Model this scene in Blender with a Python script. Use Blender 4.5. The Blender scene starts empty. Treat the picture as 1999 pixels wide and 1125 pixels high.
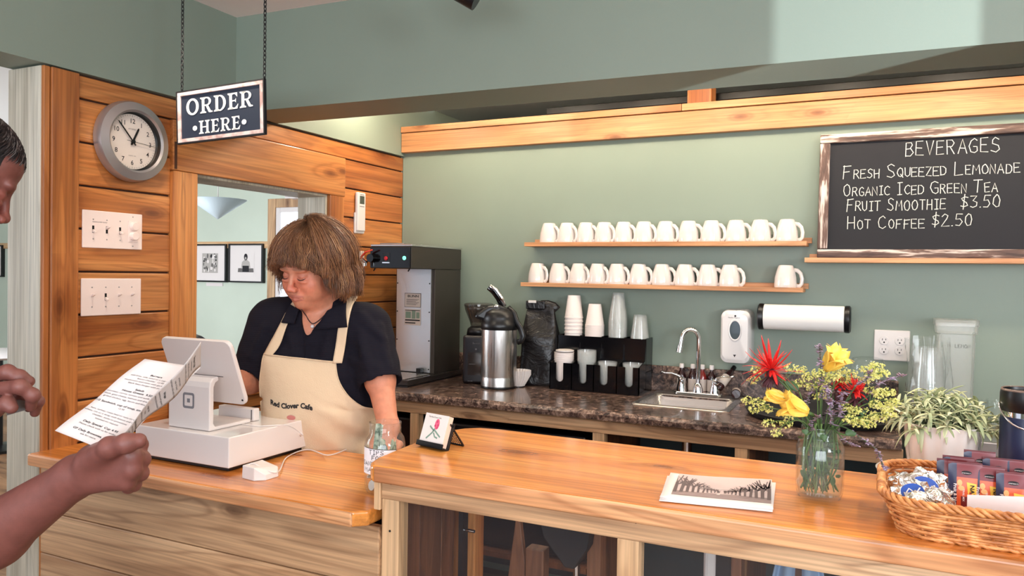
import bpy, math, random
import numpy as np
from mathutils import Vector, Matrix
random.seed(7); rng = np.random.default_rng(7)
S = bpy.context.scene; C = S.collection
PI = math.pi
# ------------------------------------------------------------------ camera
F, YAW, PITCH, ROLL = 1500.0, .4472, -.01688, .0155
CAM = np.array([2.176, -3.25, 1.40])
_cy, _sy = math.cos(YAW), math.sin(YAW)
FWD = np.array([-_sy*math.cos(PITCH), _cy*math.cos(PITCH), math.sin(PITCH)])
_r = np.array([_cy, _sy, 0.0]); _u = np.cross(_r, FWD)
RIGHT = math.cos(ROLL)*_r + math.sin(ROLL)*_u
UP = -math.sin(ROLL)*_r + math.cos(ROLL)*_u
cd = bpy.data.cameras.new('camera'); cam = bpy.data.objects.new('camera', cd); C.objects.link(cam)
cd.sensor_width = 36; cd.lens = 36*F/1999; cd.clip_start = .02; cd.clip_end = 60
M = Matrix(((RIGHT[0], UP[0], -FWD[0], CAM[0]), (RIGHT[1], UP[1], -FWD[1], CAM[1]), (RIGHT[2], UP[2], -FWD[2], CAM[2]), (0, 0, 0, 1)))
cam.matrix_world = M
S.camera = cam
def ray(x, y): return FWD*F + RIGHT*(x-999.5) - UP*(y-562.5)
def at(x, y, d): return CAM + ray(x, y)*(d/F)           # pixel and distance along the view axis -> world point
def onY(x, y, Y): v = ray(x, y); return CAM + v*((Y-CAM[1])/v[1])
def onX(x, y, X): v = ray(x, y); return CAM + v*((X-CAM[0])/v[0])
def onZ(x, y, Z): v = ray(x, y); return CAM + v*((Z-CAM[2])/v[2])
# ------------------------------------------------------------------ world, exposure, large lights
S.view_settings.view_transform = 'Standard'; S.view_settings.look = 'None'
S.view_settings.exposure = -0.06; S.view_settings.gamma = 1.0; S.view_settings.use_curve_mapping = False
w = bpy.data.worlds.new('world'); S.world = w; w.use_nodes = True
bg = w.node_tree.nodes['Background']; bg.inputs[0].default_value = (.80, .86, 1, 1); bg.inputs[1].default_value = 1.0
def area(name, loc, target, size, size_y, power, color):
    l = bpy.data.lights.new(name, 'AREA'); l.shape = 'RECTANGLE'; l.size = size; l.size_y = size_y; l.energy = power; l.color = color
    o = bpy.data.objects.new(name, l); C.objects.link(o); o.location = loc
    d = Vector(target)-Vector(loc); o.rotation_euler = d.to_track_quat('-Z', 'Y').to_euler(); return o
def spot(name, loc, target, power, color, angle=1.2, blend=.6, radius=.03):
    l = bpy.data.lights.new(name, 'SPOT'); l.energy = power; l.color = color; l.spot_size = angle; l.spot_blend = blend; l.shadow_soft_size = radius
    o = bpy.data.objects.new(name, l); C.objects.link(o); o.location = loc
    d = Vector(target)-Vector(loc); o.rotation_euler = d.to_track_quat('-Z', 'Y').to_euler(); return o
WARM = (1, .82, .62); DAY = (.86, .93, 1.0)
S.cycles.transparent_max_bounces = 40
area('daylight_window', (2.6, -6.1, 1.45), (2.0, -4.2, 3.2), 3.8, 1.4, 190, DAY)
area('daylight_window', (4.9, -3.6, 1.8), (1.6, -1.1, 2.4), 1.4, .9, 110, DAY)
area('daylight_window', (-4.5, -2.2, 1.5), (-2.5, 2.8, 1.5), 3.0, 1.6, 210, DAY)
area('ceiling_light', (1.9, -3.2, 2.30), (1.9, -3.2, 0), 2.6, 1.4, 16, (1, .90, .78))
spot('sun_glint', (8.5, -5.2, -.2), (2.0, -1.07, 2.15), 5200, DAY, .5, .1, .012)
def point(name, loc, power, color, r=.04):
    l = bpy.data.lights.new(name, 'POINT'); l.energy = power; l.color = color; l.shadow_soft_size = r; o = bpy.data.objects.new(name, l); C.objects.link(o); o.location = loc; return o
for x in (.2, .65, 1.1, 1.55, 2.0, 2.45, 2.9, 3.4): point('recess_lamp', (x, -.45, 2.20), 7.5, WARM)
for x, y, tx, ty, p in ((.35,-1.75,.55,-1.35,20), (1.15,-1.35,1.25,-1.62,18), (1.95,-1.35,1.75,-1.7,30), (2.75,-1.35,2.35,-1.7,30)):
    spot('track_spot', (x, y, 2.24), (tx, ty, .9), p, (1,.86,.68), 1.9, .8, .025)
# ------------------------------------------------------------------ helpers
class G:
    """collects geometry for ONE mesh"""
    def __init__(s): s.v = []; s.f = []; s.m = []; s.mi = 0
    def add(s, vs, fs):
        n = len(s.v); s.v += [tuple(map(float, q)) for q in vs]
        for f in fs: s.f.append(tuple(n+i for i in f)); s.m.append(s.mi)
        return s
    def box(s, x0, x1, y0, y1, z0, z1):
        return s.add([(x0,y0,z0),(x1,y0,z0),(x1,y1,z0),(x0,y1,z0),(x0,y0,z1),(x1,y0,z1),(x1,y1,z1),(x0,y1,z1)],
                     [(0,3,2,1),(4,5,6,7),(0,1,5,4),(1,2,6,5),(2,3,7,6),(3,0,4,7)])
    def prism(s, poly, z0, z1, ax='z'):
        n = len(poly); P = {'z': lambda a,b,c: (a,b,c), 'y': lambda a,b,c: (a,c,b), 'x': lambda a,b,c: (c,a,b)}[ax]
        vs = [P(a,b,z0) for a,b in poly]+[P(a,b,z1) for a,b in poly]
        fs = [tuple(range(n))[::-1], tuple(range(n, 2*n))]+[(i,(i+1)%n,n+(i+1)%n,n+i) for i in range(n)]
        if ax == 'y': fs = [f[::-1] for f in fs]
        return s.add(vs, fs)
    def lathe(s, prof, n=32, c=(0,0,0), cap=True, ax='z'):
        vs = []; fs = []
        for r, z in prof:
            for i in range(n):
                a = 2*PI*i/n; q = (r*math.cos(a), r*math.sin(a), z)
                if ax == 'y': q = (q[0], -q[2], q[1])
                if ax == 'x': q = (q[2], q[0], q[1])
                vs.append((q[0]+c[0], q[1]+c[1], q[2]+c[2]))
        for k in range(len(prof)-1):
            for i in range(n): j = (i+1) % n; fs.append((k*n+i, k*n+j, (k+1)*n+j, (k+1)*n+i))
        if cap: fs.append(tuple(range(n))[::-1]); fs.append(tuple((len(prof)-1)*n+i for i in range(n)))
        return s.add(vs, fs)
    def tube(s, pts, r, n=8, closed=False, flat=1.0):
        pts = [np.array(p, float) for p in pts]; m = len(pts); rs = r if hasattr(r, '__len__') else [r]*m
        vs = []; fs = []; up = np.array([0,0,1.0]); prev = None
        for k in range(m):
            a = pts[(k-1) % m] if (closed or k > 0) else pts[k]; b = pts[(k+1) % m] if (closed or k < m-1) else pts[k]
            t = b-a; t = t/(np.linalg.norm(t)+1e-12)
            if prev is None:
                q = up if abs(t[2]) < .9 else np.array([1.0,0,0]); x = np.cross(t, q)
            else: x = prev-t*(prev@t)
            x = x/(np.linalg.norm(x)+1e-12); prev = x; y = np.cross(t, x)
            for i in range(n):
                th = 2*PI*i/n; vs.append(pts[k]+rs[k]*(math.cos(th)*x+flat*math.sin(th)*y))
        mm = m if closed else m-1
        for k in range(mm):
            k2 = (k+1) % m
            for i in range(n): j = (i+1) % n; fs.append((k*n+i, k*n+j, k2*n+j, k2*n+i))
        if not closed: fs.append(tuple(range(n))[::-1]); fs.append(tuple((m-1)*n+i for i in range(n)))
        return s.add(vs, fs)
    def cyl(s, a, b, r, r2=None, n=16): return s.tube([a, b], [r, r if r2 is None else r2], n)
    def ball(s, c, r, n=12, sc=(1,1,1)):
        prof = [(max(1e-4, r*math.sin(PI*k/(n//2+1))), -r*math.cos(PI*k/(n//2+1))) for k in range(n//2+2)]
        i0 = len(s.v); s.lathe(prof, n, (0,0,0))
        for i in range(i0, len(s.v)): p = s.v[i]; s.v[i] = (p[0]*sc[0]+c[0], p[1]*sc[1]+c[1], p[2]*sc[2]+c[2])
        return s
    def grid(s, fn, nu, nv, thick=0):
        vs = [fn(u/(nu-1), v/(nv-1)) for v in range(nv) for u in range(nu)]
        fs = [(v*nu+u, v*nu+u+1, (v+1)*nu+u+1, (v+1)*nu+u) for v in range(nv-1) for u in range(nu-1)]
        return s.add(vs, fs)
    def obj(s, name, mats, parent=None, smooth=False, bevel=0, seg=2, solid=0, auto=None, sub=0, off=1.0):
        me = bpy.data.meshes.new(name); me.from_pydata(s.v, [], s.f); me.update()
        mats = mats if isinstance(mats, (list, tuple)) else [mats]
        for mt in mats: me.materials.append(mt)
        if len(mats) > 1: me.polygons.foreach_set('material_index', s.m)
        if smooth:
            me.polygons.foreach_set('use_smooth', [True]*len(me.polygons))
            if auto is not None: me.set_sharp_from_angle(angle=auto)
        o = bpy.data.objects.new(name, me); C.objects.link(o)
        if parent is not None: o.parent = parent
        if solid: md = o.modifiers.new('solid', 'SOLIDIFY'); md.thickness = solid; md.offset = off
        if bevel: md = o.modifiers.new('bevel', 'BEVEL'); md.width = bevel; md.segments = seg; md.limit_method = 'ANGLE'; md.angle_limit = .6
        if sub: md = o.modifiers.new('sub', 'SUBSURF'); md.levels = sub; md.render_levels = sub
        return o
AUTO = .7
def thing(name, label, cat, loc=(0,0,0), rz=0, group=None):
    o = bpy.data.objects.new(name, None); C.objects.link(o); o.empty_display_size = .05
    o.location = tuple(map(float, loc)); o.rotation_euler = (0, 0, rz); tag(o, label, cat, group); return o
def tag(o, label, cat, group=None):
    o['label'] = label; o['category'] = cat
    if group: o['group'] = group
    return o
def struct(o): o['kind'] = 'structure'; return o
def node(name, loc=(0,0,0)):
    o = bpy.data.objects.new(name, None); C.objects.link(o); o.location = loc; o.empty_display_size = .05; return o
def dup(o, loc, rz=None, label=None, parent=None):
    c = o.copy(); C.objects.link(c)
    if parent is not None: c.parent = parent
    else:
        c.location = loc
        if rz is not None: c.rotation_euler = (0, 0, rz)
        if label: c['label'] = label
    for ch in list(o.children):
        dup(ch, None, parent=c)
    return c
# ------------------------------------------------------------------ materials
def srgb(r, g, b):
    f = lambda c: (c/255)/12.92 if c/255 <= .04045 else ((c/255+.055)/1.055)**2.4
    return (f(r), f(g), f(b), 1)
def mat(name, col, rough=.5, metal=0, **k):
    m = bpy.data.materials.new(name); m.use_nodes = True; b = m.node_tree.nodes['Principled BSDF']
    b.inputs['Base Color'].default_value = col; b.inputs['Roughness'].default_value = rough; b.inputs['Metallic'].default_value = metal
    for kk, v in k.items(): b.inputs[kk.replace('_', ' ')].default_value = v
    return m
class N:
    def __init__(s, m): s.t = m.node_tree; s.b = s.t.nodes['Principled BSDF']
    def n(s, typ, **k):
        x = s.t.nodes.new(typ)
        for a, v in k.items(): setattr(x, a, v)
        return x
    def l(s, a, b): s.t.links.new(a, b)
    def coords(s, scale=(1,1,1), kind='Object', rand=0):
        tc = s.n('ShaderNodeTexCoord'); mp = s.n('ShaderNodeMapping'); mp.inputs['Scale'].default_value = scale
        src = tc.outputs[kind]
        if rand:
            oi = s.n('ShaderNodeObjectInfo'); cb = s.n('ShaderNodeCombineXYZ')
            for i, f in enumerate((1, 1.7, 2.3)):
                q = s.n('ShaderNodeMath', operation='MULTIPLY'); q.inputs[1].default_value = rand*f; s.l(oi.outputs['Random'], q.inputs[0]); s.l(q.outputs[0], cb.inputs[i])
            ad = s.n('ShaderNodeVectorMath', operation='ADD'); s.l(src, ad.inputs[0]); s.l(cb.outputs[0], ad.inputs[1]); src = ad.outputs[0]
        s.l(src, mp.inputs['Vector']); return mp.outputs[0]
    def noise(s, vec, scale, detail=3, rough=.5, dist=0):
        x = s.n('ShaderNodeTexNoise'); x.inputs['Scale'].default_value = scale; x.inputs['Detail'].default_value = detail
        x.inputs['Roughness'].default_value = rough; x.inputs['Distortion'].default_value = dist; s.l(vec, x.inputs['Vector']); return x.outputs[0]
    def ramp(s, fac, stops, interp='LINEAR'):
        x = s.n('ShaderNodeValToRGB'); x.color_ramp.interpolation = interp; e = x.color_ramp.elements
        while len(e) < len(stops): e.new(.5)
        for i, (p, c) in enumerate(stops): e[i].position = p; e[i].color = c
        s.l(fac, x.inputs[0]); return x.outputs[0]
    def mix(s, a, b, fac, mode='MIX'):
        x = s.n('ShaderNodeMix', data_type='RGBA', blend_type=mode)
        for sock, val in ((x.inputs[0], fac), (x.inputs[6], a), (x.inputs[7], b)):
            if hasattr(val, 'is_linked'): s.l(val, sock)
            else: sock.default_value = val
        return x.outputs[2]
    def math(s, op, a, b=0.0):
        x = s.n('ShaderNodeMath', operation=op)
        for sock, val in ((x.inputs[0], a), (x.inputs[1], b)):
            if hasattr(val, 'is_linked'): s.l(val, sock)
            else: sock.default_value = val
        return x.outputs[0]
    def bump(s, h, strength=.3, dist=.002):
        x = s.n('ShaderNodeBump'); x.inputs['Strength'].default_value = strength; x.inputs['Distance'].default_value = dist
        s.l(h, x.inputs['Height']); s.l(x.outputs[0], s.b.inputs['Normal'])
def wood(name, light, mid, dark, ax='y', rough=.35, coat=0.0, grain=1.0, knots=True, contrast=1.0, ringk=1.0):
    m = mat(name, mid, rough); n = N(m); b = n.b
    if coat: b.inputs['Coat Weight'].default_value = coat; b.inputs['Coat Roughness'].default_value = .12
    sc = {'x': (1, 9, 9), 'y': (9, 1, 9), 'z': (9, 9, 1)}[ax]
    v = n.coords(tuple(q*grain for q in sc), rand=13.0)
    warp = n.noise(v, .9, 2, .5, .6)
    if knots:
        sp = n.n('ShaderNodeSeparateXYZ'); n.l(n.coords((1,1,1), rand=9.0), sp.inputs[0]); o3 = {'x': (0,1,2), 'y': (1,0,2), 'z': (2,0,1)}[ax]; cbk = n.n('ShaderNodeCombineXYZ')
        n.l(n.math('MULTIPLY', sp.outputs[o3[0]], 2.3), cbk.inputs[0]); n.l(n.math('MULTIPLY', n.math('ADD', sp.outputs[o3[1]], sp.outputs[o3[2]]), 6.5), cbk.inputs[1])
        vo = n.n('ShaderNodeTexVoronoi', voronoi_dimensions='2D'); vo.inputs['Scale'].default_value = 1.0; n.l(cbk.outputs[0], vo.inputs['Vector'])
        sc_ = n.n('ShaderNodeSeparateColor'); n.l(vo.outputs['Color'], sc_.inputs[0]); keep = n.math('GREATER_THAN', sc_.outputs[0], .45)
        near = n.math('MULTIPLY', n.math('POWER', n.math('MAXIMUM', n.math('SUBTRACT', 1.0, n.math('MULTIPLY', vo.outputs['Distance'], 2.0)), 0.0), 2.0), keep)
        warp = n.math('ADD', warp, n.math('MULTIPLY', near, .22))
    rings = n.math('SINE', n.math('MULTIPLY', warp, 58.0*ringk))
    rings = n.math('ADD', n.math('MULTIPLY', rings, .5), .5)
    c = n.ramp(warp, [(.30, light), (.52, mid), (.72, dark)])
    c2 = n.mix(c, dark, n.math('MULTIPLY', n.math('POWER', rings, 4.0), .42*contrast))
    sc2 = tuple(q*(7 if q > 1 else 1.2)*grain for q in sc)
    fine = n.noise(n.coords(sc2, rand=5.0), 2.2, 4, .6)
    c3 = n.mix(c2, n.mix(c2, (1,1,1,1), .5, 'MULTIPLY'), .0)
    dk = n.ramp(fine, [(.35, (.62,.62,.62,1)), (.62, (1.08,1.08,1.08,1))])
    c4 = n.mix(c2, dk, .75, 'MULTIPLY')
    if knots:
        kr = n.math('MULTIPLY', n.ramp(vo.outputs['Distance'], [(.0, (1,1,1,1)), (.05, (.7,.7,.7,1)), (.075, (.25,.25,.25,1)), (.10, (.4,.4,.4,1)), (.14, (0,0,0,1))]), keep)
        c4 = n.mix(c4, (dark[0]*.35, dark[1]*.28, dark[2]*.22, 1), n.math('MULTIPLY', kr, .8))
    hv = n.n('ShaderNodeObjectInfo'); hm = n.n('ShaderNodeMapRange'); n.l(hv.outputs['Random'], hm.inputs[0]); hm.inputs[3].default_value = .86; hm.inputs[4].default_value = 1.12
    cb = n.n('ShaderNodeCombineXYZ'); [n.l(hm.outputs[0], cb.inputs[i]) for i in range(3)]
    c5 = n.mix(c4, cb.outputs[0], 1.0, 'MULTIPLY')
    n.l(c5, b.inputs['Base Color']); n.bump(fine, .12, .001)
    return m
PINE = (srgb(214,146,84), srgb(196,122,62), srgb(150,82,36))
M_pine_y = wood('pine_y', *PINE, ax='y', rough=.38, coat=.25, contrast=1.15)
M_pine_z = wood('pine_z', *PINE, ax='z', rough=.38, coat=.25)
M_pine_x = wood('pine_x', *PINE, ax='x', rough=.38, coat=.25)
M_top = wood('counter_pine', srgb(250,178,96), srgb(240,152,70), srgb(186,104,42), ax='x', rough=.24, coat=.35, grain=.55, contrast=1.0)
M_tan_x = wood('tan_wood_x', srgb(224,184,142), srgb(206,162,120), srgb(154,112,78), ax='x', rough=.5, contrast=1.35)
M_beam = wood('beam_wood', srgb(210,154,108), srgb(196,138,92), srgb(166,108,68), ax='x', rough=.5, contrast=.6)
M_edge = wood('edge_wood', srgb(222,170,124), srgb(206,146,100), srgb(164,104,66), ax='x', rough=.3, coat=.3, contrast=1.4, knots=False)
M_tan_z = wood('tan_wood_z', srgb(226,188,146), srgb(210,168,124), srgb(160,118,82), ax='z', rough=.5, grain=.8)
M_grey_z = wood('weathered_wood', srgb(206,198,180), srgb(186,176,156), srgb(150,138,116), ax='z', rough=.5, contrast=.5, knots=False)
M_brown_z = wood('brown_wood_z', srgb(150,98,66), srgb(126,78,50), srgb(84,48,30), ax='z', rough=.5)  # brown wood for boards under and behind the counters
M_shelf = wood('shelf_wood', srgb(228,176,128), srgb(216,156,108), srgb(180,120,76), ax='x', rough=.5, coat=0, contrast=.9)
def paint(name, col, rough=.6, var=.06):
    m = mat(name, col, rough); n = N(m); f = n.noise(n.coords(), 1.3, 3); f2 = n.noise(n.coords(), 180, 2)
    lo = tuple(c*(1-var) for c in col[:3])+(1,); hi = tuple(c*(1+var) for c in col[:3])+(1,)
    n.l(n.ramp(f, [(.3, lo), (.7, hi)]), n.b.inputs['Base Color']); n.bump(f2, .12, .0012); return m
M_green = paint('sage_paint', srgb(130,142,129), .5)
M_room2 = paint('pale_sage_paint', srgb(196,206,190), .6)
M_ceil = paint('ceiling_paint', srgb(246,234,230), .8)
M_white = mat('white_plastic', srgb(222,214,211), .35)
M_whiteg = mat('white_gloss', srgb(226,220,218), .18, Coat_Weight=.5)
M_porc = mat('white_porcelain', srgb(228,218,212), .15, Coat_Weight=.6)
M_black = mat('black_plastic', srgb(14,14,17), .35)
M_blackg = mat('black_gloss', srgb(9,9,12), .15)
M_matte = mat('matte_black', srgb(20,19,22), .7)
M_chrome = mat('chrome', (.85,.85,.87,1), .08, 1)
M_dark = mat('dark_hole', srgb(8,8,9), .9)
M_paper = mat('paper', srgb(226,218,214), .8)
M_ink = mat('ink', srgb(30,28,32), .8)
M_greyink = mat('grey_ink', srgb(110,106,108), .8)
def brushed(name, col, ax, rough=.28):
    m = mat(name, col, rough, 1); n = N(m); sc = {'x': (2,90,90), 'y': (90,2,90), 'z': (90,90,2)}[ax]
    f = n.noise(n.coords(sc), 2, 3); n.l(n.ramp(f, [(.3, (rough*.8,)*3+(1,)), (.7, (rough*1.4,)*3+(1,))]), n.b.inputs['Roughness']); n.bump(f, .08, .0006); return m
M_steel = brushed('brushed_steel', (.62,.60,.58,1), 'z')
M_steelx = brushed('sink_steel', (.50,.47,.45,1), 'x', .3)
def glass(name, col=(1,1,1,1), rough=0.0, alpha=None, ior=1.45):
    return mat(name, col, rough, 0, Transmission_Weight=1.0, IOR=ior)
def thin(name, col, op=.05, rough=.05, ior=1.45, tint=None):
    """thin clear sheet: straight-through view plus Fresnel reflection and a little body"""
    m = bpy.data.materials.new(name); m.use_nodes = True; t = m.node_tree; b = t.nodes['Principled BSDF']; out = t.nodes['Material Output']
    b.inputs['Base Color'].default_value = col; b.inputs['Roughness'].default_value = max(rough, .12)
    tr = t.nodes.new('ShaderNodeBsdfTransparent'); tr.inputs[0].default_value = tint or (.97,.98,.975,1); gl = t.nodes.new('ShaderNodeBsdfGlossy'); gl.inputs['Roughness'].default_value = rough
    lw = t.nodes.new('ShaderNodeLayerWeight'); lw.inputs[0].default_value = .5; pw = t.nodes.new('ShaderNodeMath'); pw.operation = 'POWER'; pw.inputs[1].default_value = 4.5; fr = t.nodes.new('ShaderNodeMath'); fr.operation = 'MULTIPLY_ADD'; fr.inputs[1].default_value = .8; fr.inputs[2].default_value = .03; t.links.new(lw.outputs['Facing'], pw.inputs[0]); t.links.new(pw.outputs[0], fr.inputs[0]); m1 = t.nodes.new('ShaderNodeMixShader'); m2 = t.nodes.new('ShaderNodeMixShader'); m1.inputs[0].default_value = op
    t.links.new(tr.outputs[0], m1.inputs[1]); t.links.new(b.outputs[0], m1.inputs[2]); t.links.new(fr.outputs[0], m2.inputs[0]); t.links.new(m1.outputs[0], m2.inputs[1]); t.links.new(gl.outputs[0], m2.inputs[2]); t.links.new(m2.outputs[0], out.inputs[0]); return m
M_jar = thin('jar_glass', (.85,.9,.88,1), .015, .03)
M_clear = thin('clear_plastic', (.92,.91,.90,1), .15, .08)
M_frost = thin('cloudy_plastic', (.80,.78,.74,1), .22, .3)
M_pane = thin('pane_glass', (.30,.30,.36,1), .02, .04)
# ------------------------------------------------------------------ writing
ST = {'A':[[(0,0),(.32,1),(.62,0)],[(.12,.38),(.52,.38)]],'B':[[(0,0),(0,1),(.4,.97),(.5,.78),(.38,.55),(0,.5)],[(.38,.52),(.56,.28),(.4,.03),(0,0)]],
'C':[[(.56,.86),(.36,1),(.1,.85),(0,.5),(.1,.12),(.34,0),(.58,.12)]],'D':[[(0,0),(0,1),(.32,.95),(.56,.7),(.56,.3),(.34,.04),(0,0)]],
'E':[[(.52,1),(0,1),(0,0),(.54,0)],[(0,.52),(.42,.52)]],'F':[[(.58,1),(0,.96)],[(.06,1),(0,0)],[(0,.52),(.42,.55)]],
'G':[[(.56,.86),(.34,1),(.08,.84),(0,.48),(.12,.1),(.38,0),(.56,.14),(.56,.44),(.32,.44)]],'H':[[(0,0),(0,1)],[(.52,0),(.52,1)],[(0,.5),(.52,.52)]],
'I':[[(.05,1),(.45,1)],[(.25,1),(.25,0)],[(.05,0),(.45,0)]],'J':[[(.4,1),(.4,.15),(.2,0),(0,.15)]],'K':[[(0,0),(0,1)],[(.5,1),(0,.45),(.54,0)]],
'L':[[(0,1),(0,0),(.52,.03)]],'M':[[(0,0),(.06,1),(.34,.4),(.62,1),(.7,0)]],'N':[[(0,0),(0,1),(.54,0),(.54,1)]],
'O':[[(.3,1),(.07,.82),(0,.45),(.14,.08),(.36,0),(.56,.2),(.6,.56),(.48,.9),(.3,1)]],'P':[[(0,0),(0,1),(.4,.97),(.52,.75),(.38,.52),(0,.48)]],
'Q':[[(.3,1),(.07,.82),(0,.45),(.14,.08),(.36,0),(.56,.2),(.6,.56),(.48,.9),(.3,1)],[(.36,.25),(.62,-.05)]],'R':[[(0,0),(0,1),(.4,.97),(.52,.77),(.38,.54),(0,.5)],[(.24,.5),(.56,0)]],
'S':[[(.54,.88),(.3,1),(.06,.84),(.1,.6),(.46,.42),(.54,.18),(.3,0),(0,.1)]],'T':[[(0,1),(.6,1)],[(.3,1),(.28,0)]],'U':[[(0,1),(.02,.2),(.26,0),(.5,.18),(.52,1)]],
'V':[[(0,1),(.28,0),(.56,1)]],'W':[[(0,1),(.16,0),(.36,.7),(.54,0),(.72,1)]],'X':[[(0,1),(.54,0)],[(.54,1),(0,0)]],'Y':[[(0,1),(.28,.5),(.56,1)],[(.28,.5),(.26,0)]],'Z':[[(0,1),(.54,1),(0,0),(.56,0)]],
'$':[[(.5,.82),(.26,.9),(.04,.74),(.12,.56),(.42,.42),(.48,.2),(.24,.08),(0,.16)],[(.3,1.12),(.2,-.12)]],'.':[[(0,0),(.05,.03)]],'2':[[(.02,.8),(.2,1),(.46,.86),(.42,.6),(0,0),(.56,.02)]],
'3':[[(0,.95),(.46,.98),(.2,.56),(.48,.42),(.46,.12),(.2,0),(0,.1)]],'5':[[(.5,1),(.1,.98),(.06,.58),(.36,.6),(.5,.32),(.34,.03),(.0,.06)]],'0':[[(.28,1),(.05,.75),(.02,.3),(.2,0),(.42,.1),(.5,.55),(.42,.9),(.28,1)]],
'4':[[(.36,0),(.36,1),(0,.35),(.52,.35)]],'1':[[(.1,.8),(.28,1),(.28,0)]],'&':[[(.55,0),(.1,.75),(.25,1),(.42,.8),(.05,.3),(.2,0),(.5,.3)]],'-':[[(.05,.45),(.4,.45)]],"'":[[(.1,1),(.08,.8)]]}
def strokes(g, text, x, y, h, mapf, w, adv=None, sx=1.0, small=None, jit=.03, gap=.22):
    """handwriting as thin ribbons; mapf(u, v) -> 3D point; returns the end x"""
    r = random.Random(hash(text) % 1000 if False else sum(map(ord, text)))
    for word_start, ch in [(i == 0 or text[i-1] == ' ', c) for i, c in enumerate(text)]:
        if ch == ' ': x += h*.45*sx; continue
        hh = h if (word_start or small is None or not ch.isalpha()) else h*small
        wmax = 0
        dy = r.uniform(-1, 1)*jit*h
        for pl in ST.get(ch.upper(), []):
            pts = [(x+px*hh*sx+r.uniform(-1,1)*jit*hh, y+dy+py*hh+r.uniform(-1,1)*jit*hh) for px, py in pl]
            wmax = max(wmax, max(px for px, _ in pl))
            ribbon(g, pts, w, mapf)
        x += (wmax+gap)*hh*sx
    return x
def ribbon(g, pts, w, mapf):
    P = [np.array(p, float) for p in pts]; L = []; R = []
    for i, p in enumerate(P):
        a = P[max(i-1, 0)]; b = P[min(i+1, len(P)-1)]; t = (b-a)/(np.linalg.norm(b-a)+1e-9); nn = np.array([-t[1], t[0]])
        e = t*w*.4*(-1 if i == 0 else (1 if i == len(P)-1 else 0))
        L.append(mapf(*(p+e+nn*w/2))); R.append(mapf(*(p+e-nn*w/2)))
    n = len(P); g.add(L+R, [(i, n+i, n+i+1, i+1) for i in range(n-1)])
def disc2(g, cx, cy, r, mapf, n=14, rx=None):
    rx = rx or r
    g.add([mapf(cx, cy)]+[mapf(cx+rx*math.cos(2*PI*i/n), cy+r*math.sin(2*PI*i/n)) for i in range(n)], [(0, 1+i, 1+(i+1) % n) for i in range(n)])
def poly2(g, pts, mapf): g.add([mapf(*p) for p in pts], [tuple(range(len(pts)))])
def rect2(g, x0, x1, y0, y1, mapf): poly2(g, [(x0,y0),(x1,y0),(x1,y1),(x0,y1)], mapf)
def printed(g, text, x, y, h, mapf, bold=0, sx=1.0, align='LEFT', shear=0):
    """type set in the built-in font, turned into flat mesh"""
    c = bpy.data.curves.new('t', 'FONT'); c.body = text; c.size = 1.0; c.align_x = align; c.offset = bold; c.shear = shear; c.resolution_u = 3
    o = bpy.data.objects.new('t', c); me = bpy.data.meshes.new_from_object(o)
    k = h/.72
    if len(me.vertices):
        g.add([mapf(x+v.co.x*k*sx, y+v.co.y*k) for v in me.vertices], [tuple(p.vertices) for p in me.polygons])
    bpy.data.objects.remove(o); bpy.data.curves.remove(c); bpy.data.meshes.remove(me)
def plane_map(o, u, v, eps=.0006):
    o = np.array(o, float); u = np.array(u, float); v = np.array(v, float); u /= np.linalg.norm(u); v /= np.linalg.norm(v); n = np.cross(u, v)
    return lambda a, b: o+u*a+v*b+n*eps
# ================================================================== the room
ZC = 2.335; ZS = 1.985; LOW = .872; BAR = .983; BACK = .915
M_floor = wood('floor_wood', srgb(150,110,76), srgb(126,88,58), srgb(90,60,38), ax='x', rough=.4)
fl = struct(G().box(-9, 5, -6.2, 3, -.05, 0).obj('floor', M_floor))
ce = struct(G().box(-.15, 5, -6.2, -1.0, ZC, ZC+.05).obj('ceiling', M_ceil))
struct(G().box(-9, -.15, -6.2, 3, ZC, ZC+.05).obj('ceiling_side_room', mat('white_ceiling', srgb(240,240,238), .8)))
struct(G().box(-.15, 5, -.9, .9, 2.27, 2.40).obj('ceiling_recess', paint('recess_ceiling', srgb(206,212,214), .7)))
# soffit over the counter, very slightly off square as in the photograph
sf = G(); sf.add([(0,-1.125,ZS),(5,-.945,ZS),(5,-.72,ZS),(0,-.905,ZS),(0,-1.125,ZC),(5,-.945,ZC),(5,-.72,ZC),(0,-.905,ZC)],
     [(0,3,2,1),(4,5,6,7),(0,1,5,4),(1,2,6,5),(2,3,7,6),(3,0,4,7)])
struct(sf.obj('ceiling_soffit', M_green))
struct(G().box(0, 5, 0, .12, 0, 2.10).obj('wall_back', M_green))
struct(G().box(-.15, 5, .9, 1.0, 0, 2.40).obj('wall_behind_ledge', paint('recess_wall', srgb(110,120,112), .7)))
g = G(); hy0, hy1 = -3.034, -2.785; g.box(4.95,5.05,-6.2,hy0,0,2.4); g.box(4.95,5.05,hy1,.9,0,2.4); g.box(4.95,5.05,hy0,hy1,0,.80); g.box(4.95,5.05,hy0,hy1,1.45,2.4)
struct(g.obj('wall_right', M_green)); struct(G().box(4.95,4.96,-3.021,-3.010,.80,1.45).obj('window_glint_bar', M_white))  # unseen window slot and bar, sized to shape the glint on the soffit
g = G(); g.box(-.15, .6, -6.25, -6.15, 0, ZC); g.box(4.6, 5, -6.25, -6.15, 0, ZC); g.box(.6, 4.6, -6.25, -6.15, 0, .75); g.box(.6, 4.6, -6.25, -6.15, 2.30, ZC)
struct(g.obj('wall_front', M_green))
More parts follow.
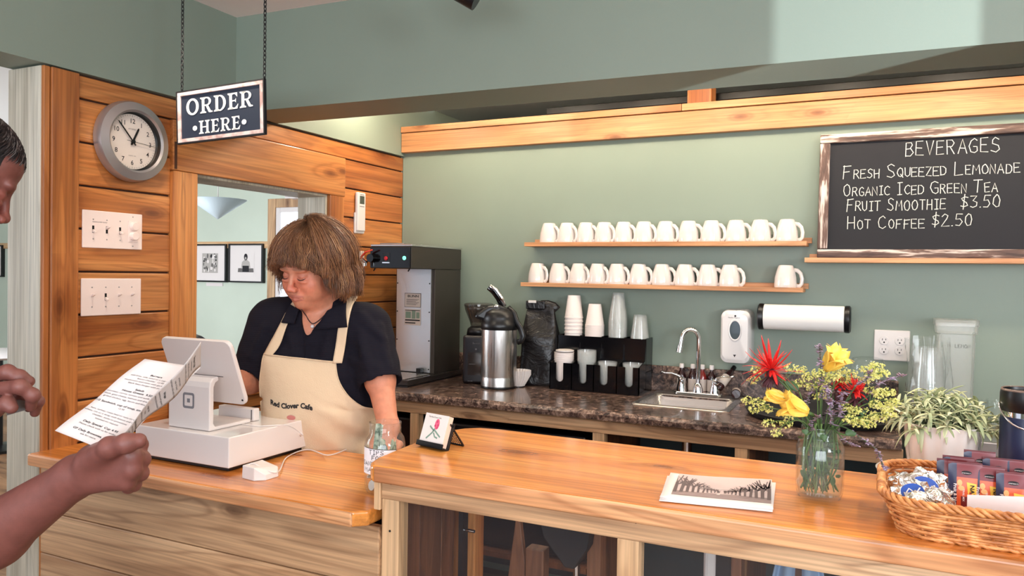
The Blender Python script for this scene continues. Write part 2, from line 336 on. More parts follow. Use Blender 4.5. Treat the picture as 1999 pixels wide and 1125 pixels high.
# left wall: a core with the pass-through cut out, boards on it
core = G(); Y0, Y1 = -1.297, -.579
core.box(-.15, -.0125, -1.83, Y0, 0, ZS); core.box(-.15, -.012, Y1, .9, 0, 2.34); core.box(-.15, -.012, Y0, Y1, 0, .925); core.box(-.15, -.012, Y0, Y1, 1.745, ZS)
wl = struct(core.obj('wall_left', paint('partition', srgb(196,206,190))))
struct(G().box(-.15, .012, -6.2, -.575, ZS, ZC).obj('wall_left_upper', M_green))
struct(G().box(-.15, .012, -.575, .9, ZS, 2.34).obj('wall_left_upper', M_green))
M_groove = mat('groove_brown', srgb(70,38,20), .8)
bk = G(); bk.box(-.0124,-.0118,-1.82,Y0,0,ZS); bk.box(-.0124,-.0118,Y1,0,0,ZS); bk.box(-.0124,-.0118,Y0,Y1,0,.925); bk.box(-.0124,-.0118,Y0,Y1,1.745,ZS); bk.obj('batten', M_groove, wl)
def plank(y0, y1, z0, z1, x1=0.0, mt=None, name='plank', th=.012):
    # a board with eased long edges, origin on the board so that its grain is its own
    cy, cz = (y0+y1)/2, (z0+z1)/2
    o = G().box(-th, 0, y0-cy, y1-cy, z0-cz, z1-cz).obj(name, mt or M_pine_y, wl, bevel=.0035, seg=2)
    o.location = (x1, cy, cz); return o
zs = [0, .13, .26, .39, .50, .61, .74, .872, 1.0, 1.13, 1.26, 1.39, 1.52, 1.65, 1.78, 1.91, ZS-.004]
for a, b in zip(zs[:-1], zs[1:]):
    if a < .85:
        plank(-1.44, -.64, a+.003, b-.003); continue
    if a >= 1.77:
        plank(-1.735, -1.40 if a < 1.9 else 0, a+.003, b-.003)
        if 1.77 <= a < 1.9: pass
    else: plank(-1.735, -1.401, a+.003, b-.003)
    if a >= 1.77 and a < 1.9: plank(-.48, 0, a+.003, b-.003)
    elif a < 1.77: plank(-.482, 0, a+.003, b-.003)
    if b <= 1.01: plank(-1.30, -.575, a+.003, min(b, .93)-.003)
plank(-1.405, -.479, 1.737, 1.908, .016, name='header_board', th=.03)
plank(-1.40, -1.297, LOW, 1.737, .014, M_pine_z, 'casing', .028)
plank(-1.399, -1.388, 1.742, 1.834, .0172, M_groove, 'end_shadow', .002)  # thin dark strip painted in for the shadow at the header board's end
plank(-.579, -.484, LOW, 1.737, .014, M_pine_z, 'casing', .028)
plank(-1.297, -.579, .925, .950, .02, M_pine_y, 'sill', .17)
plank(-.592, -.579, .95, 1.737, -.002, M_grey_z, 'jamb', .155)
plank(-1.297, -1.284, .95, 1.737, -.002, M_grey_z, 'jamb', .155)
plank(-1.297, -.579, 1.727, 1.740, -.002, M_grey_z, 'head_jamb', .155)
# wall end: corner board, bead and the weathered end post
plank(-1.823, -1.737, .0, ZS-.004, .012, M_pine_z, 'corner_board', .028)
plank(-1.845, -1.8245, .0, ZS-.004, .008, M_pine_z, 'corner_bead', .024)
o = G().box(-.1495, 0, -.012, 0, -1, .98).obj('end_post', M_grey_z, wl, bevel=.002); o.location = (-.001, -1.846+.012-.002, 1.0)
# baseboard
# ledge beam on the back wall
tb = struct(G().box(0.012, 5, -.004, .0, 2.0, 2.12).obj('trim_1', M_green))
def beam(x0, x1, y0, y1, z0, z1, name, mt, parent):
    o = G().box(x0-(x0+x1)/2, (x1-x0)/2, y0, y1, z0, z1).obj(name, mt, parent, bevel=.002); o.location = ((x0+x1)/2, 0, 0); return o
beam(.014, 4.95, -.040, -.004, 2.000, 2.094, 'fascia_board', M_beam, tb)
beam(.014, 1.41, -.046, .14, 2.097, 2.126, 'ledge_board', M_beam, tb)
beam(1.412, 4.95, -.046, .14, 2.097, 2.126, 'ledge_board', M_beam, tb)
o = G().box(-.05, .05, -.02, .08, 0, .144).obj('post', M_pine_z, tb, bevel=.003); o.location = (1.478, .0, 2.126)
# dark rail on the wall behind the ledge
t = thing('curtain_rail', 'long black rail lying above the pine ledge under the recessed ceiling', 'rail', (1.95, .2, 2.126))
G().box(-1.25, 2.8, -.02, .03, .052, .085).obj('rail', M_black, t, bevel=.003)
for x in (-.8, -.2, .45, 1.1, 1.8, 2.4): G().box(x-.012, x+.012, -.015, .02, 0, .052).obj('bracket', M_black, t)
# ------------------------------------------------ side room seen through the openings
struct(G().box(-9, -.15, 2.8, 2.9, 0, ZC).obj('wall_far', M_room2))
struct(G().box(-9.05, -9, -6.2, 2.8, 0, ZC).obj('wall_side_room', M_room2))
pr_ = struct(G().box(-.0, .0001, 0, .0001, 0, .0001).obj('trim_2', M_tan_x))
for a, b in ((-8.95, -5.6), (-5.598, -3.50)):
    o = G().box(a-(a+b)/2, (b-a)/2, -.02, 0, -.035, .035).obj('rail_board', wood('rail_wood', srgb(226,190,150), srgb(210,168,122), srgb(180,132,88), ax='x', rough=.5) if a < -8 else bpy.data.materials['rail_wood'], pr_, bevel=.003)
    o.location = ((a+b)/2, 2.8, 1.672)
wn = struct(G().box(-3.42, -2.46, 2.795, 2.80, .15, 2.06).obj('window_1', mat('window_white', srgb(235,238,240), .4)))
for nm, b in (('casing', (-3.50,-3.40,2.77,2.795,0,2.14)), ('casing', (-2.48,-2.38,2.77,2.795,0,2.14)), ('head_casing', (-3.40,-2.48,2.77,2.795,2.05,2.14))):
    G().box(*b).obj(nm, M_tan_z, wn, bevel=.003)
g = G(); g.box(-3.395,-3.34,2.775,2.795,.1,2.05); g.box(-2.54,-2.485,2.775,2.795,.1,2.05); g.box(-3.34,-2.54,2.775,2.795,2.0,2.05); g.box(-3.34,-2.54,2.775,2.795,.1,.3); g.box(-3.34,-2.54,2.78,2.795,1.22,1.27)
g.obj('frame', M_white, wn, bevel=.004)
msky = mat('daylit_pane', srgb(225,236,245), .2, Emission_Color=(.80,.90,1,1), Emission_Strength=1.5)
G().box(-3.34,-2.54,2.790,2.794,.3,2.0).obj('pane', msky, wn)
def picture(x, z, w, h, label, kind):
    t = thing('framed_picture', label, 'picture', (x, 2.8, z), 0, 'framed photographs on the far wall')
    g = G(); b = .016; d = .045
    g.box(-w/2, w/2, -d, 0, -h/2, -h/2+b); g.box(-w/2, w/2, -d, 0, h/2-b, h/2); g.box(-w/2, -w/2+b, -d, 0, -h/2+b, h/2-b); g.box(w/2-b, w/2, -d, 0, -h/2+b, h/2-b)
    g.obj('frame', M_black, t, bevel=.002)
    G().box(-w/2+b, w/2-b, -.030, -.004, -h/2+b, h/2-b).obj('mat_board', M_paper, t)
    mp = plane_map((0, -.0305, 0), (1,0,0), (0,0,1), .0008); p = G(); s = w*.22
    mg = [mat('print_grey', srgb(176,170,164), .8), M_ink, mat('print_mid', srgb(104,100,98), .8), M_paper] if 'print_grey' not in bpy.data.materials else [bpy.data.materials['print_grey'], M_ink, bpy.data.materials['print_mid'], M_paper]
    p.mi = 0 if kind == 'group' else 3; rect2(p, -s*1.1, s*1.1, -s, s, mp)
    mp2 = plane_map((0, -.0305, 0), (1,0,0), (0,0,1), .0018); mp3 = plane_map((0, -.0305, 0), (1,0,0), (0,0,1), .0028)
    if kind == 'man':
        p.mi = 0; poly2(p, [(-s*.62,-s*.45),(s*.62,-s*.45),(s*.5,.12*s),(.2*s,.32*s),(-.2*s,.32*s),(-s*.5,.12*s)], mp2)
        p.mi = 2; poly2(p, [(-s*1.05,-s*.9),(s*1.05,-s*.9),(s*1.0,-s*.5),(-s*1.0,-s*.5)], mp2)
        p.mi = 1; rect2(p, -s*.42, s*.42, -s*.86, -s*.25, mp3); disc2(p, 0, s*.62, s*.34, mp3, rx=s*.24)
        p.mi = 0; disc2(p, 0, s*.50, s*.14, lambda a, b: mp3(a, b)+np.array([0,-.001,0]), rx=s*.12)
    else:
        rr = random.Random(3)
        for i in range(34):
            p.mi = rr.choice([1, 2, 2, 3, 3]); disc2(p, rr.uniform(-.9, .9)*s, rr.uniform(-.75, .8)*s, rr.uniform(.08, .28)*s, lambda a, b, e=i*.00005: mp2(a, b)+np.array([0,-e,0]), 7, rx=rr.uniform(.07, .17)*s)
    p.obj('print', mg, t); return t
picture(-4.30, 1.478, .475, .405, 'black framed photograph of a group, hanging left of the portrait on the far wall', 'group')
picture(-3.79, 1.480, .475, .405, 'black framed portrait photograph of a person holding a sign, nearest the far window', 'man')
picture(-4.82, 1.478, .475, .405, 'black framed photograph mostly hidden behind the pine casing on the far wall', 'group')
picture(-8.15, 1.478, .475, .405, 'black framed photograph on the far wall beyond the left doorway', 'group')
cc = tag(G().box(-4.38, -4.14, 2.793, 2.799, 1.232, 1.268).obj('caption_card', M_paper), 'small white caption card on the far wall below the group photograph', 'card')
# pendant: inverted cone
t = thing('pendant_lamp', 'pale blue grey cone pendant lamp in the side room', 'lamp', (-2.85, 1.5, 1.83))
mp_ = mat('pale_glass_shade', srgb(206,220,226), .5)
G().lathe([(.003,0),(.235,.165),(.228,.168),(.003,.006)], 32, cap=False).obj('shade', mp_, t, smooth=True)
G().cyl((0,0,.02), (0,0,.505), .004, n=6).obj('rod', M_white, t)
# ductless air conditioner high on the far wall
t = thing('air_conditioner', 'white wall unit high on the far wall, seen past the grey jamb', 'air conditioner', (-2.75, 2.8, 2.12))
G().prism([(0,0),(-.16,.02),(-.22,.10),(-.20,.20),(0,.205)], -.42, .42, 'x').obj('housing', M_white, t, bevel=.01)
for i in range(3): G().box(-.38, .38, -.19+.03*i, -.175+.03*i, .0+.004*i, .012).obj('louver', M_white, t)
# bentwood chair behind the till
def cafe_chair(loc, rz, label):
    t = thing('cafe_chair', label, 'chair', loc, rz, 'metal chairs in the side room'); mm = bpy.data.materials.get('gunmetal') or mat('gunmetal', srgb(62,58,60), .35, .8)
    G().box(-.18,.18,-.18,.18,.44,.455).obj('seat', mm, t, bevel=.01)
    for x in (-1,1):
        for y in (-1,1): G().cyl((x*.16,y*.16,.44),(x*.2,y*.2,0),.012,n=8).obj('leg', mm, t)
    G().tube([(.19,-.02,.45),(.22,.06,.66),(.19,.17,.80),(.1,.22,.845),(-.1,.22,.845),(-.19,.17,.80),(-.22,.06,.66),(-.19,-.02,.45)], .012, 8).obj('back_rail', mm, t, smooth=True)
    G().box(-.055,.055,.19,.20,.45,.84).obj('back_splat', mm, t, bevel=.004); return t
cafe_chair((-2.85, 1.60, 0), 2.6, 'dark metal cafe chair whose back shows above the till screen')
cafe_chair((-3.6, -.3, 0), 1.2, 'dark metal cafe chair beyond the left doorway')
t = thing('cafe_table', 'white topped cafe table beyond the left doorway', 'table', (-3.9, .35, 0))
G().lathe([(.36,.72),(.38,.735),(.36,.75)], 36).obj('table_top', M_white, t, smooth=True, auto=AUTO); G().cyl((0,0,0),(0,0,.72),.03).obj('pedestal', M_black, t); G().lathe([(.2,0),(.2,.02),(.03,.04)], 24).obj('foot', M_black, t)
# ================================================================== counters
def top_poly(name, poly, z0, z1, m, bev=.012):
    cx = sum(p[0] for p in poly)/len(poly); cy = sum(p[1] for p in poly)/len(poly)
    return G().prism([(a-cx, b-cy) for a, b in poly], z0, z1).obj(name, m, None, bevel=bev, seg=3), (cx, cy)
cn = thing('low_counter', 'low pine order counter with slatted front, carrying the white till', 'counter', (0, -1.85, 0))
def part_at(o, x, y, z): o.location = (x, y, z); return o
g = G(); pl = [(.002,-.03),(1.135,-.03),(1.163,-.005),(1.163,.43),(.002,.43),]; g.prism([(a-.6, b) for a, b in pl], 0, .035)
part_at(g.obj('worktop', M_top, cn, bevel=.006, seg=3), .6, 0, LOW-.035)
part_at(G().box(-.567,.567,-.0335,-.024,.0005,.0335).obj('edge_board', M_edge, cn, bevel=.005, seg=3), .569, 0, LOW-.035)
for a, b in ((.70,.836),(.58,.698),(.45,.578),(.32,.448),(.19,.318),(.05,.188)):
    part_at(G().box(-.59,.59,0,.02,-(b-a)/2,(b-a)/2).obj('plank', M_tan_x, cn, bevel=.003), .595, .004, (a+b)/2)
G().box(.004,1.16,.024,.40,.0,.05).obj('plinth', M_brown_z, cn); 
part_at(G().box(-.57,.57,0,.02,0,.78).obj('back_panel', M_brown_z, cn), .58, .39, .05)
bc = thing('bar_counter', 'raised pine bar counter with glass front running to the right', 'counter', (1.17, -1.85, 0))
g = G(); px = [(.02,-.035),(.0,-.01),(-.012,.03),(-.035,.33),(-.025,.375),(-.005,.42),(.03,.45),(.08,.458),(2.6,.395),(2.6,-.035)]
g.prism([(a-1.2, b) for a, b in px], 0, .036)
part_at(g.obj('worktop', M_top, bc, bevel=.007, seg=3), 1.2, 0, BAR-.036)
part_at(G().box(-1.285,1.285,-.0385,-.028,.0005,.0345).obj('edge_board', M_edge, bc, bevel=.005, seg=3), 1.312, 0, BAR-.036)
# front frame
part_at(G().box(-1.29,1.29,0,.022,-.024,.024).obj('rail', M_tan_x, bc, bevel=.002), 1.306, .01, .9225)
for x0, x1 in ((.017,.061),(.561,.604),(1.12,1.163),(1.9,1.943)):
    part_at(G().box(-(x1-x0)/2,(x1-x0)/2,0,.04,-.45,.449).obj('post', M_tan_z, bc, bevel=.002), (x0+x1)/2, .0105, .45)
part_at(G().box(-.0085,.0085,0,.40,0,.945-LOW-.001).obj('end_board', M_tan_z, bc, bevel=.002), .0065, .006, LOW+.001)
for i, (y0, y1) in enumerate(((.052,.135),(.137,.235),(.237,.30))):
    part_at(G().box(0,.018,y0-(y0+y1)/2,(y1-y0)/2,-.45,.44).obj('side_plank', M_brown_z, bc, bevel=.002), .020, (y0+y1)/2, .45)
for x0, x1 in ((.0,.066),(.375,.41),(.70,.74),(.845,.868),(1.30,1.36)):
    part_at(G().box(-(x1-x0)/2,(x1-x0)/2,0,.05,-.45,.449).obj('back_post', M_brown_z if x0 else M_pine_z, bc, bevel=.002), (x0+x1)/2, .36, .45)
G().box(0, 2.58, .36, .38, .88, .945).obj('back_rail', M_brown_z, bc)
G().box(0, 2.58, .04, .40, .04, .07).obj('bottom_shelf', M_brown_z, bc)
for a, b in ((.062,.560),(.605,1.119),(1.164,1.899)):
    G().box(a, b, .030, .034, .07, .897).obj('pane', M_pane, bc)
g = G(); g.box(.112,.124,.19,.215,.40,.86); g.obj('latch_strip', M_black, bc)
G().cyl((.11,.2,.79),(.15,.2,.79),.004).obj('latch_bolt', M_chrome, bc)
for x, z in ((.042,.935),(.04,.83),(.582,.82),(.598,.935)): G().lathe([(.0025,0),(.0025,.001)], 8, (x, .0095, z), ax='y').obj('screw', M_dark, bc)
# things kept under the bar
t = thing('ice_bin', 'dark funnel shaped bin on a chrome leg behind the bar glass', 'bin', (1.515, -1.46, .07))
G().prism([(-.012,.625),(.012,.625),(.045,.68),(.06,.80),(-.10,.80),(-.07,.69)], -.07, .05, 'y').obj('hopper', M_matte, t, bevel=.004)
G().cyl((0,-.02,.02),(0,-.02,.626),.008).obj('chrome_leg', M_chrome, t); G().box(-.05,.05,-.06,.06,0,.02).obj('base', M_matte, t, bevel=.003)
t = thing('cutting_board', 'brown pointed board standing behind the bar glass', 'board', (1.348, -1.47, .07))
G().prism([(-.026,0),(.026,0),(.026,.60),(.012,.70),(-.002,.705),(-.026,.52)], -.008, .008, 'y').obj('board', M_brown_z, t, bevel=.003)
tag(G().box(1.385,1.435,-1.50,-1.46,.07,.715).obj('wooden_box', M_brown_z, None, bevel=.004), 'tall brown box standing behind the bar glass beside the pointed board', 'box')
M_cloth = mat('blue_cloth', srgb(150,176,206), .9)
t = thing('dish_towel', 'pale blue folded towel hanging under the bar at the right', 'towel', (2.03, -1.49, .50)); g = G(); g.grid(lambda u, v: ((u-.5)*(.05+.16*(1-v)), .02*math.sin(u*16)*(1-.5*v), v*.40), 30, 12); g.obj('cloth', M_cloth, t, smooth=True, solid=.003)
t = thing('soap_refill', 'white dispenser with a dark window hanging under the bar', 'dispenser', (1.86, -1.465, .66)); G().box(-.035,.03,-.03,.03,0,.21).obj('case', M_white, t, bevel=.012, seg=3); G().box(-.005,.028,-.034,-.028,.03,.19).obj('window', M_black, t)
# ------------------------------------------------ back counter
def laminate():
    m = mat('laminate', srgb(70,56,50), .25, Coat_Weight=.3); n = N(m); c = n.coords()
    a = n.noise(c, 38, 6, .7, .8); b = n.noise(c, 7, 4, .6, .4); d = n.noise(c, 110, 3, .6)
    col = n.ramp(a, [(.36, srgb(40,31,29)), (.46, srgb(84,68,62)), (.55, srgb(128,106,92)), (.64, srgb(168,146,130))])
    col = n.mix(col, n.ramp(b, [(.4, (.55,.52,.55,1)), (.62, (1.1,1.0,.95,1))]), .8, 'MULTIPLY')
    col = n.mix(col, n.ramp(d, [(.42, (.6,.6,.62,1)), (.6, (1.25,1.25,1.3,1))]), .7, 'MULTIPLY')
    n.l(col, n.b.inputs['Base Color']); return m
M_lam = laminate()
kc = thing('back_counter', 'dark speckled laminate counter with sink along the green wall', 'counter', (0, 0, 0))
# worktop with a hole for the basin
SX0, SX1, SY0, SY1 = 1.325, 1.690, -.42, -.075
g = G(); xs = [.012, SX0+.012, SX1-.012, 2.245]; ys = [-.63, SY0+.012, SY1-.05, 0]
prof = [(-.630,BACK-.036),(-.6325,BACK-.02),(-.630,BACK-.006),(-.622,BACK)]
vs = []; fs = []
for a in range(3):
    for b in range(3):
        if a == 1 and b == 1: continue
        y0 = -.60 if b == 0 else ys[b]; g.box(xs[a], xs[a+1], y0, ys[b+1], BACK-.036, BACK)
g.prism([(-.600,BACK-.036),(-.622,BACK-.036),(-.632,BACK-.030),(-.634,BACK-.012),(-.628,BACK-.003),(-.618,BACK),(-.600,BACK)], .012, 2.245, 'x')
g.obj('worktop', M_lam, kc)
G().box(.012, 2.245, -.020, -.001, BACK, BACK+.108).obj('backsplash', M_lam, kc, bevel=.004)
part_at(G().box(-1.12,1.12,0,.022,-.024,.024).obj('rail', M_tan_x, kc, bevel=.002), 1.13, -.60, BACK-.061)
for x0, x1 in ((1.239,1.284),(1.745,1.786),(2.210,2.240),(.45,.49)):
    part_at(G().box(-(x1-x0)/2,(x1-x0)/2,0,.04,-.41,.41).obj('post', M_tan_z, kc, bevel=.002), (x0+x1)/2, -.598, .4195)
G().box(.012,2.24,-.05,-.03,.05,.85).obj('back_panel', mat('dark_teal', srgb(58,72,76), .7), kc)  # dark blue-green panel under the counter
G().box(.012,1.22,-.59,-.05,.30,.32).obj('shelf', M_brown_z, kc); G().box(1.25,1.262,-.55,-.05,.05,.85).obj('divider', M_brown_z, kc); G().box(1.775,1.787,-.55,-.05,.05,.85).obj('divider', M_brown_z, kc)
tag(G().box(.05,1.20,-.56,-.08,.33,.80).obj('undercounter_fridge', M_black, None, bevel=.01), 'black fridge under the left end of the dark counter', 'fridge')
# second counter beyond
k2 = thing('side_counter', 'steel edged counter piece beyond the end of the dark counter', 'counter', (2.27, 0, 0))
G().box(0, 2.6, -.50, -.003, BACK-.05, BACK-.005).obj('worktop', M_steelx, k2, bevel=.004); G().box(.02, 2.55, -.45, -.003, .05, BACK-.05).obj('base', mat('teal_base', srgb(60,74,80), .6), k2)
# sink
sk = thing('sink', 'stainless steel drop-in sink in the dark counter', 'sink', (0,0,0))
def rr(x0, x1, y0, y1, r, z, n=5):
    out = []
    for cx, cy, a0 in ((x1-r, y1-r, 0), (x0+r, y1-r, 90), (x0+r, y0+r, 180), (x1-r, y0+r, 270)):
        for i in range(n+1): a = math.radians(a0+90*i/n); out.append((cx+r*math.cos(a), cy+r*math.sin(a), z))
    return out
g = G(); loops = [rr(SX0,SX1,SY0,SY1+.045,.02,BACK+.0005), rr(SX0+.004,SX1-.004,SY0+.004,SY1+.041,.02,BACK+.005), rr(SX0+.022,SX1-.022,SY0+.022,SY1-.045,.03,BACK+.004), rr(SX0+.027,SX1-.027,SY0+.027,SY1-.05,.03,BACK-.006), rr(SX0+.045,SX1-.045,SY0+.045,SY1-.07,.04,BACK-.125), rr(SX0+.08,SX1-.08,SY0+.08,SY1-.10,.03,BACK-.132)]
n_ = len(loops[0]); g.add([p for L in loops for p in L], [(k*n_+i, k*n_+(i+1) % n_, (k+1)*n_+(i+1) % n_, (k+1)*n_+i) for k in range(len(loops)-1) for i in range(n_)]+[tuple((len(loops)-1)*n_+i for i in range(n_))])
g.obj('basin', M_steelx, sk, smooth=True, auto=1.0)
G().lathe([(.022,0),(.022,.003),(.012,.004)], 20, ((SX0+SX1)/2, (SY0+SY1)/2-.02, BACK-.131)).obj('drain', M_chrome, sk); G().cyl(((SX0+SX1)/2,-.25,BACK-.14),((SX0+SX1)/2,-.25,BACK-.30),.02).obj('drain_pipe', M_chrome, sk)
# ================================================================== on the back wall and counter
# faucet
fx, fy = 1.512, -.095
t = thing('faucet', 'chrome gooseneck faucet with two lever handles on the sink', 'faucet', (fx, fy, BACK+.005))
G().prism([(-.085,-.022),(.085,-.022),(.097,-.01),(.097,.01),(.085,.022),(-.085,.022),(-.097,.01),(-.097,-.01)], 0, .014).obj('base_plate', M_chrome, t, bevel=.004, seg=3)
G().lathe([(.022,.014),(.020,.03),(.015,.045),(.011,.05)], 20).obj('spout_collar', M_chrome, t, smooth=True, auto=.9)
pts = [(0,0,.04),(0,0,.225)]+[(-.032*(1-math.cos(a))*.97, -.032*(1-math.cos(a))*.5, .225+.045*math.sin(a)) for a in [i*PI/10 for i in range(1, 11)]]
e = pts[-1]; pts += [(e[0]-.004, e[1]-.004, e[2]-.022)]
G().tube(pts, .0095, 14).obj('neck', M_chrome, t, smooth=True, auto=1.0)
G().tube([pts[-1], (e[0]-.008,e[1]-.008,e[2]-.05)], [.0125,.013], 14).obj('nozzle', M_chrome, t, smooth=True, auto=.8)
for s in (-1, 1):
    G().lathe([(.021,.014),(.019,.03),(.012,.058),(.014,.066),(.009,.072)], 18, (s*.068,0,0)).obj('handle_stem', M_chrome, t, smooth=True, auto=.9)
    G().tube([(s*.068,0,.064),(s*.078,-.004,.076),(s*.105,-.012,.086),(s*.132,-.02,.086),(s*.146,-.024,.090)], [.010,.009,.0065,.006,.0075], 10, flat=.6).obj('lever', M_chrome, t, smooth=True)
# syrup bottles
M_amber = mat('dark_syrup', srgb(44,16,18), .08, Coat_Weight=.6); M_red = mat('red_syrup', srgb(120,26,22), .08, Coat_Weight=.6); M_label = mat('label_paper', srgb(196,184,176), .7)
def flavor(loc, label, m=M_amber, rot=None):
    t = thing('flavoring_bottle', label, 'bottle', loc, 0, 'small flavoring bottles behind the sink')
    if rot: t.rotation_euler = rot
    G().lathe([(.0165,0),(.018,.003),(.018,.075),(.014,.088),(.0075,.10),(.0072,.112)], 20).obj('bottle', m, t, smooth=True, auto=.9)
    G().lathe([(.0092,.108),(.0092,.124),(.008,.126)], 16).obj('cap', M_white if m is M_red or not rot else M_black, t, smooth=True, auto=.7)
    G().lathe([(.0184,.018),(.0184,.066)], 20, cap=False).obj('paper_label', M_label, t, smooth=True); return t
for x, lb, mm in ((1.432,'dark syrup bottle with white cap left of the faucet neck',M_amber),(1.478,'dark syrup bottle partly hidden behind the faucet neck',M_amber),(1.518,'red syrup bottle with white cap right of the faucet neck',M_red),(1.556,'dark syrup bottle with white cap, rightmost standing by the faucet',M_amber)):
    flavor((x, -.042, BACK), lb, mm)
flavor((1.595,-.10,BACK+.042), 'dark bottle leaning over, neck up against the backsplash beside the faucet', M_amber, (math.radians(-50), 0, math.radians(-30)))
flavor((1.665,-.105,BACK+.0235), 'small dark bottle lying on its side at the back right of the sink', M_amber, (math.radians(-90), 0, math.radians(8)))
# mug shelves
def shelf(name, label, x0, x1, z, zt):
    t = thing(name, label, 'shelf', ((x0+x1)/2, 0, z)); h = (x1-x0)/2
    G().box(-h, h, -.105, 0, 0, .013).obj('board', M_shelf, t, bevel=.0015)
    G().box(-h+.01, h+.012, -.014, -.001, .013, .035).obj('back_strip', M_shelf, t, bevel=.0015)
    G().box(-h, h, -.109, -.105, 0, .018).obj('front_lip', M_shelf, t, bevel=.001); return t
shelf('mug_shelf', 'upper pine picture ledge holding twelve white mugs', .727, 1.917, 1.530, 0)
shelf('mug_shelf', 'lower pine picture ledge holding eleven white mugs', .712, 1.908, 1.350, 0)
shelf('board_ledge', 'pine ledge under the beverage chalkboard', 1.911, 3.2, 1.466, 0)
# mugs upside down
t0 = None
def mug_proto():
    t = thing('mug', '', 'mug', (0,0,0), 0, 'white mugs upside down on the two ledges')
    G().lathe([(.041,0),(.0425,.003),(.0425,.02),(.0405,.045),(.0345,.070),(.0285,.088),(.0265,.092),(.0245,.0925),(.0235,.089)], 36).obj('body', M_porc, t, smooth=True, auto=1.0)
    G().tube([(.030,0,.074),(.044,0,.072),(.056,0,.060),(.0615,0,.040),(.060,0,.020),(.052,0,.010),(.040,0,.012)], [.0058,.0055,.005,.005,.005,.0055,.006], 10, flat=1.5).obj('handle', M_porc, t, smooth=True); return t
ORD = ['leftmost','second','third','fourth','fifth','sixth','seventh','eighth','ninth','tenth','eleventh','rightmost']
top = [.8375,.9239,1.013,1.0979,1.1855,1.2756,1.368,1.4645,1.5585,1.6561,1.7512,1.8514]
low = [.7833,.8857,.9831,1.071,1.1593,1.2569,1.3564,1.4532,1.5476,1.6356,1.850]
mp0 = mug_proto(); first = True
for row, xs_, z in (('upper', top, 1.543), ('lower', low, 1.363)):
    for i, x in enumerate(xs_):
        a = -.34+random.uniform(-.16, .12)+(.02*i if i > 5 else 0)
        lb = 'white mug standing upside down, %s on the %s ledge' % (ORD[i] if (row == 'upper' or i < 9) else ('tenth, last before the gap' if i == 9 else 'alone past the gap at the right'), row)
        if row == 'upper' and 0 < i < 11: lb += ' from the left'
        if first: mp0.location = (x-.012, -.056, z); mp0.rotation_euler[2] = a; mp0['label'] = lb; first = False
        else: dup(mp0, (x-.012, -.056, z), a, lb)
# chalkboard
M_oldwood = mat('worn_frame', srgb(92,66,56), .6); n = N(M_oldwood)
f = n.noise(n.coords((3,30,30), rand=4), 1.6, 4, .6, .3)
n.l(n.ramp(f, [(.36, srgb(64,44,40)), (.50, srgb(104,78,68)), (.57, srgb(206,188,178)), (.70, srgb(232,220,212))]), n.b.inputs['Base Color'])
M_oldwood2 = M_oldwood.copy(); [setattr(nd.inputs['Scale'], 'default_value', (30,30,3)) for nd in M_oldwood2.node_tree.nodes if nd.type == 'MAPPING']
M_slate = paint('slate', srgb(22,21,29), .75, .12); M_chalk = mat('chalk', srgb(214,214,206), .9)
bx0, bx1, bz0, bz1 = 1.953, 3.15, 1.484, 1.962
cb = thing('chalkboard', 'framed black chalkboard with handwritten beverage prices on the ledge', 'chalkboard', (bx0, -.075, bz0))
cb.rotation_euler[0] = math.radians(-5.5)
W_, H_ = bx1-bx0, (bz1-bz0)/math.cos(math.radians(5.5))
G().box(.02, W_-.02, .002, .010, .02, H_-.02).obj('slate', M_slate, cb)
part_at(G().box(-W_/2, W_/2, -.012, .014, -.0175, .0175).obj('frame_rail', M_oldwood, cb, bevel=.004), W_/2, 0, H_-.0175)
part_at(G().box(-W_/2, W_/2, -.012, .014, -.016, .016).obj('frame_rail', M_oldwood, cb, bevel=.004), W_/2, 0, .016)
for x in (.018, W_-.018): part_at(G().box(-.018, .018, -.011, .013, -(H_-.07)/2, (H_-.07)/2).obj('frame_stile', M_oldwood2, cb, bevel=.004), x, 0, H_/2)
mp = plane_map((0,.002,0), (1,0,0), (0,0,1), .0015)
def chalk(text, px0, py0, px1, h, small=None, w=.0029):
    # start and end pixels on the board give the line its place and length
    a = onY(px0, py0, -.06); b = onY(px1, py0, -.06); x0 = a[0]-bx0; z0 = (a[2]-bz0)
    L1 = strokes(G(), text, 0, 0, h, lambda a, b: np.zeros(3), w, sx=1, small=small)
    g = G(); strokes(g, text, x0, z0, h, mp, w, sx=(b[0]-a[0])/L1, small=small); g.obj('chalk_writing', M_chalk, cb)
chalk('BEVERAGES', 1768, 302, 1958, .052)
chalk('FRESH SQUEEZED LEMONADE', 1646, 348, 1996, .050, .66)
chalk('ORGANIC ICED GREEN TEA', 1646, 382, 1952, .046, .72)
chalk('FRUIT SMOOTHIE', 1653, 412, 1850, .046, .8); chalk('$3.50', 1876, 405, 1958, .044)
chalk('HOT COFFEE', 1655, 447, 1808, .046, .72); chalk('$2.50', 1820, 441, 1902, .044)
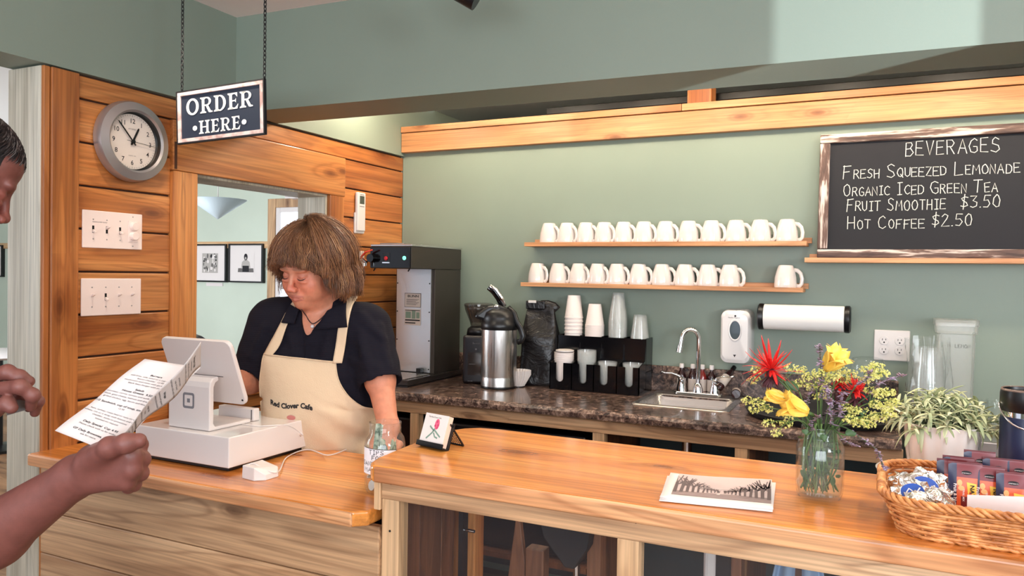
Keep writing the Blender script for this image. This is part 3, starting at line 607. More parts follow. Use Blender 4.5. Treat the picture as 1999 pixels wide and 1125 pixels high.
# hand soap dispenser
t = thing('soap_dispenser', 'white wall mounted automatic soap dispenser with an oval window', 'dispenser', (1.655, 0, 1.055))
def sil(w, h, r, n=6): return [(p[0], p[1]) for p in rr(-w/2, w/2, 0, h, r, 0, n)]
g = G(); L = [(0,1.0,0),(.055,1.0,0),(.085,.94,.006),(.095,.80,.02)]
w0, h0 = .122, .222
vs = []; n0 = None
for y, s, ins in L:
    pts_ = sil(w0*s, h0-2*ins, .03*s); n0 = len(pts_); vs += [(a, -y, b+ins) for a, b in pts_]
g.add(vs, [(k*n0+i, (k)*n0+(i+1) % n0, (k+1)*n0+(i+1) % n0, (k+1)*n0+i) for k in range(3) for i in range(n0)]+[tuple(range(3*n0, 4*n0))])
g.obj('case', M_whiteg, t, smooth=True, auto=.6)
G().lathe([(.026,0),(.0265,.004),(.0215,.006),(.0205,.001)], 32, (0,0,0), cap=False, ax='y').obj('window_ring', M_whiteg, t, smooth=True)
r_ = [c for c in t.children][-1]; r_.location = (0, -.093, .138); r_.scale = (1, 1, 1.75)
o = G().lathe([(.021,0),(.021,.003)], 32, (0,0,0), ax='y').obj('window', mat('smoke_window', srgb(70,80,86), .05, Coat_Weight=1), t); o.location = (0,-.0935,.138); o.scale = (1,1,1.75)
g = G(); mp = plane_map((0,-.0955,0), (1,0,0), (0,0,1)); poly2(g, [(-.006,.040),(.006,.040),(0,.030)], mp); disc2(g, 0, .195, .004, mp); printed(g, 'Healthy Hygiene', -.028, .186, .005, mp); g.obj('printing', M_ink, t)
# paper towel
t = thing('paper_towel_roll', 'white paper towel roll on a black wall holder', 'paper towel', (1.91, -.085, 1.2515))
G().lathe([(.020,-.145),(.049,-.145),(.0495,-.14),(.0495,.14),(.049,.145),(.020,.145)], 40, ax='x').obj('roll', mat('tissue', srgb(244,238,232), .9), t, smooth=True, auto=.8)
for s in (-1, 1):
    G().lathe([(.050,s*.1465),(.052,s*.150),(.052,s*.163),(.046,s*.168),(.010,s*.168)], 32, ax='x').obj('end_cap', M_black, t, smooth=True, auto=.7)
    G().box(s*.158-.007, s*.158+.007, 0, .083, -.014, .014).obj('arm', M_black, t, bevel=.003)
G().box(-.165,.165,.078,.084,-.02,.02).obj('wall_plate', M_black, t)
# outlet
t = thing('wall_outlet', 'white four-socket wall outlet above the back counter', 'outlet', (2.219, 0, 1.155))
G().box(-.061,.061,-.006,0,-.058,.058).obj('cover_plate', M_white, t, bevel=.003)
for x in (-.0265, .0265):
    for z in (-.0185, .0185):
        G().lathe([(.0168,-.0),(.0168,.0088),(.016,.0095)], 24, (x, 0, z), ax='y').obj('socket', M_white, t, smooth=True, auto=.7)
        g = G(); mp = plane_map((x,-.0096,z), (1,0,0), (0,0,1)); rect2(g, -.007,-.0052,.0, .0075, mp); rect2(g, .0045,.0065,.001,.0072, mp); disc2(g, 0, -.007, .0028, mp); g.obj('slots', M_dark, t)
# ---- coffee brewer
t = thing('coffee_brewer', 'tall stainless and black coffee brewer in the corner of the back counter', 'coffee machine', (.15, 0, BACK))
M_bside = mat('dark_steel', srgb(78,72,66), .42, .7)
G().box(0,.21,-.268,-.035,.03,.505).obj('column', M_bside, t, bevel=.002)
M_plate = mat('foil_plate', (.72,.76,.78,1), .34, .9); n = N(M_plate); f = n.noise(n.coords(), 7, 3, .5, .8); n.bump(f, .25, .01)
G().box(.006,.190,-.272,-.268,.035,.505).obj('front_plate', M_plate, t)
for z in (.05,.18,.31,.44):
    for x in (.011,.184): G().lathe([(.003,0),(.003,.002)], 8, (x,-.272,z), ax='y').obj('screw', M_dark, t)
G().box(0,.212,-.467,-.035,.506,.602).obj('head', M_bside, t, bevel=.002); G().box(-.002,.214,-.469,-.030,.602,.6105).obj('lid', mat('lid_steel', (.75,.72,.70,1), .25, 1), t, bevel=.002)
G().box(.035,.16,-.45,-.30,.6105,.617).obj('top_pan', M_steelx, t, bevel=.002)
G().box(0,.208,-.4725,-.467,.508,.598).obj('control_panel', M_blackg, t, bevel=.001)
G().lathe([(.0088,0),(.0088,.002)], 20, (.179,-.4725,.551), ax='y').obj('green_lamp', mat('green_led', srgb(120,230,190), .3, Emission_Color=(.2,.9,.6,1), Emission_Strength=1.4), t)
G().lathe([(.009,0),(.009,.004),(.006,.006)], 16, (.085,-.4725,.549), ax='y').obj('red_switch', mat('red_plastic', srgb(196,30,40), .3), t)
G().box(.068,.104,-.474,-.4725,.533,.574).obj('switch_plate', M_black, t); G().box(.066,.102,-.4755,-.4725,.528,.533).obj('switch_trim', M_chrome, t)
G().cyl((.018,-.46,.55),(.018,-.50,.55),.018,n=20).obj('faucet_body', M_blackg, t, smooth=True, auto=.8)
G().tube([(.030,-.500,.585),(.0,-.505,.575),(-.022,-.505,.556),(-.026,-.505,.545)], [.006,.008,.008,.007], 8, flat=.5).obj('faucet_lever', mat('red_lever', srgb(216,62,40), .35), t, smooth=True)
G().cyl((-.02,-.50,.545),(.0,-.50,.530),.008).obj('faucet_spout', M_chrome, t); G().cyl((-.006,-.50,.535),(-.006,-.50,.515),.006).obj('faucet_tip', M_chrome, t)
for x in (.02,.2): G().cyl((x,-.462,.506),(x-.008,-.462,.494),.003,n=6).obj('funnel_rail', M_black, t)
G().box(-.02,.225,-.505,-.035,0,.006).obj('foot_pan', M_black, t)
g = G(); g.box(-.018,.226,-.503,-.036,.006,.030); g.obj('warmer_tray', mat('tray_steel', srgb(92,86,84), .22, .8), t, bevel=.003); G().box(-.0,.20,-.49,-.29,.030,.0325).obj('warmer_plate', M_steel, t, bevel=.001)
G().box(.135,.158,-.300,-.274,.030,.055).obj('warmer_knob', M_black, t)
g = G(); mp = plane_map((.051,-.2725,.33), (1,0,0), (0,0,1)); g.mi = 0; rect2(g, 0,.088,0,.065,mp); rect2(g, 0,.088,-.082,-.008,mp)
mp = plane_map((.051,-.2725,.33), (1,0,0), (0,0,1), .0012); g.mi = 1; printed(g, 'BUNN', .016, .046, .011, mp, .02, 1.4)
for i in range(6): rect2(g, .01,.078-.008*(i % 3), .036-.005*i, .0375-.005*i, mp)
for a, b in ((0,.002),(.063,.065)): rect2(g, 0,.088,a,b,mp)
for a, b in ((0,.0015),(.0865,.088)): rect2(g, a,b,0,.065,mp)
g.mi = 2; rect2(g, .006,.035,-.05,-.02,mp); rect2(g, .04,.06,-.052,-.016,mp); rect2(g, .064,.082,-.05,-.022,mp); g.mi = 1; rect2(g,.004,.084,-.062,-.056,mp); rect2(g,.004,.06,-.074,-.069,mp); rect2(g,.004,.084,-.016,-.013,mp)
g.obj('spec_label', [M_label, M_ink, mat('label_green', srgb(120,140,124), .7)], t)
# ---- grinder
M_smoke = thin('smoke_plastic', (.05,.035,.03,1), .5, .08)
t = thing('coffee_grinder', 'black burr coffee grinder between the brewer and the steel airpot', 'grinder', (.545, -.19, BACK), math.radians(20))
G().prism([(-.058,-.075),(.058,-.075),(.062,-.05),(.058,.075),(-.058,.075),(-.062,-.05)], 0, .215).obj('body', mat('grinder_black', srgb(22,16,20), .25), t, bevel=.012, seg=3)
G().lathe([(.055,.215),(.050,.24),(.036,.252)], 28).obj('neck', M_black, t, smooth=True)
G().lathe([(.034,.245),(.040,.27),(.062,.325),(.066,.345),(.060,.345),(.036,.268)], 32, cap=False).obj('hopper', M_smoke, t, smooth=True)
G().lathe([(.067,.343),(.067,.352),(.058,.357),(.01,.358)], 32).obj('hopper_lid', M_smoke, t, smooth=True, auto=.8)
G().box(-.035,.04,-.079,-.076,.04,.14).obj('grounds_window', M_smoke, t, bevel=.001)
g = G(); mp = plane_map((-.035,-.0805,0),(1,0,0),(0,0,1)); printed(g,'Baratza',.02,.178,.008,mp); printed(g,'ENCORE',.0,.012,.004,mp); g.box(-.03,.0,-.0815,-.0805,.088,.0895); g.obj('printing', M_greyink, t)
G().lathe([(.004,0),(.004,.002)], 10, (.0,-.076,.155), ax='y').obj('button', M_greyink, t)
# ---- airpot
t = thing('airpot', 'brushed steel airpot with black pump lid on the back counter', 'airpot', (.700, -.292, BACK))
G().lathe([(.070,0),(.077,.003),(.077,.01)], 40).obj('foot', M_black, t, smooth=True, auto=.8)
G().lathe([(.0765,.01),(.0765,.045),(.0755,.048),(.0765,.051),(.0765,.250)], 48, cap=False).obj('shell', M_steel, t, smooth=True, auto=.8)
g = G(); g.lathe([(.0765,.250),(.079,.253),(.079,.278),(.074,.284),(.074,.300),(.066,.325),(.045,.340),(.02,.345)], 40); g.obj('collar', M_black, t, smooth=True, auto=.9)
G().prism([(-.108,.300),(-.060,.286),(.04,.296),(.052,.335),(.0,.357),(-.05,.352),(-.098,.318)], -.034, .034, 'y').obj('spout_hood', M_black, t, bevel=.012, seg=3)
t.children[-1].rotation_euler[2] = math.radians(25)
G().tube([(.020,-.005,.348),(.004,-.012,.385),(-.016,-.022,.415),(-.038,-.034,.432)], [.012,.013,.013,.010], 10, flat=1.3).obj('pump_lever', M_blackg, t, smooth=True)
G().tube([(.028,-.010,.350),(.013,-.017,.388),(-.008,-.026,.420),(-.030,-.036,.437)], [.006,.007,.007,.006], 8, flat=1.6).obj('lever_trim', M_chrome, t, smooth=True)
G().ball((.0,-.03,.350), .010, 12, (1.2,1,1)).obj('lever_hinge', M_chrome, t, smooth=True)
G().tube([(.040,.0,.345),(.068,.0,.320),(.082,.0,.285),(.100,.0,.260),(.112,.0,.225),(.106,.0,.205),(.088,.0,.200)], .009, 10, flat=1.5).obj('carry_handle', M_black, t, smooth=True); t.children[-1].rotation_euler[2] = math.radians(25)
# ---- filters + bag
t = thing('coffee_filters', 'stack of white fluted coffee filters between airpot and black bag', 'coffee filters', (.765, -.23, BACK+.005))
for k in range(6):
    g = G(); n_ = 48; vs = []
    for r, z, a in ((.028, .0, 0), (.052, .05, .004)):
        for i in range(n_): th = 2*PI*i/n_; q = r+a*(1 if i % 2 else -1); vs.append((q*math.cos(th), q*math.sin(th), z+.0035*k))
    g.add(vs, [(i, (i+1) % n_, n_+(i+1) % n_, n_+i) for i in range(n_)]); g.obj('filter', M_paper, t)
t.rotation_euler[1] = .0
t = thing('filter_stand', 'black cup under the coffee filters', 'stand', (.765,-.23,BACK)); G().lathe([(.03,0),(.03,.004)], 20).obj('dish', M_black, t)
M_bag = mat('black_foil', srgb(20,17,19), .34); n = N(M_bag); n.bump(n.noise(n.coords((1,1,1.6)), 9, 4, .6, 1.2), .8, .012)
t = thing('coffee_bag', 'tall black foil coffee bag folded over at the top', 'bag', (.818, -.115, BACK), math.radians(6))
g = G(); NB, MB_ = 40, 26; vs = []
for k in range(MB_):
    v = k/(MB_-1); z = .345*v; w = .088*(1-.06*v) if v < .62 else .088*(.963-.22*(v-.62)/.38); d = .058*(1-.12*v) if v < .6 else .058*(.93-.86*((v-.6)/.4)**.9)+.002
    for i in range(NB):
        a = 2*PI*i/NB; cx_, cy_ = math.cos(a), math.sin(a); q = (abs(cx_)**4+abs(cy_)**4)**-.25
        x = w*cx_*q; y = d*cy_*q
        if abs(cx_)*q > .9: x *= 1-.10*(1-abs(y)/max(d,1e-3))*v
        y += .006*math.sin(9*v+3*cx_)*(.3+v); vs.append((x, y, z))
g.add(vs, [(k*NB+i, k*NB+(i+1) % NB, (k+1)*NB+(i+1) % NB, (k+1)*NB+i) for k in range(MB_-1) for i in range(NB)]+[tuple(range(NB))[::-1]])
g.obj('pouch', M_bag, t, smooth=True)
G().box(-.068,.020,-.016,-.004,.335,.372).obj('folded_top', M_bag, t, bevel=.004); G().box(-.055,-.018,-.020,-.013,.362,.374).obj('tin_tie', mat('tie_white', srgb(206,200,196), .5), t, bevel=.002)
G().tube([(.07,-.0,.33),(.055,.0,.345),(.03,0,.352),(.0,.0,.350)], .012, 8, flat=2).obj('rolled_flap', M_bag, t, smooth=True)
st = tag(G().add([(.918,-.0015,1.292),(.932,-.0015,1.282),(.944,-.0015,1.296),(.930,-.0015,1.306)], [(0,1,2,3)]).obj('wall_sticker', M_label, None, solid=.001), 'small white square sticker on the wall below the lower ledge', 'sticker')
# ---- cup organizer
t = thing('cup_organizer', 'black tiered cup and lid organizer on the back counter', 'organizer', (.905, -.215, BACK))
Wd = .395
G().box(0,Wd,0,.19,0,.004).obj('base', M_blackg, t)
g = G()   # front panel with four U-shaped cut-outs built as strips
cuts = [.046,.150,.243,.351]; hw = .0165; zb, zt_ = .034, .115; ed = [0]
xx = 0
for c_ in cuts:
    g.box(xx, c_-hw, 0, .004, .004, zt_); g.box(c_-hw, c_+hw, 0, .004, .004, zb-.0)
    for i in range(8):
        a0, a1 = PI+PI*i/8, PI+PI*(i+1)/8
        g.prism([(c_+hw*math.cos(a0), zb), (c_+hw*math.cos(a1), zb), (c_+hw*math.cos(a1), zb+hw+hw*math.sin(a1)), (c_+hw*math.cos(a0), zb+hw+hw*math.sin(a0))], 0, .004, 'y')
    xx = c_+hw
g.box(xx, Wd, 0, .004, .004, zt_); g.obj('front_panel', M_blackg, t)
g = G(); g.box(0,Wd,.095,.099,.004,.225); g.obj('middle_panel', M_blackg, t); G().box(0,Wd,.186,.190,.004,.225).obj('back_panel', M_blackg, t)
for x in (0, .099, .197, .297, Wd-.004):
    G().prism([(0,.004),(.19,.004),(.19,.228),(.100,.228),(.085,.135),(.0,.115)], x, x+.004, 'x').obj('divider', M_blackg, t)
G().box(0,Wd,.099,.186,.085,.088).obj('upper_deck', M_blackg, t)
def cup_stack(name, label, loc, r0, r1, h, count, step, m, grp, up=False, rim=.0015):
    t = thing(name, label, 'cup', loc, 0, grp)
    for k in range(count):
        z = k*step
        if up: prof = [(r0,z),(r1,z+h),(r1+rim,z+h),(r1+rim,z+h-.003)]
        else: prof = [(r1+rim,z),(r1+rim,z+.004),(r1,z+.0045),(r0,z+h),(r0-.004,z+h-.001)]
        # one cup of the nested stack
        o = (G().lathe(prof, 28, cap=False)); 
        if not up: o.add([(r0*.98*math.cos(2*PI*i/28), r0*.98*math.sin(2*PI*i/28), z+h-.003) for i in range(28)], [tuple(range(28))])
        o.obj('cup', m, t, smooth=True, auto=.7)
    return t
M_cup = mat('paper_cup', srgb(240,228,222), .55)
cup_stack('cup_stack', 'tall stack of white paper cups upside down, left in the black organizer', (.957,-.072,BACK+.088), .028, .040, .100, 14, .0163, M_cup, 'stacks of cups in the organizer')
cup_stack('cup_stack', 'second stack of white paper cups upside down, closely nested', (1.055,-.072,BACK+.088), .027, .041, .095, 27, .0070, M_cup, 'stacks of cups in the organizer')
cup_stack('cup_stack', 'tallest stack of clear plastic cups upside down in the organizer', (1.160,-.072,BACK+.088), .025, .041, .120, 28, .0077, M_clear, 'stacks of cups in the organizer')
cup_stack('cup_stack', 'shorter stack of clear plastic cups upside down, rightmost in the organizer', (1.258,-.072,BACK+.088), .027, .040, .100, 20, .0072, M_clear, 'stacks of cups in the organizer')
t_ = cup_stack('cup_stack', 'white paper cups with a lid on top, upright in the front left slot', (.951,-.165,BACK+.006), .029, .042, .118, 5, .008, M_cup, 'cups and lids in the front slots', True)
G().lathe([(.036,0),(.040,.003),(.040,.008),(.030,.011)], 28, (.002,.003,.151)).obj('lid', M_white, t_, smooth=True, auto=.7)
cup_stack('lid_stack', 'clear lids stacked in the second front slot', (1.055,-.165,BACK+.006), .026, .040, .118, 14, .0036, M_clear, 'cups and lids in the front slots', True)
cup_stack('lid_stack', 'clear cups stacked in the third front slot', (1.148,-.165,BACK+.006), .028, .040, .085, 10, .004, M_clear, 'cups and lids in the front slots', True)
cup_stack('lid_stack', 'clear cups stacked in the fourth front slot', (1.256,-.165,BACK+.006), .028, .040, .085, 10, .004, M_clear, 'cups and lids in the front slots', True)
# ---- right end of the counter
t = thing('serving_tray', 'large round black tray on the back counter behind the flowers', 'tray', (2.0, -.335, BACK))
G().lathe([(.235,0),(.25,.004),(.262,.022),(.258,.024),(.245,.007),(.01,.006)], 64, cap=False).obj('dish', M_matte, t, smooth=True, auto=1.0)
t = thing('blender_base', 'squat black appliance on the tray behind the flowers', 'appliance', (2.14, -.20, BACK+.006))
G().lathe([(.085,0),(.09,.01),(.088,.07),(.075,.10),(.02,.104)], 40).obj('base', M_matte, t, smooth=True, auto=.8)
t = thing('glass_jar', 'clear glass jar standing upside down behind the flowers', 'jar', (2.14, -.20, BACK+.111))
G().lathe([(.052,0),(.052,.02),(.058,.03),(.058,.075),(.050,.093),(.030,.098),(.0,.096)], 36, cap=False).obj('glass', M_jar, t, smooth=True, auto=1.2); G().lathe([(.0535,.004),(.0545,.007),(.0535,.010)], 36, cap=False).obj('rim', M_jar, t, smooth=True)
cup_stack('plastic_cup_stack', 'sleeve of large clear plastic cups upside down near the outlet', (2.335,-.16,BACK), .040, .053, .13, 14, .0095, M_clear, None)
g = G(); rq = random.Random(5)
g.grid(lambda u, v: ((.062+.010*math.sin(9*u*2*PI+5*v)+.006*math.sin(23*u+9*v))*math.cos(2*PI*u), (.062+.010*math.sin(7*u*2*PI+3*v))*math.sin(2*PI*u), v*.285+.01*math.sin(12*u)), 60, 14)
bg_ = g.obj('plastic_bag', thin('film', (.85,.85,.85,1), .06, .1), None, smooth=True); bg_.location = (2.335,-.16,BACK); tag(bg_, 'crinkled clear plastic sleeve around the large clear cups', 'bag')
t = thing('food_container', 'tall cloudy square plastic container with lid against the wall', 'container', (2.42, -.10, BACK))
def sqloop(s, z, r=.02): return rr(-s, s, -s, s, r, z, 4)
g = G(); Ls = [sqloop(.052,0), sqloop(.054,.004), sqloop(.059,.30), sqloop(.065,.305), sqloop(.066,.335)]
n_ = len(Ls[0]); g.add([p for L in Ls for p in L], [(k*n_+i, k*n_+(i+1) % n_, (k+1)*n_+(i+1) % n_, (k+1)*n_+i) for k in range(len(Ls)-1) for i in range(n_)]+[tuple(range(n_))[::-1]])
g.obj('tub', M_frost, t, smooth=True, auto=.8)
g = G(); Ls = [sqloop(.068,.330), sqloop(.0685,.350), sqloop(.067,.352)]; g.add([p for L in Ls for p in L], [(k*n_+i, k*n_+(i+1) % n_, (k+1)*n_+(i+1) % n_, (k+1)*n_+i) for k in range(2) for i in range(n_)]+[tuple(2*n_+i for i in range(n_))]); g.obj('lid', M_frost, t, smooth=True, auto=.8)
g = G(); mp = plane_map((-.04,-.061,0),(1,0,0),(0,0,1)); strokes(g,'6-19',.0,.255,.012,mp,.001); strokes(g,'LEMON',.035,.255,.012,mp,.001); g.obj('marker_note', M_ink, t)
G().tube([(-.052,-.056,.30),(-.054,-.058,.2),(-.053,-.056,.01)], .002, 6).obj('edge_rib', M_frost, t)
t = thing('drinking_glass', 'small clear tumbler beside the blue bottle on the far counter', 'glass', (2.475, -.22, BACK)); G().lathe([(.030,0),(.034,.003),(.037,.085),(.035,.085),(.031,.006)], 28).obj('tumbler', M_jar, t, smooth=True, auto=1.0)
t = thing('drinking_glass', 'second clear tumbler partly behind the blue bottle', 'glass', (2.545, -.20, BACK)); G().lathe([(.030,0),(.034,.003),(.038,.088),(.036,.088),(.031,.006)], 28).obj('tumbler', M_jar, t, smooth=True, auto=1.0)
tag(G().lathe([(.018,0),(.018,.05)], 20, (2.61,-.30,BACK-.004)).obj('red_cap', mat('red_cap', srgb(150,20,28), .4), None, smooth=True, auto=.7), 'small dark red cap between the tumblers and the blue bottle', 'cap')
# ================================================================== on the left wall
def wall_thing(name, label, cat, y, z, x=0.0): return thing(name, label, cat, (x, y, z))
t = wall_thing('wall_clock', 'round brushed silver wall clock on the pine boards, showing about seven to one', 'clock', -1.562, 1.806)
M_silver = mat('silver_paint', srgb(178,172,172), .34, .75)
G().lathe([(.119,0),(.128,.006),(.128,.020),(.123,.034),(.099,.041),(.092,.036)], 72, ax='x', cap=False).obj('rim', M_silver, t, smooth=True, auto=.9)
G().lathe([(.0925,.036),(.0925,.020),(.087,.016)], 72, ax='x', cap=False).obj('inner_ring', M_black, t, smooth=True, auto=.8)
G().lathe([(.0905,.010),(.0905,.016)], 64, ax='x').obj('dial', mat('clock_dial', srgb(232,216,206), .6), t)
g = G(); mp = lambda a, b: np.array([.0168, a, b])
for i in range(1, 13):
    a = PI/2-i*PI/6; printed(g, str(i),   .066*math.cos(a), .066*math.sin(a)-.0075, .0150, mp, .008, 1.0, 'CENTER')
for i in range(60):
    a = i*PI/30; l = .0035 if i % 5 else .006; c_, s_ = math.cos(a), math.sin(a); r1 = .0845
    poly2(g, [((r1-l)*c_-.0005*s_, (r1-l)*s_+.0005*c_), ((r1-l)*c_+.0005*s_, (r1-l)*s_-.0005*c_), (r1*c_+.0005*s_, r1*s_-.0005*c_), (r1*c_-.0005*s_, r1*s_+.0005*c_)], mp)
g.obj('numerals', M_ink, t)
g = G(); printed(g, 'ATOMIC', 0, .037, .0055, mp, 0, 1, 'CENTER'); printed(g, 'QUARTZ  USA', 0, -.046, .003, mp, 0, 1, 'CENTER'); g.obj('dial_print', M_greyink, t)
def hand(name, ang, l0, l1, w, x, m):
    c_, s_ = math.cos(ang), math.sin(ang); g = G()
    P_ = [(-l0, -w), (l1*.9, -w), (l1, -w*.4), (l1, w*.4), (l1*.9, w), (-l0, w)]
    g.prism([(a*c_-b*s_, a*s_+b*c_) for a, b in P_], x, x+.001, 'x'); return g.obj(name, m, t)
hand('hour_hand', PI/2-math.radians(26), .012, .050, .0032, .019, M_black)
hand('minute_hand', PI/2-math.radians(-42), .014, .079, .0022, .021, M_black)
hand('second_hand', PI/2-math.radians(94), .024, .082, .0006, .023, M_black)
G().lathe([(.006,.018),(.006,.025)], 16, ax='x').obj('hub', M_black, t)
G().lathe([(.0915,.034),(.0,.0345)], 48, ax='x', cap=False).obj('lens', thin('clock_glass', (1,1,1,1), .0, .02), t, smooth=True)
M_plate2 = mat('switch_plate', srgb(236,216,208), .38)
def toggle(t, y, z, up, dark=True):
    G().box(.0045,.0052,y-.0035,y+.0035,z-.011,z+.011).obj('slot', M_dark if dark else M_plate2, t)
    s = 1 if up else -1; g = G(); g.prism([(0,0),(.014,s*.007),(.0135,s*.0115),(.0,s*.009),(0,-s*.002)], -.003, .003, 'x')
    g.v = [(b, a, c) for a, b, c in g.v]; o = g.obj('toggle', M_plate2, t, bevel=.001); o.location = (.004, y, z)
for k_, (yy, zz) in enumerate(((-1.6175, 1.5205), (-1.620, 1.3125))):
    t = wall_thing('switch_plate', ['upper four-gang light switch plate with two round dimmer knobs', 'lower four-gang light switch plate with four toggles'][k_], 'light switch', yy, zz)
    G().box(0,.005,-.104,.104,-.0575,.0575).obj('cover_plate', M_plate2, t, bevel=.003, seg=3)
    for j in range(4):
        y = -.069+.046*j
        if k_ == 0 and j == 3:
            G().box(.005,.007,y-.017,y+.017,-.034,.034).obj('dimmer_plate', M_plate2, t, bevel=.001)
            for z in (-.0145,.0165): G().lathe([(.0145,.006),(.0135,.018),(.012,.020),(.001,.020)], 24, (0,y,z), ax='x').obj('knob', M_plate2, t, smooth=True, auto=.8)
        else: toggle(t, y, 0, (j == 1) if k_ == 0 else (j != 1), k_ == 0 or j == 1)
        for z in (-.03,.03) if not (k_ == 0 and j == 3) else (-.047,.047): G().lathe([(.0022,.005),(.0022,.0056)], 10, (0,y,z), ax='x').obj('screw', M_silver, t)
    if k_ == 0: g = G(); printed(g, 'UNDERCOVER FLOOD', -.023, .021, .0032, lambda a, b: np.array([.0054, a-.024, b]), .01, 1.1, 'CENTER'); g.obj('printing', M_greyink, t)
t = wall_thing('remote_control', 'white air conditioner remote in a holder on the boards right of the opening', 'remote control', -.369, 1.58)
G().box(0,.012,-.030,.040,-.0,.095).obj('holder', M_white, t, bevel=.004); G().box(.004,.022,-.026,.034,.01,.188).obj('handset', M_white, t, bevel=.006, seg=3)
G().box(.0215,.0225,-.012,.022,.135,.172).obj('display', mat('lcd', srgb(72,76,66), .3), t); G().box(.0215,.0223,-.010,.020,.176,.179).obj('printing', M_greyink, t); G().box(.0215,.0223,-.012,.022,.122,.125).obj('buttons', M_greyink, t)
t = wall_thing('small_remote', 'small white remote control with grey buttons, hung below the larger remote', 'remote control', -.3575, 1.406)
G().box(0,.016,-.026,.026,0,.094).obj('case', M_white, t, bevel=.005, seg=3)
for z in (.030,.047,.064): G().lathe([(.006,.016),(.006,.0175)], 12, (0,.0,z), ax='x').obj('button', M_greyink, t)
# ================================================================== hanging sign
W_, H_ = .335, .158
c0 = at(433, 221, 2.25)
t = thing('order_sign', 'dark hanging sign reading ORDER HERE on two chains', 'sign', c0, math.radians(2))
yaw_z = math.radians(2.0)
def smap(eps): 
    return lambda a, b: np.array([a*math.cos(yaw_z)-b*math.sin(yaw_z), -.0075-eps, a*math.sin(yaw_z)+b*math.cos(yaw_z)])
def sbox(x0, x1, y0, y1, z0, z1):
    g = G().box(x0, x1, y0, y1, z0, z1); g.v = [(a*math.cos(yaw_z)-c*math.sin(yaw_z), b, a*math.sin(yaw_z)+c*math.cos(yaw_z)) for a, b, c in g.v]; return g
sbox(-W_/2, W_/2, -.006, -.001, -H_/2, H_/2).obj('panel', mat('sign_slate', srgb(38,46,62), .5), t)
M_pinkw = mat('whitewashed', srgb(222,194,186), .6); f_ = N(M_pinkw); f_.l(f_.ramp(f_.noise(f_.coords((1,1,1)), 34, 3), [(.35, srgb(186,150,142)), (.55, srgb(228,204,198))]), f_.b.inputs['Base Color'])
b_ = .011; e_ = .004
for x0, x1, z0, z1 in ((-W_/2+e_, W_/2-e_, H_/2-e_-b_, H_/2-e_), (-W_/2+e_, W_/2-e_, -H_/2+e_, -H_/2+e_+b_), (-W_/2+e_, -W_/2+e_+b_*1.1, -H_/2+e_+b_, H_/2-e_-b_), (W_/2-e_-b_*1.1, W_/2-e_, -H_/2+e_+b_, H_/2-e_-b_)):
    sbox(x0, x1, -.011, -.006, z0, z1).obj('frame_strip', M_pinkw, t, bevel=.001)
for x0, x1, z0, z1 in ((-W_/2, W_/2, H_/2-e_, H_/2), (-W_/2, W_/2, -H_/2, -H_/2+e_), (-W_/2, -W_/2+e_, -H_/2+e_, H_/2-e_), (W_/2-e_, W_/2, -H_/2+e_, H_/2-e_)):
    sbox(x0, x1, -.0115, -.001, z0, z1).obj('edge_strip', M_matte, t)
# slab-serif capitals
def ell(g, cx, cy, rx, ry, ix, iy, a0, a1, mp, n=22):
    for i in range(n):
        t0, t1 = a0+(a1-a0)*i/n, a0+(a1-a0)*(i+1)/n
        poly2(g, [(cx+ix*math.cos(t0), cy+iy*math.sin(t0)), (cx+rx*math.cos(t0), cy+ry*math.sin(t0)), (cx+rx*math.cos(t1), cy+ry*math.sin(t1)), (cx+ix*math.cos(t1), cy+iy*math.sin(t1))], mp)
def serif(g, ch, x, y, h, mp, wx=1.0):
    m = lambda a, b: mp(x+a*h*wx, y+b*h)
    R = lambda a, b, c, d: rect2(g, a, b, c, d, m); Q = lambda *p: poly2(g, p, m)
    if ch == 'O': ell(g, .40, .5, .40, .53, .225, .40, 0, 2*PI, m, 40); return .80
    if ch in 'RDEH':
        R(.10,.27,0,1); R(0,.37,0,.07); R(0,.37,.93,1); Q((.0,.07),(.37,.07),(.27,.14),(.10,.14)); Q((.10,.86),(.27,.86),(.37,.93),(.0,.93))
    if ch == 'D': R(.27,.36,0,.09); R(.27,.36,.91,1); ell(g, .34, .5, .40, .5, .235, .41, -PI/2, PI/2, m); return .76
    if ch == 'R': R(.27,.40,.91,1); R(.27,.40,.44,.53); ell(g, .38, .72, .30, .28, .155, .20, -PI/2, PI/2, m); Q((.32,.50),(.50,.47),(.68,.07),(.52,.04)); Q((.52,.04),(.60,0),(.78,.02),(.76,.09),(.66,.12)); return .76
    if ch == 'E': R(.27,.58,0,.09); R(.27,.58,.91,1); R(.27,.42,.47,.55); Q((.40,.51),(.50,.38),(.50,.66)); Q((.44,.91),(.58,.72),(.58,.91)); Q((.44,.09),(.62,.28),(.58,.09)); Q((.58,0),(.64,.30),(.58,.28)); return .64
    if ch == 'H': R(.57,.74,0,1); R(.47,.84,0,.07); R(.47,.84,.93,1); R(.27,.57,.46,.55); Q((.47,.07),(.84,.07),(.74,.14),(.57,.14)); Q((.57,.86),(.74,.86),(.84,.93),(.47,.93)); return .84
g = G(); mp = smap(.0)
def setword(word, x0, x1, y, h):
    adv = [serif(G(), c, 0, 0, 1, lambda a, b: np.zeros(3)) for c in word]; gap = .09; tot = sum(adv)+gap*(len(word)-1); wx = (x1-x0)/(tot*h); x = x0
    for c, a in zip(word, adv): serif(g, c, x, y, h, mp, wx); x += (a+gap)*h*wx
setword('ORDER', -.131, .123, .005, .047); setword('HERE', -.082, .076, -.055, .039)
for x in (-.098, .090): disc2(g, x, -.036, .0075, mp, 18, rx=.009)
g.obj('lettering', mat('sign_white', srgb(240,240,236), .6), t)
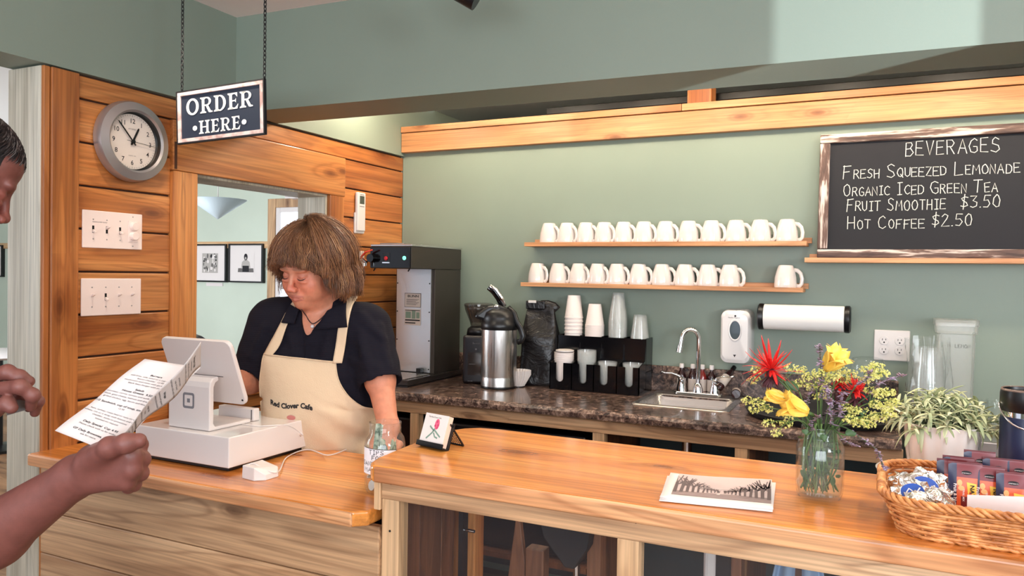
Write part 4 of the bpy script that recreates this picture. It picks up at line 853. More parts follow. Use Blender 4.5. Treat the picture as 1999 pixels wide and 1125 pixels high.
def chain(px):
    z0 = H_/2+px*math.sin(yaw_z); g = G(); n_ = int((ZC-c0[2]-z0)/.0125)+1
    for k in range(n_):
        z = z0+.0125*k; L_ = []
        for i in range(8):
            a = 2*PI*i/8; u_, v_ = .0042*math.cos(a), .0088*math.sin(a); L_.append((px+(u_ if k % 2 else 0), (0 if k % 2 else u_), z+v_))
        g.tube(L_, .0014, 5, closed=True)
    return g.obj('chain', M_matte, t, smooth=True)
chain(-W_/2+.010); chain(W_/2-.010)
# track light head whose corner shows at the top
hc = at(898, -22, 2.1)
t = thing('track_light', 'black track light head just showing at the top edge of the view', 'lamp', hc)
ax_ = RIGHT*.87-UP*.5
G().tube([-ax_*.055, ax_*.055], .034, 28).obj('head', M_black, t, smooth=True, auto=.8); G().tube([-ax_*.0552, -ax_*.056], .028, 24).obj('lens', mat('lamp_lens', srgb(255,240,215), .3, Emission_Color=(1,.85,.65,1), Emission_Strength=4), t)
G().cyl((0,0,.02),(0,0,ZC-hc[2]-.004),.006).obj('stem', M_black, t); G().box(-.5,.9,-.018,.018,ZC-hc[2]-.022,ZC-hc[2]-.002).obj('track', M_black, t)
# ================================================================== low counter things
t = thing('cash_drawer', 'glossy white cash drawer under the tablet stand on the low counter', 'cash drawer', (.478, -1.603, LOW))
G().box(-.165,.165,-.155,.155,.0,.012).obj('base', M_black, t, bevel=.003); G().box(-.175,.178,-.167,.168,.012,.093).obj('case', M_whiteg, t, bevel=.003, seg=3)
t = thing('tablet_register', 'white tablet register on a stand with a grey rounded square mark', 'register', (.478, -1.69, LOW+.0935))
g = G()
pf = [(-.052,0),(-.052,.118),(-.049,.132),(-.040,.142),(-.022,.147),(-.018,.135),(-.030,.130),(-.036,.118),(-.036,.020),(-.030,.010),(.10,.010),(.10,0)]
g.prism([(a, b) for a, b in pf], -.078, .078, 'x'); g.obj('stand', M_white, t, bevel=.004, seg=3)
scr_b, scr_t = np.array([0, .035, .066]), np.array([0, -.032, .246]); dn = (scr_t-scr_b); L_ = np.linalg.norm(dn); dn /= L_; nn_ = np.cross(np.array([1.,0,0]), dn)
def scr(a, b, c): return np.array([a,0,0])+scr_b+dn*b+nn_*c
g = G(); lp = rr(-.132,.132,0,L_,.020,0,6); k_ = len(lp)
lays = [(.0,.985),(.003,1.0),(.010,1.0),(.013,.985)]
vs = []
for c_, s_ in lays: vs += [scr(p[0]*s_, L_/2+(p[1]-L_/2)*s_, c_-.006) for p in lp]
g.add(vs, [(j*k_+i, j*k_+(i+1) % k_, (j+1)*k_+(i+1) % k_, (j+1)*k_+i) for j in range(3) for i in range(k_)]+[tuple(range(k_))[::-1], tuple(3*k_+i for i in range(k_))])
g.obj('screen_shell', M_white, t, smooth=True, auto=.5)
g = G(); l2 = rr(-.120,.120,.012,L_-.012,.004,0,3); g.add([scr(p[0], p[1], -.0072) for p in l2], [tuple(range(len(l2)))]); g.obj('display', M_blackg, t)
l_ = G(); l_.add([scr(-.07,.083,.0078), scr(.075,.083,.0078), scr(.075,.0855,.0078), scr(-.07,.0855,.0078)], [(0,1,2,3)]); l_.obj('seam', M_greyink, t)
G().ball(tuple(scr(.122,.016,.007)), .003, 8).obj('port', M_dark, t)
g = G(); lmp = lambda a, b: np.array([a, -.0524, b]); cz_ = .078
ol, il = rr(-.0215,.0215,cz_-.0215,cz_+.0215,.007,0,4), rr(-.0150,.0150,cz_-.0150,cz_+.0150,.003,0,4); k_ = len(ol)
g.add([lmp(p[0], p[1]) for p in ol]+[lmp(p[0], p[1]) for p in il], [(i, (i+1) % k_, k_+(i+1) % k_, k_+i) for i in range(k_)]); rect2(g, -.0055,.0055,cz_-.0055,cz_+.0055, lmp)
g.obj('square_mark', mat('mark_grey', srgb(120,120,126), .5), t)
t = thing('receipt_bar', 'small white bar dock on top of the cash drawer beneath the screen', 'dock', (.485, -1.565, LOW+.0935))
G().box(-.07,.068,-.012,.012,.0,.036).obj('case', M_white, t, bevel=.003); G().box(.058,.062,-.0125,-.012,.004,.033).obj('seam', M_greyink, t)
t = thing('card_reader_dock', 'small white wedge card reader on the low counter before the drawer', 'card reader', (.750, -1.752, LOW))
g = G(); base = [(-.030,-.036),(.018,-.044),(.040,-.024),(.040,.020),(.025,.036),(-.030,.036)]; k_ = len(base)
topz = [.033,.033,.014,.014,.022,.033]
g.add([(a, b, 0) for a, b in base]+[(a*.97, b*.97, z) for (a, b), z in zip(base, topz)], [tuple(range(k_))[::-1]]+[(i, (i+1) % k_, k_+(i+1) % k_, k_+i) for i in range(k_)]+[(k_,k_+1,k_+5),(k_+1,k_+2,k_+3),(k_+1,k_+3,k_+4),(k_+1,k_+4,k_+5)])
g.obj('case', M_white, t, bevel=.002)
t = thing('charging_cable', 'thin white cable running from the card reader over the cash drawer', 'cable', (0,0,0))
P_ = [(.735,-1.79,LOW+.006),(.735,-1.77,LOW+.036),(.79,-1.74,LOW+.012)]
for q in ((560,893),(600,878),(640,889),(676,878)): P_.append(tuple(onZ(q[0], q[1], LOW+.004)))
def smooth_path(P_, n=8):
    P_ = [np.array(p, float) for p in P_]; out = []
    for i in range(len(P_)-1):
        p0, p1, p2, p3 = P_[max(i-1,0)], P_[i], P_[i+1], P_[min(i+2,len(P_)-1)]
        for k in range(n): s = k/n; out.append(.5*((2*p1)+(-p0+p2)*s+(2*p0-5*p1+4*p2-p3)*s*s+(-p0+3*p1-3*p2+p3)*s**3))
    return out+[P_[-1]]
G().tube(smooth_path(P_), .0018, 6).obj('cable', M_white, t, smooth=True)
ca = [tuple(onZ(460,826,LOW+.0955))]+[tuple(onZ(x_, y_, LOW+.0955)) for x_, y_ in ((505,832),(560,831),(590,848))]
ca += [(.659,-1.50,LOW+.05),(.665,-1.46,LOW+.006),(.68,-1.43,LOW+.004)]
G().tube(smooth_path(ca), .0018, 6).obj('cable', M_white, t, smooth=True)
# tip jar
def mason(name, label, loc, R_, H_, body='glass'):
    t = thing(name, label, 'jar', loc)
    prof = [(R_*.80,.0),(R_*.90,.002),(R_*.97,.012),(R_,.03),(R_,H_*.70),(R_*.93,H_*.78),(R_*.80,H_*.835),(R_*.77,H_*.85),(R_*.80,H_*.87),(R_*.77,H_*.89),(R_*.80,H_*.915),(R_*.77,H_*.94),(R_*.80,H_*.97),(R_*.79,H_),(R_*.74,H_),(R_*.73,H_*.86),(R_*.88,H_*.77),(R_*.95,H_*.69),(R_*.95,.03),(R_*.86,.009),(0.001,.007)]
    G().lathe(prof, 40, cap=False).obj(body, M_jar, t, smooth=True, auto=1.2); return t
tj = mason('tip_jar', 'large glass tip jar with a handwritten paper label and money inside', (1.102,-1.708,LOW), .049, .168)
g = G(); ang0, ang1 = math.radians(-130), math.radians(-20)
def jmap(eps): return lambda a, b: np.array([(.0498+eps)*math.cos(math.radians(-72)+a/.0498), (.0498+eps)*math.sin(math.radians(-72)+a/.0498), b])
jm = jmap(0); n_ = 20; xs_ = [-.054+.096*i/n_ for i in range(n_+1)]
g.add([jm(x_, .050) for x_ in xs_]+[jm(x_, .113-.004*(i/n_)) for i, x_ in enumerate(xs_)], [(i, i+1, n_+2+i, n_+1+i) for i in range(n_)]); g.obj('paper_label', mat('white_label', srgb(240,236,240), .7), tj, solid=.0003)
g = G(); jm = jmap(.0008)
for tx, x_, z_, s_ in (('TIPS', -.026, .0985, 1.25), ('FOR', -.018, .0850, 1.2), ('SANDWICH', -.050, .0710, 1.25), ('MAKERS', -.043, .0565, 1.45)): strokes(g, tx, x_, z_, .0098, jm, .0014, sx=s_*1.05, gap=.25)
for i in range(n_): g.add([jm(xs_[i],.1125-.004*i/n_),jm(xs_[i+1],.1125-.004*(i+1)/n_),jm(xs_[i+1],.1137-.004*(i+1)/n_),jm(xs_[i],.1137-.004*i/n_)], [(0,1,2,3)])
g.obj('label_writing', M_ink, tj)
M_bill = mat('banknote', srgb(150,166,146), .8); n = N(M_bill); n.l(n.ramp(n.noise(n.coords(), 60, 4), [(.4, srgb(84,104,88)), (.52, srgb(168,180,160)), (.7, srgb(214,216,200))]), n.b.inputs['Base Color'])
rj = random.Random(11)
for k in range(7):
    g = G(); a_ = rj.uniform(0, 6.28); w_ = rj.uniform(.012, .018); r_ = .022; h0_ = rj.uniform(.045, .07); h1_ = h0_+rj.uniform(.04, .06); tw = rj.uniform(-1.5, 1.5)
    g.grid(lambda u, v: ((r_*math.cos(a_+tw*v)+w_*(u-.5)*2*math.cos(a_+1.2+tw*v))*.9, (r_*math.sin(a_+tw*v)+w_*(u-.5)*2*math.sin(a_+1.2+tw*v))*.9, h0_+(h1_-h0_)*v+.006*math.sin(6*u)), 6, 10)
    tag(g.obj('banknote', M_bill, None, smooth=True, solid=.0003), ['folded banknote lying lowest in the tip jar','banknote curled against the label side of the tip jar','banknote rolled near the right wall of the tip jar','banknote bent across the middle of the tip jar','banknote with an upturned corner deep in the tip jar','pale banknote at the back of the tip jar','banknote under the upright one in the tip jar'][k], 'banknote', 'banknotes in the tip jar').location = tj.location
g = G(); g.grid(lambda u, v: (-.012+.026*(u-.5)+.010*v, -.018+.006*math.sin(5*u), .085+.080*v), 8, 10)
tag(g.obj('banknote', M_bill, None, smooth=True, solid=.0003), 'banknote standing upright, poking into the neck of the tip jar', 'banknote').location = tj.location
M_coin = mat('coin', (.52,.47,.42,1), .3, 1); cq = thing('coins', 'silver and copper coins at the bottom of the tip jar', 'coins', tuple(tj.location))
for k in range(42):
    o = G().lathe([(.010,-.0008),(.0105,-.0006),(.0105,.0006),(.010,.0008)], 18).obj('coin', M_coin, cq, smooth=True, auto=.6)
    a_ = rj.uniform(0, 6.28); r_ = .034*rj.random()**.5; o.location = (r_*math.cos(a_), r_*math.sin(a_), .013+.0008*k+rj.uniform(0,.004)); o.rotation_euler = (rj.uniform(-.9,.9), rj.uniform(-.9,.9), 0)
o = G().lathe([(.012,-.0009),(.0122,0),(.012,.0009)], 24).obj('coin', M_coin, cq, smooth=True, auto=.6); o.location = (-.012,-.036,.020); o.rotation_euler = (math.radians(80), 0, math.radians(-18))
# ================================================================== bar top things
# card holder with business cards
t = thing('card_holder', 'black mesh easel holding white flower business cards on the bar corner', 'card holder', (1.222, -1.678, BAR), math.radians(-14))
u_ = np.array([1.,0,0]); v_ = np.array([0, math.sin(math.radians(20)), math.cos(math.radians(20))]); n_v = np.cross(u_, v_); o_ = np.array([0,-.006,.006])
pt = lambda a, b, c: o_+u_*a+v_*b+n_v*c
def slab(a0, a1, b0, b1, c0_, c1_, nm, m, par=t):
    g = G(); g.add([pt(a,b,c) for c in (c0_,c1_) for a, b in ((a0,b0),(a1,b0),(a1,b1),(a0,b1))], [(0,3,2,1),(4,5,6,7),(0,1,5,4),(1,2,6,5),(2,3,7,6),(3,0,4,7)]); return g.obj(nm, m, par)
slab(-.044,.044,0,.062,-.013,-.010,'back_plate',M_black); slab(-.044,.044,-.004,0,-.013,.012,'ledge',M_black); slab(-.044,.044,-.004,.008,.010,.012,'front_lip',M_black)
slab(-.041,.037,0,.075,-.009,.006,'card_stack',mat('card_edge', srgb(226,196,176), .7)); slab(-.041,.037,.0,.0755,.006,.0065,'top_card',M_paper)
g = G(); mpc = lambda e: (lambda a, b: pt(a, b, .0068+e)); g.mi = 0; disc2(g, .004, .052, .013, mpc(0), 20, rx=.0075)
for a, b in ((-.001,.048),(.008,.050),(.003,.058),(.007,.044)): g.mi = 3; disc2(g, a, b, .003, mpc(.0002), 8)
g.mi = 1
for pts_ in ([(.0,.040),(-.006,.030),(-.018,.018),(-.020,.016)], [(-.001,.036),(-.012,.042),(-.016,.045)], [(.003,.036),(.012,.030),(.022,.024)], [(.0,.03),(.006,.022),(.014,.02)]): ribbon(g, pts_, .004, mpc(.0001))
g.mi = 2; printed(g, 'The Red Clover Cafe', -.029, .066, .0035, mpc(.0001))
g.obj('card_print', [mat('clover_pink', srgb(222,96,130), .8), mat('leaf_print', srgb(120,150,136), .8), M_ink, mat('clover_dark', srgb(200,66,104), .8)], t)
g = G()
for a in (-.038, .038): g.tube([(a,.016,.060),(a,.062,.002)], .0022, 6)
g.tube([(-.038,.062,.002),(.038,.062,.002)], .0022, 6)
for i in range(12): s = (i+.5)/12; g.tube([(-.038,.016+.046*s,.060-.058*s),(.038,.016+.046*s,.060-.058*s)], .0008, 4)
for i in range(11): a = -.034+.0068*i; g.tube([(a,.016,.060),(a,.062,.002)], .0008, 4)
g.obj('mesh_leg', M_black, t)
# stack of photographs
M_print = mat('photo_sky', srgb(206,186,184), .35)
Pq = [onZ(*p, BAR+.004) for p in ((1309,930),(1507,940),(1508,997),(1288,975))]; cen = sum(Pq)/4
def quad_sheet(name, label, dz, dxy, rot, th, mats, extra=None, shrink=1.0):
    t = thing(name, label, 'print', (cen[0]+dxy[0], cen[1]+dxy[1], BAR+dz), rot, 'photo prints on the bar')
    g = G(); q = [(p-cen)*shrink for p in Pq]; n_ = 14; vs = []
    for v in range(n_):
        for u in range(n_):
            a, b = u/(n_-1), v/(n_-1); p = (q[0]*(1-a)+q[1]*a)*(1-b)+(q[3]*(1-a)+q[2]*a)*b
            vs.append((p[0], p[1], th*.0+.010*max(0, .5-a)**2*1.6*(1-b)+.004*max(0,b-.7)*(1-a)))
    g.add(vs, [(v*n_+u, (v+1)*n_+u, (v+1)*n_+u+1, v*n_+u+1) for v in range(n_-1) for u in range(n_-1)]); g.obj('sheet', mats, t, smooth=True, solid=th); return t, q
quad_sheet('photo_print', 'bottom sheet of the print stack on the bar', .0012, (-.003,-.004), .03, .001, M_paper)
quad_sheet('photo_print', 'middle sheet of the print stack on the bar', .0030, (.004,-.003), -.035, .001, M_paper)
quad_sheet('photo_print', 'third sheet of the print stack, its white margin showing', .0048, (.0,.002), .012, .001, M_paper)
t, q = quad_sheet('photo_print', 'top sepia photograph of bare trees along a straight road', .0066, (0,0), 0, .001, M_paper)
def pm(eps):
    def f(a, b):
        a = min(1, max(0, a)); b = min(1, max(0, b)); a2 = .09+.90*a; b2 = .86-.84*b; p = (q[0]*(1-a2)+q[1]*a2)*(1-b2)+(q[3]*(1-a2)+q[2]*a2)*b2
        return np.array([p[0], p[1], .0012+.010*max(0, .5-a2)**2*1.6*(1-b2)+.004*max(0,b2-.7)*(1-a2)+eps])
    return f
g = G(); g.mi = 0; p0 = pm(.0002)
for i in range(12):
    for j in range(6): rect2(g, i/12, (i+1)/12, j/6, (j+1)/6, p0)
g.mi = 1
for i in range(16): x0, x1 = i/16, (i+1)/16; f0 = lambda x: .07+.12*(1-abs(x-.5)*1.2); rect2(g, x0, x1, 0, .2 if True else 0, pm(.0004))
p1 = pm(.0006); g.mi = 2; rp = random.Random(2)
for side in (-1, 1):
    for k in range(11):
        s = (k/10)**1.5; x = .5+side*(.03+.45*s); hgt = .12+.75*s; base = .24-.10*s; w_ = .006+.022*s
        ribbon(g, [(x, base), (x+rp.uniform(-.01,.01), base+hgt*.5)], w_*1.5, p1)
        for b_i in range(9):
            a_ = rp.uniform(.5, 2.7); l = hgt*rp.uniform(.3,.55); y0 = base+hgt*rp.uniform(.3,.55)
            pts_ = [(x, y0), (x+l*.25*math.cos(a_), min(.98, y0+l*.5*math.sin(a_))), (x+l*.5*math.cos(a_)+rp.uniform(-.02,.02), min(.99, y0+l*math.sin(a_)))]
            ribbon(g, pts_, w_*.5, p1)
g.mi = 3; p2 = pm(.0008); rect2(g, .26, .60, .40, .412, p2); disc2(g, .47, .17, .02, p2, 8)
g.obj('photo', [M_print, mat('photo_ground', srgb(142,122,122), .4), mat('photo_trees', srgb(88,70,74), .4), mat('photo_white', srgb(226,214,212), .4)], t)
# ---- plate, pot and trailing plant
tag(G().lathe([(.05,0),(.075,.004),(.117,.014),(.118,.016),(.074,.007),(.001,.006)], 56, (2.292,-1.412,BAR), cap=False).obj('saucer', M_porc, None, smooth=True, auto=1.0), 'white saucer plate under the potted plant on the bar', 'plate')
t = thing('potted_plant', 'ribbed white pot with a bushy pale green narrow-leaved plant', 'plant', (2.300, -1.400, BAR+.007))
g = G(); nn = 96; vs = []
prof = [(.056,.0),(.060,.002),(.067,.05),(.0715,.105),(.072,.112),(.0685,.112),(.066,.098),(.001,.096)]
for k, (r, z) in enumerate(prof):
    for i in range(nn): a = 2*PI*i/nn; rb = (.0016*math.cos(12*a) if 1 <= k <= 4 else 0); vs.append(((r+rb)*math.cos(a), (r+rb)*math.sin(a), z))
g.add(vs, [(k*nn+i, k*nn+(i+1) % nn, (k+1)*nn+(i+1) % nn, (k+1)*nn+i) for k in range(len(prof)-1) for i in range(nn)]); g.obj('pot', M_porc, t, smooth=True, auto=.9)
G().lathe([(.067,.098),(.03,.104),(.001,.106)], 28, cap=False).obj('soil', mat('soil', srgb(44,34,28), .95), t, smooth=True)
M_leaf = mat('grey_leaf', srgb(150,162,118), .6); n = N(M_leaf); oi = n.n('ShaderNodeObjectInfo'); n.l(n.ramp(oi.outputs['Random'], [(0, srgb(146,156,116)), (.5, srgb(184,190,148)), (1, srgb(216,216,182))]), n.b.inputs['Base Color'])
def leafmesh(L, w, curl, name):
    g = G(); ns = 8; vs = []
    for i in range(ns+1):
        s = i/ns; ww = w*(math.sin(PI*(.12+.88*s))**.6)*(1 if s < 1 else .1); x = L*(s-.25*curl*s*s); z = -curl*L*s*s*.85; 
        vs += [(x, -ww, z+.3*ww), (x, 0, z-.25*ww), (x, ww, z+.3*ww)]
    g.add(vs, [(3*i+j, 3*i+j+1, 3*i+j+4, 3*i+j+3) for i in range(ns) for j in (0, 1)]); return g.obj(name, M_leaf, None, smooth=True, solid=.0004)
protos = [leafmesh(.038, .0037, c_, 'leaf') for c_ in (.25, .5, .8, 1.15)]
rl = random.Random(21); allleaf = 0; spare = G()
for o in protos: o.parent = t; o.location = (0,0,.11)
jobs = []
stems = G()
for k in range(44):
    a = k*2.4; el = .12+1.42*(1-(k/44))**.8; l = rl.uniform(.055,.074)*(1+.12*math.cos(el))
    d0 = np.array([math.cos(a)*math.cos(el), math.sin(a)*math.cos(el), math.sin(el)]); b0 = np.array([.046*math.cos(a)*math.cos(el), .046*math.sin(a)*math.cos(el), .102])
    P_ = lambda s: b0+d0*l*s-np.array([0,0,.026*s*s*(1-math.sin(el))])
    stems.tube([P_(s) for s in (0,.35,.7,1)], .0013, 5)
    for j in range(12):
        s = .25+.75*j/11; ph = j*2.4+k; side = np.cross(d0, [0,0,1.0]); side /= np.linalg.norm(side)+1e-6; up2 = np.cross(side, d0)
        jobs.append((P_(s), d0*.65+side*math.cos(ph)*.8+up2*math.sin(ph)*.8+np.array([0,0,.1]), rl.uniform(.75,1.2)))
wdir = t.location; jobs.sort(key=lambda q: q[0][1]-.6*q[0][2])          # nearest and highest first
for i, (p, d, s_) in enumerate(jobs):
    d = Vector(d).normalized(); y = Vector((0,0,1)).cross(d).normalized(); z2 = d.cross(y); Mx = Matrix.Translation(Vector(p)) @ Matrix((d, y, z2)).transposed().to_4x4() @ Matrix.Scale(s_, 4)
    pr = protos[i % 4]
    if i < 290:
        o = pr if i < 4 else pr.copy()
        if i >= 4: C.objects.link(o)
        o.parent = t; o.matrix_local = Mx
    else: spare.add([tuple(Mx @ v.co) for v in pr.data.vertices], [tuple(f.vertices) for f in pr.data.polygons])
spare.obj('inner_leaves', M_leaf, t, smooth=True)['kind'] = 'stuff'
stems.obj('stems', mat('stem_green', srgb(96,112,74), .7), t)
# ---- blue bottle
t = thing('drink_bottle', 'dark blue insulated bottle with black lid and wire handle on the bar', 'bottle', (2.436, -1.465, BAR))
M_navy = mat('navy_coat', srgb(22,30,62), .4)
G().lathe([(.036,0),(.040,.002),(.0425,.01),(.0425,.150),(.041,.156)], 40).obj('body', M_navy, t, smooth=True, auto=.8)
G().lathe([(.0395,.156),(.0395,.166)], 40).obj('steel_band', M_chrome, t, smooth=True, auto=.8)
G().lathe([(.041,.166),(.043,.168),(.043,.200),(.0415,.208),(.038,.209),(.037,.204),(.001,.203)], 40, cap=False).obj('lid', M_black, t, smooth=True, auto=.9)
G().lathe([(.042,.2065),(.0405,.2105),(.038,.2095)], 40, cap=False).obj('lid_rim', mat('lid_brown', srgb(106,84,76), .4), t, smooth=True)
hp = [(.045*math.cos(a), -.045*abs(math.sin(a))-.004, .180-.042*math.sin(a)) for a in [PI*i/16 for i in range(17)]]
hp = [(x_, y_, z_) for x_, y_, z_ in hp]; G().tube(hp, .0018, 6).obj('wire_handle', M_chrome, t, smooth=True)
# ---- wicker basket
bkx0, bkx1, bky0, bky1 = 2.215, 2.80, -1.845, -1.585
t = thing('wicker_basket', 'long honey coloured wicker basket of snacks at the right of the bar', 'basket', ((bkx0+bkx1)/2, (bky0+bky1)/2, BAR))
hx, hy = (bkx1-bkx0)/2, (bky1-bky0)/2
def bloop(z, s, n=200, ph=0, amp=0, k_=34, zamp=0):
    r = .05; pts_ = []; lp = []
    grow = .028*s
    seg = rr(-hx-grow, hx+grow, -hy-grow, hy+grow, r+grow, 0, 10)
    P_ = [np.array(p[:2]) for p in seg]; P_.append(P_[0]); ds = [0]
    for i in range(1, len(P_)): ds.append(ds[-1]+np.linalg.norm(P_[i]-P_[i-1]))
    tot = ds[-1]; j = 0
    for i in range(n):
        d = tot*i/n
        while ds[j+1] < d: j += 1
        f_ = (d-ds[j])/(ds[j+1]-ds[j]); p = P_[j]*(1-f_)+P_[j+1]*f_; tg = P_[j+1]-P_[j]; tg /= np.linalg.norm(tg); nrm = np.array([tg[1], -tg[0]])
        w_ = amp*math.sin(2*PI*k_*i/n+ph); q = p+nrm*w_; pts_.append((q[0], q[1], z+zamp*math.cos(2*PI*k_*i/n+ph)))
    return pts_
M_wick = mat('wicker', srgb(184,112,58), .45); n = N(M_wick); n.l(n.ramp(n.noise(n.coords(), 45, 4), [(.35, srgb(160,94,46)), (.55, srgb(212,142,82)), (.75, srgb(238,184,122))]), n.b.inputs['Base Color'])
KW = 34; rows = 12; HB = .058
for k in range(rows):
    z = .004+HB*k/(rows-1)*.93; s = .15+.85*k/(rows-1)
    G().tube(bloop(z, s, 204, PI*(k % 2), .0032, KW/2), .0029, 6, closed=True).obj('weaver', M_wick, t, smooth=True)
g = G()
stk0, stk1 = bloop(.0, .1, KW*2), bloop(HB, 1.0, KW*2)
for a, b in zip(stk0, stk1): g.tube([a, b], .0020, 5)
g.obj('stakes', M_wick, t)['kind'] = 'stuff'
for ph in (0, 2.1, 4.2): G().tube(bloop(HB+.004, 1.08, 320, ph, .0045, 46, .0045), .0036, 6, closed=True).obj('rim_braid', M_wick, t, smooth=True)
for ph in (0, PI): G().tube(bloop(.004, .12, 320, ph, .003, 46, .002), .0032, 6, closed=True).obj('foot_braid', M_wick, t, smooth=True)
G().box(-hx+.01, hx-.01, -hy+.01, hy-.01, .003, .006).obj('bottom', M_wick, t)
# snack bars standing in the basket
M_maroon = mat('wrapper_maroon', srgb(112,26,36), .3); M_orange = mat('wrapper_orange', srgb(222,92,48), .3); M_navyw = mat('wrapper_navy', srgb(34,34,66), .3); M_yel = mat('wrapper_yellow', srgb(240,196,70), .4); M_wtxt = mat('wrapper_white', srgb(240,228,226), .4); M_nut = mat('nut', srgb(236,180,120), .5)
WM = [M_maroon, M_orange, M_navyw, M_yel, M_wtxt, M_nut, M_ink]
def snack(px, py_top, Y, label, tilt, w=.047, h=.118, rz=0.0):
    top_ = onY(px, py_top, Y); t = thing('snack_bar', label, 'snack bar', (top_[0], Y, top_[2]-h), rz, 'snack bars in the basket'); t.rotation_euler[0] = tilt
    def f(u, v): bul = .006*math.sin(PI*u)**.7*math.sin(PI*min(1, max(0, v*1.08-.04)))**.8; return (w*(u-.5), -bul, h*v)
    g = G(); nu, nv = 9, 41; vs = [f(i/(nu-1), j/(nv-1)) for j in range(nv) for i in range(nu)]+[(p[0], -p[1], p[2]) for p in [f(i/(nu-1), j/(nv-1)) for j in range(nv) for i in range(nu)]]
    for j in range(nv-1):
        for i in range(nu-1):
            u = (i+.5)/(nu-1); v = (j+.5)/(nv-1); g.mi = 4 if v > .97 else (2 if u < .24 else (0 if v > .78 else (1 if (v > .50 or u < .38) else (0 if u < .6 else 1)))); k = j*nu+i
            g.f.append((k, k+1, k+nu+1, k+nu)); g.m.append(g.mi); g.mi = 0; q = nu*nv+k; g.f.append((q, q+nu, q+nu+1, q+1)); g.m.append(0)
    g.v = vs
    m1 = lambda e: (lambda a, b: np.array(f(min(1,max(0,.5+a/w)), b/h))+np.array([0,-.0006-e,0]))
    g.mi = 3; poly2(g, [(.002,.084),(.017,.082),(.0175,.038),(.007,.036)], m1(.0006)); g.mi = 6
    vm = lambda e: (lambda a, b: m1(e)(.0125-b, .060-a)); printed(g, 'NATURE', 0, .0, .0075, lambda a, b: m1(.0012)(.0075+b*.9, .080-a), .02, 1.0)
    g.mi = 4; printed(g, 'Fruit & Nut', 0, 0, .0050, lambda a, b: m1(.0008)(-.0175+b, .080-a), .02, 1.1); printed(g, 'TRAIL MIX', 0, 0, .0030, lambda a, b: m1(.0008)(-.0040+b, .072-a), .02, 1.1)
    g.mi = 6; disc2(g, .002, .100, .0035, m1(.0006), 12, rx=.008); g.mi = 4; printed(g, 'SWEET&SALTY', -.0055, .0985, .0016, m1(.0009)); 
    g.mi = 5; disc2(g, -.0085, .082, .0055, m1(.0006), 12, rx=.004); disc2(g, -.006, .073, .0045, m1(.0008), 12, rx=.005)
    g.obj('wrapper', WM, t, smooth=True); return t
snack(1859,899,-1.672,'snack bar standing leftmost at the back, half behind the next',-.10)
snack(1914,882,-1.632,'snack bar in the back row, tallest above the pot edge',-.10,.05)
snack(1886,905,-1.70,'front snack bar whose full left panel reads Fruit & Nut',-.12,.052)
snack(1931,912,-1.70,'second front snack bar, right of the one reading Fruit & Nut',-.12,.050)
snack(1978,925,-1.715,'third front snack bar, cut by the right edge of the view',-.12,.046)
snack(1949,896,-1.64,'snack bar behind the second and third front bars',-.10,.046)
snack(1989,900,-1.64,'snack bar at the back right below the blue bottle',-.10,.05)
snack(1872,893,-1.66,'snack bar tucked between the back row and the leftmost bar',-.10,.05)
snack(2035,930,-1.71,'snack bar past the right edge of the view',-.12,.046)
# white card divider
a_ = onY(1888,966,-1.775); b_ = onY(2060,972,-1.775)
tag(G().prism([(a_[0],BAR+.02),(b_[0],BAR+.02),(b_[0],b_[2]),(a_[0],a_[2])], -1.778, -1.775, 'y').obj('price_card', M_whiteg, None), 'blank white card leaning inside the front of the wicker basket', 'card')
# foil wrapped patties
M_foil = mat('foil', (.82,.82,.80,1), .2, 1); n = N(M_foil); n.bump(n.noise(n.coords(), 70, 3, .6, 1.0), .6, .004)
M_bluel = mat('foil_blue', srgb(40,80,164), .3)
def patty(px, py, Y, rot, label, sc=1.0, blue=True):
    c_ = onY(px, py, Y); t = thing('foil_treat', label, 'candy', c_, 0, 'foil wrapped candies in the basket'); t.rotation_euler = rot; g = G(); rq = random.Random(int(px)); n_ = 26; R_ = .024*sc
    rads = [(0,.006),(.5,.0065),(.8,.005),(1.0,0),(1.25,-.002)]; vs = [(0,0,.0065)]
    for k, (r, z) in enumerate(rads[1:]):
        for i in range(n_):
            a = 2*PI*i/n_; am = .0022*k*rq.uniform(-1,1); rr_ = R_*r*(1+(.16*rq.uniform(-1,1) if k == 3 else .02*rq.uniform(-1,1))); vs.append((rr_*math.cos(a), rr_*math.sin(a), z+am))
    g.add(vs, [(0,1+i,1+(i+1) % n_) for i in range(n_)]+[(1+k*n_+i, 1+(k+1)*n_+i, 1+(k+1)*n_+(i+1) % n_, 1+k*n_+(i+1) % n_) for k in range(3) for i in range(n_)])
    g.obj('foil', M_foil, t, smooth=False, solid=.0006)
    if blue:
        g = G(); g.mi = 0; mp = lambda a, b: np.array([a, b, .0085]); disc2(g, 0, 0, R_*.62, mp, 24, rx=R_*.8); g.mi = 1; mp = lambda a, b: np.array([a, b, .0089]); ribbon(g, [(-.012*sc,-.002),(-.004*sc,.006),(.004*sc,-.004),(.013*sc,.004)], .0022, mp); ribbon(g, [(-.004*sc,-.008),(.006*sc,-.007)], .0016, mp); g.obj('seal', [M_bluel, M_wtxt], t)
    return t
patty(1803,952,-1.72,(math.radians(58),.15,.1),'largest foil candy with a blue oval seal at the basket end',1.15)
patty(1780,964,-1.76,(math.radians(50),-.2,.3),'foil candy with a half hidden blue seal, in front of the largest one',1.0)
patty(1765,948,-1.70,(math.radians(60),-.7,.2),'crumpled silver foil candy against the left rim of the basket',.9,False)
patty(1828,950,-1.70,(math.radians(70),.7,.0),'crumpled silver foil candy beside the leftmost snack bar',.8,False)
patty(1800,976,-1.79,(math.radians(20),.1,.5),'flat silver foil candy resting along the front rim',.9,False)
patty(1842,976,-1.785,(math.radians(40),.3,.9),'silver foil candy wedged before the Fruit & Nut bar',.9,False)
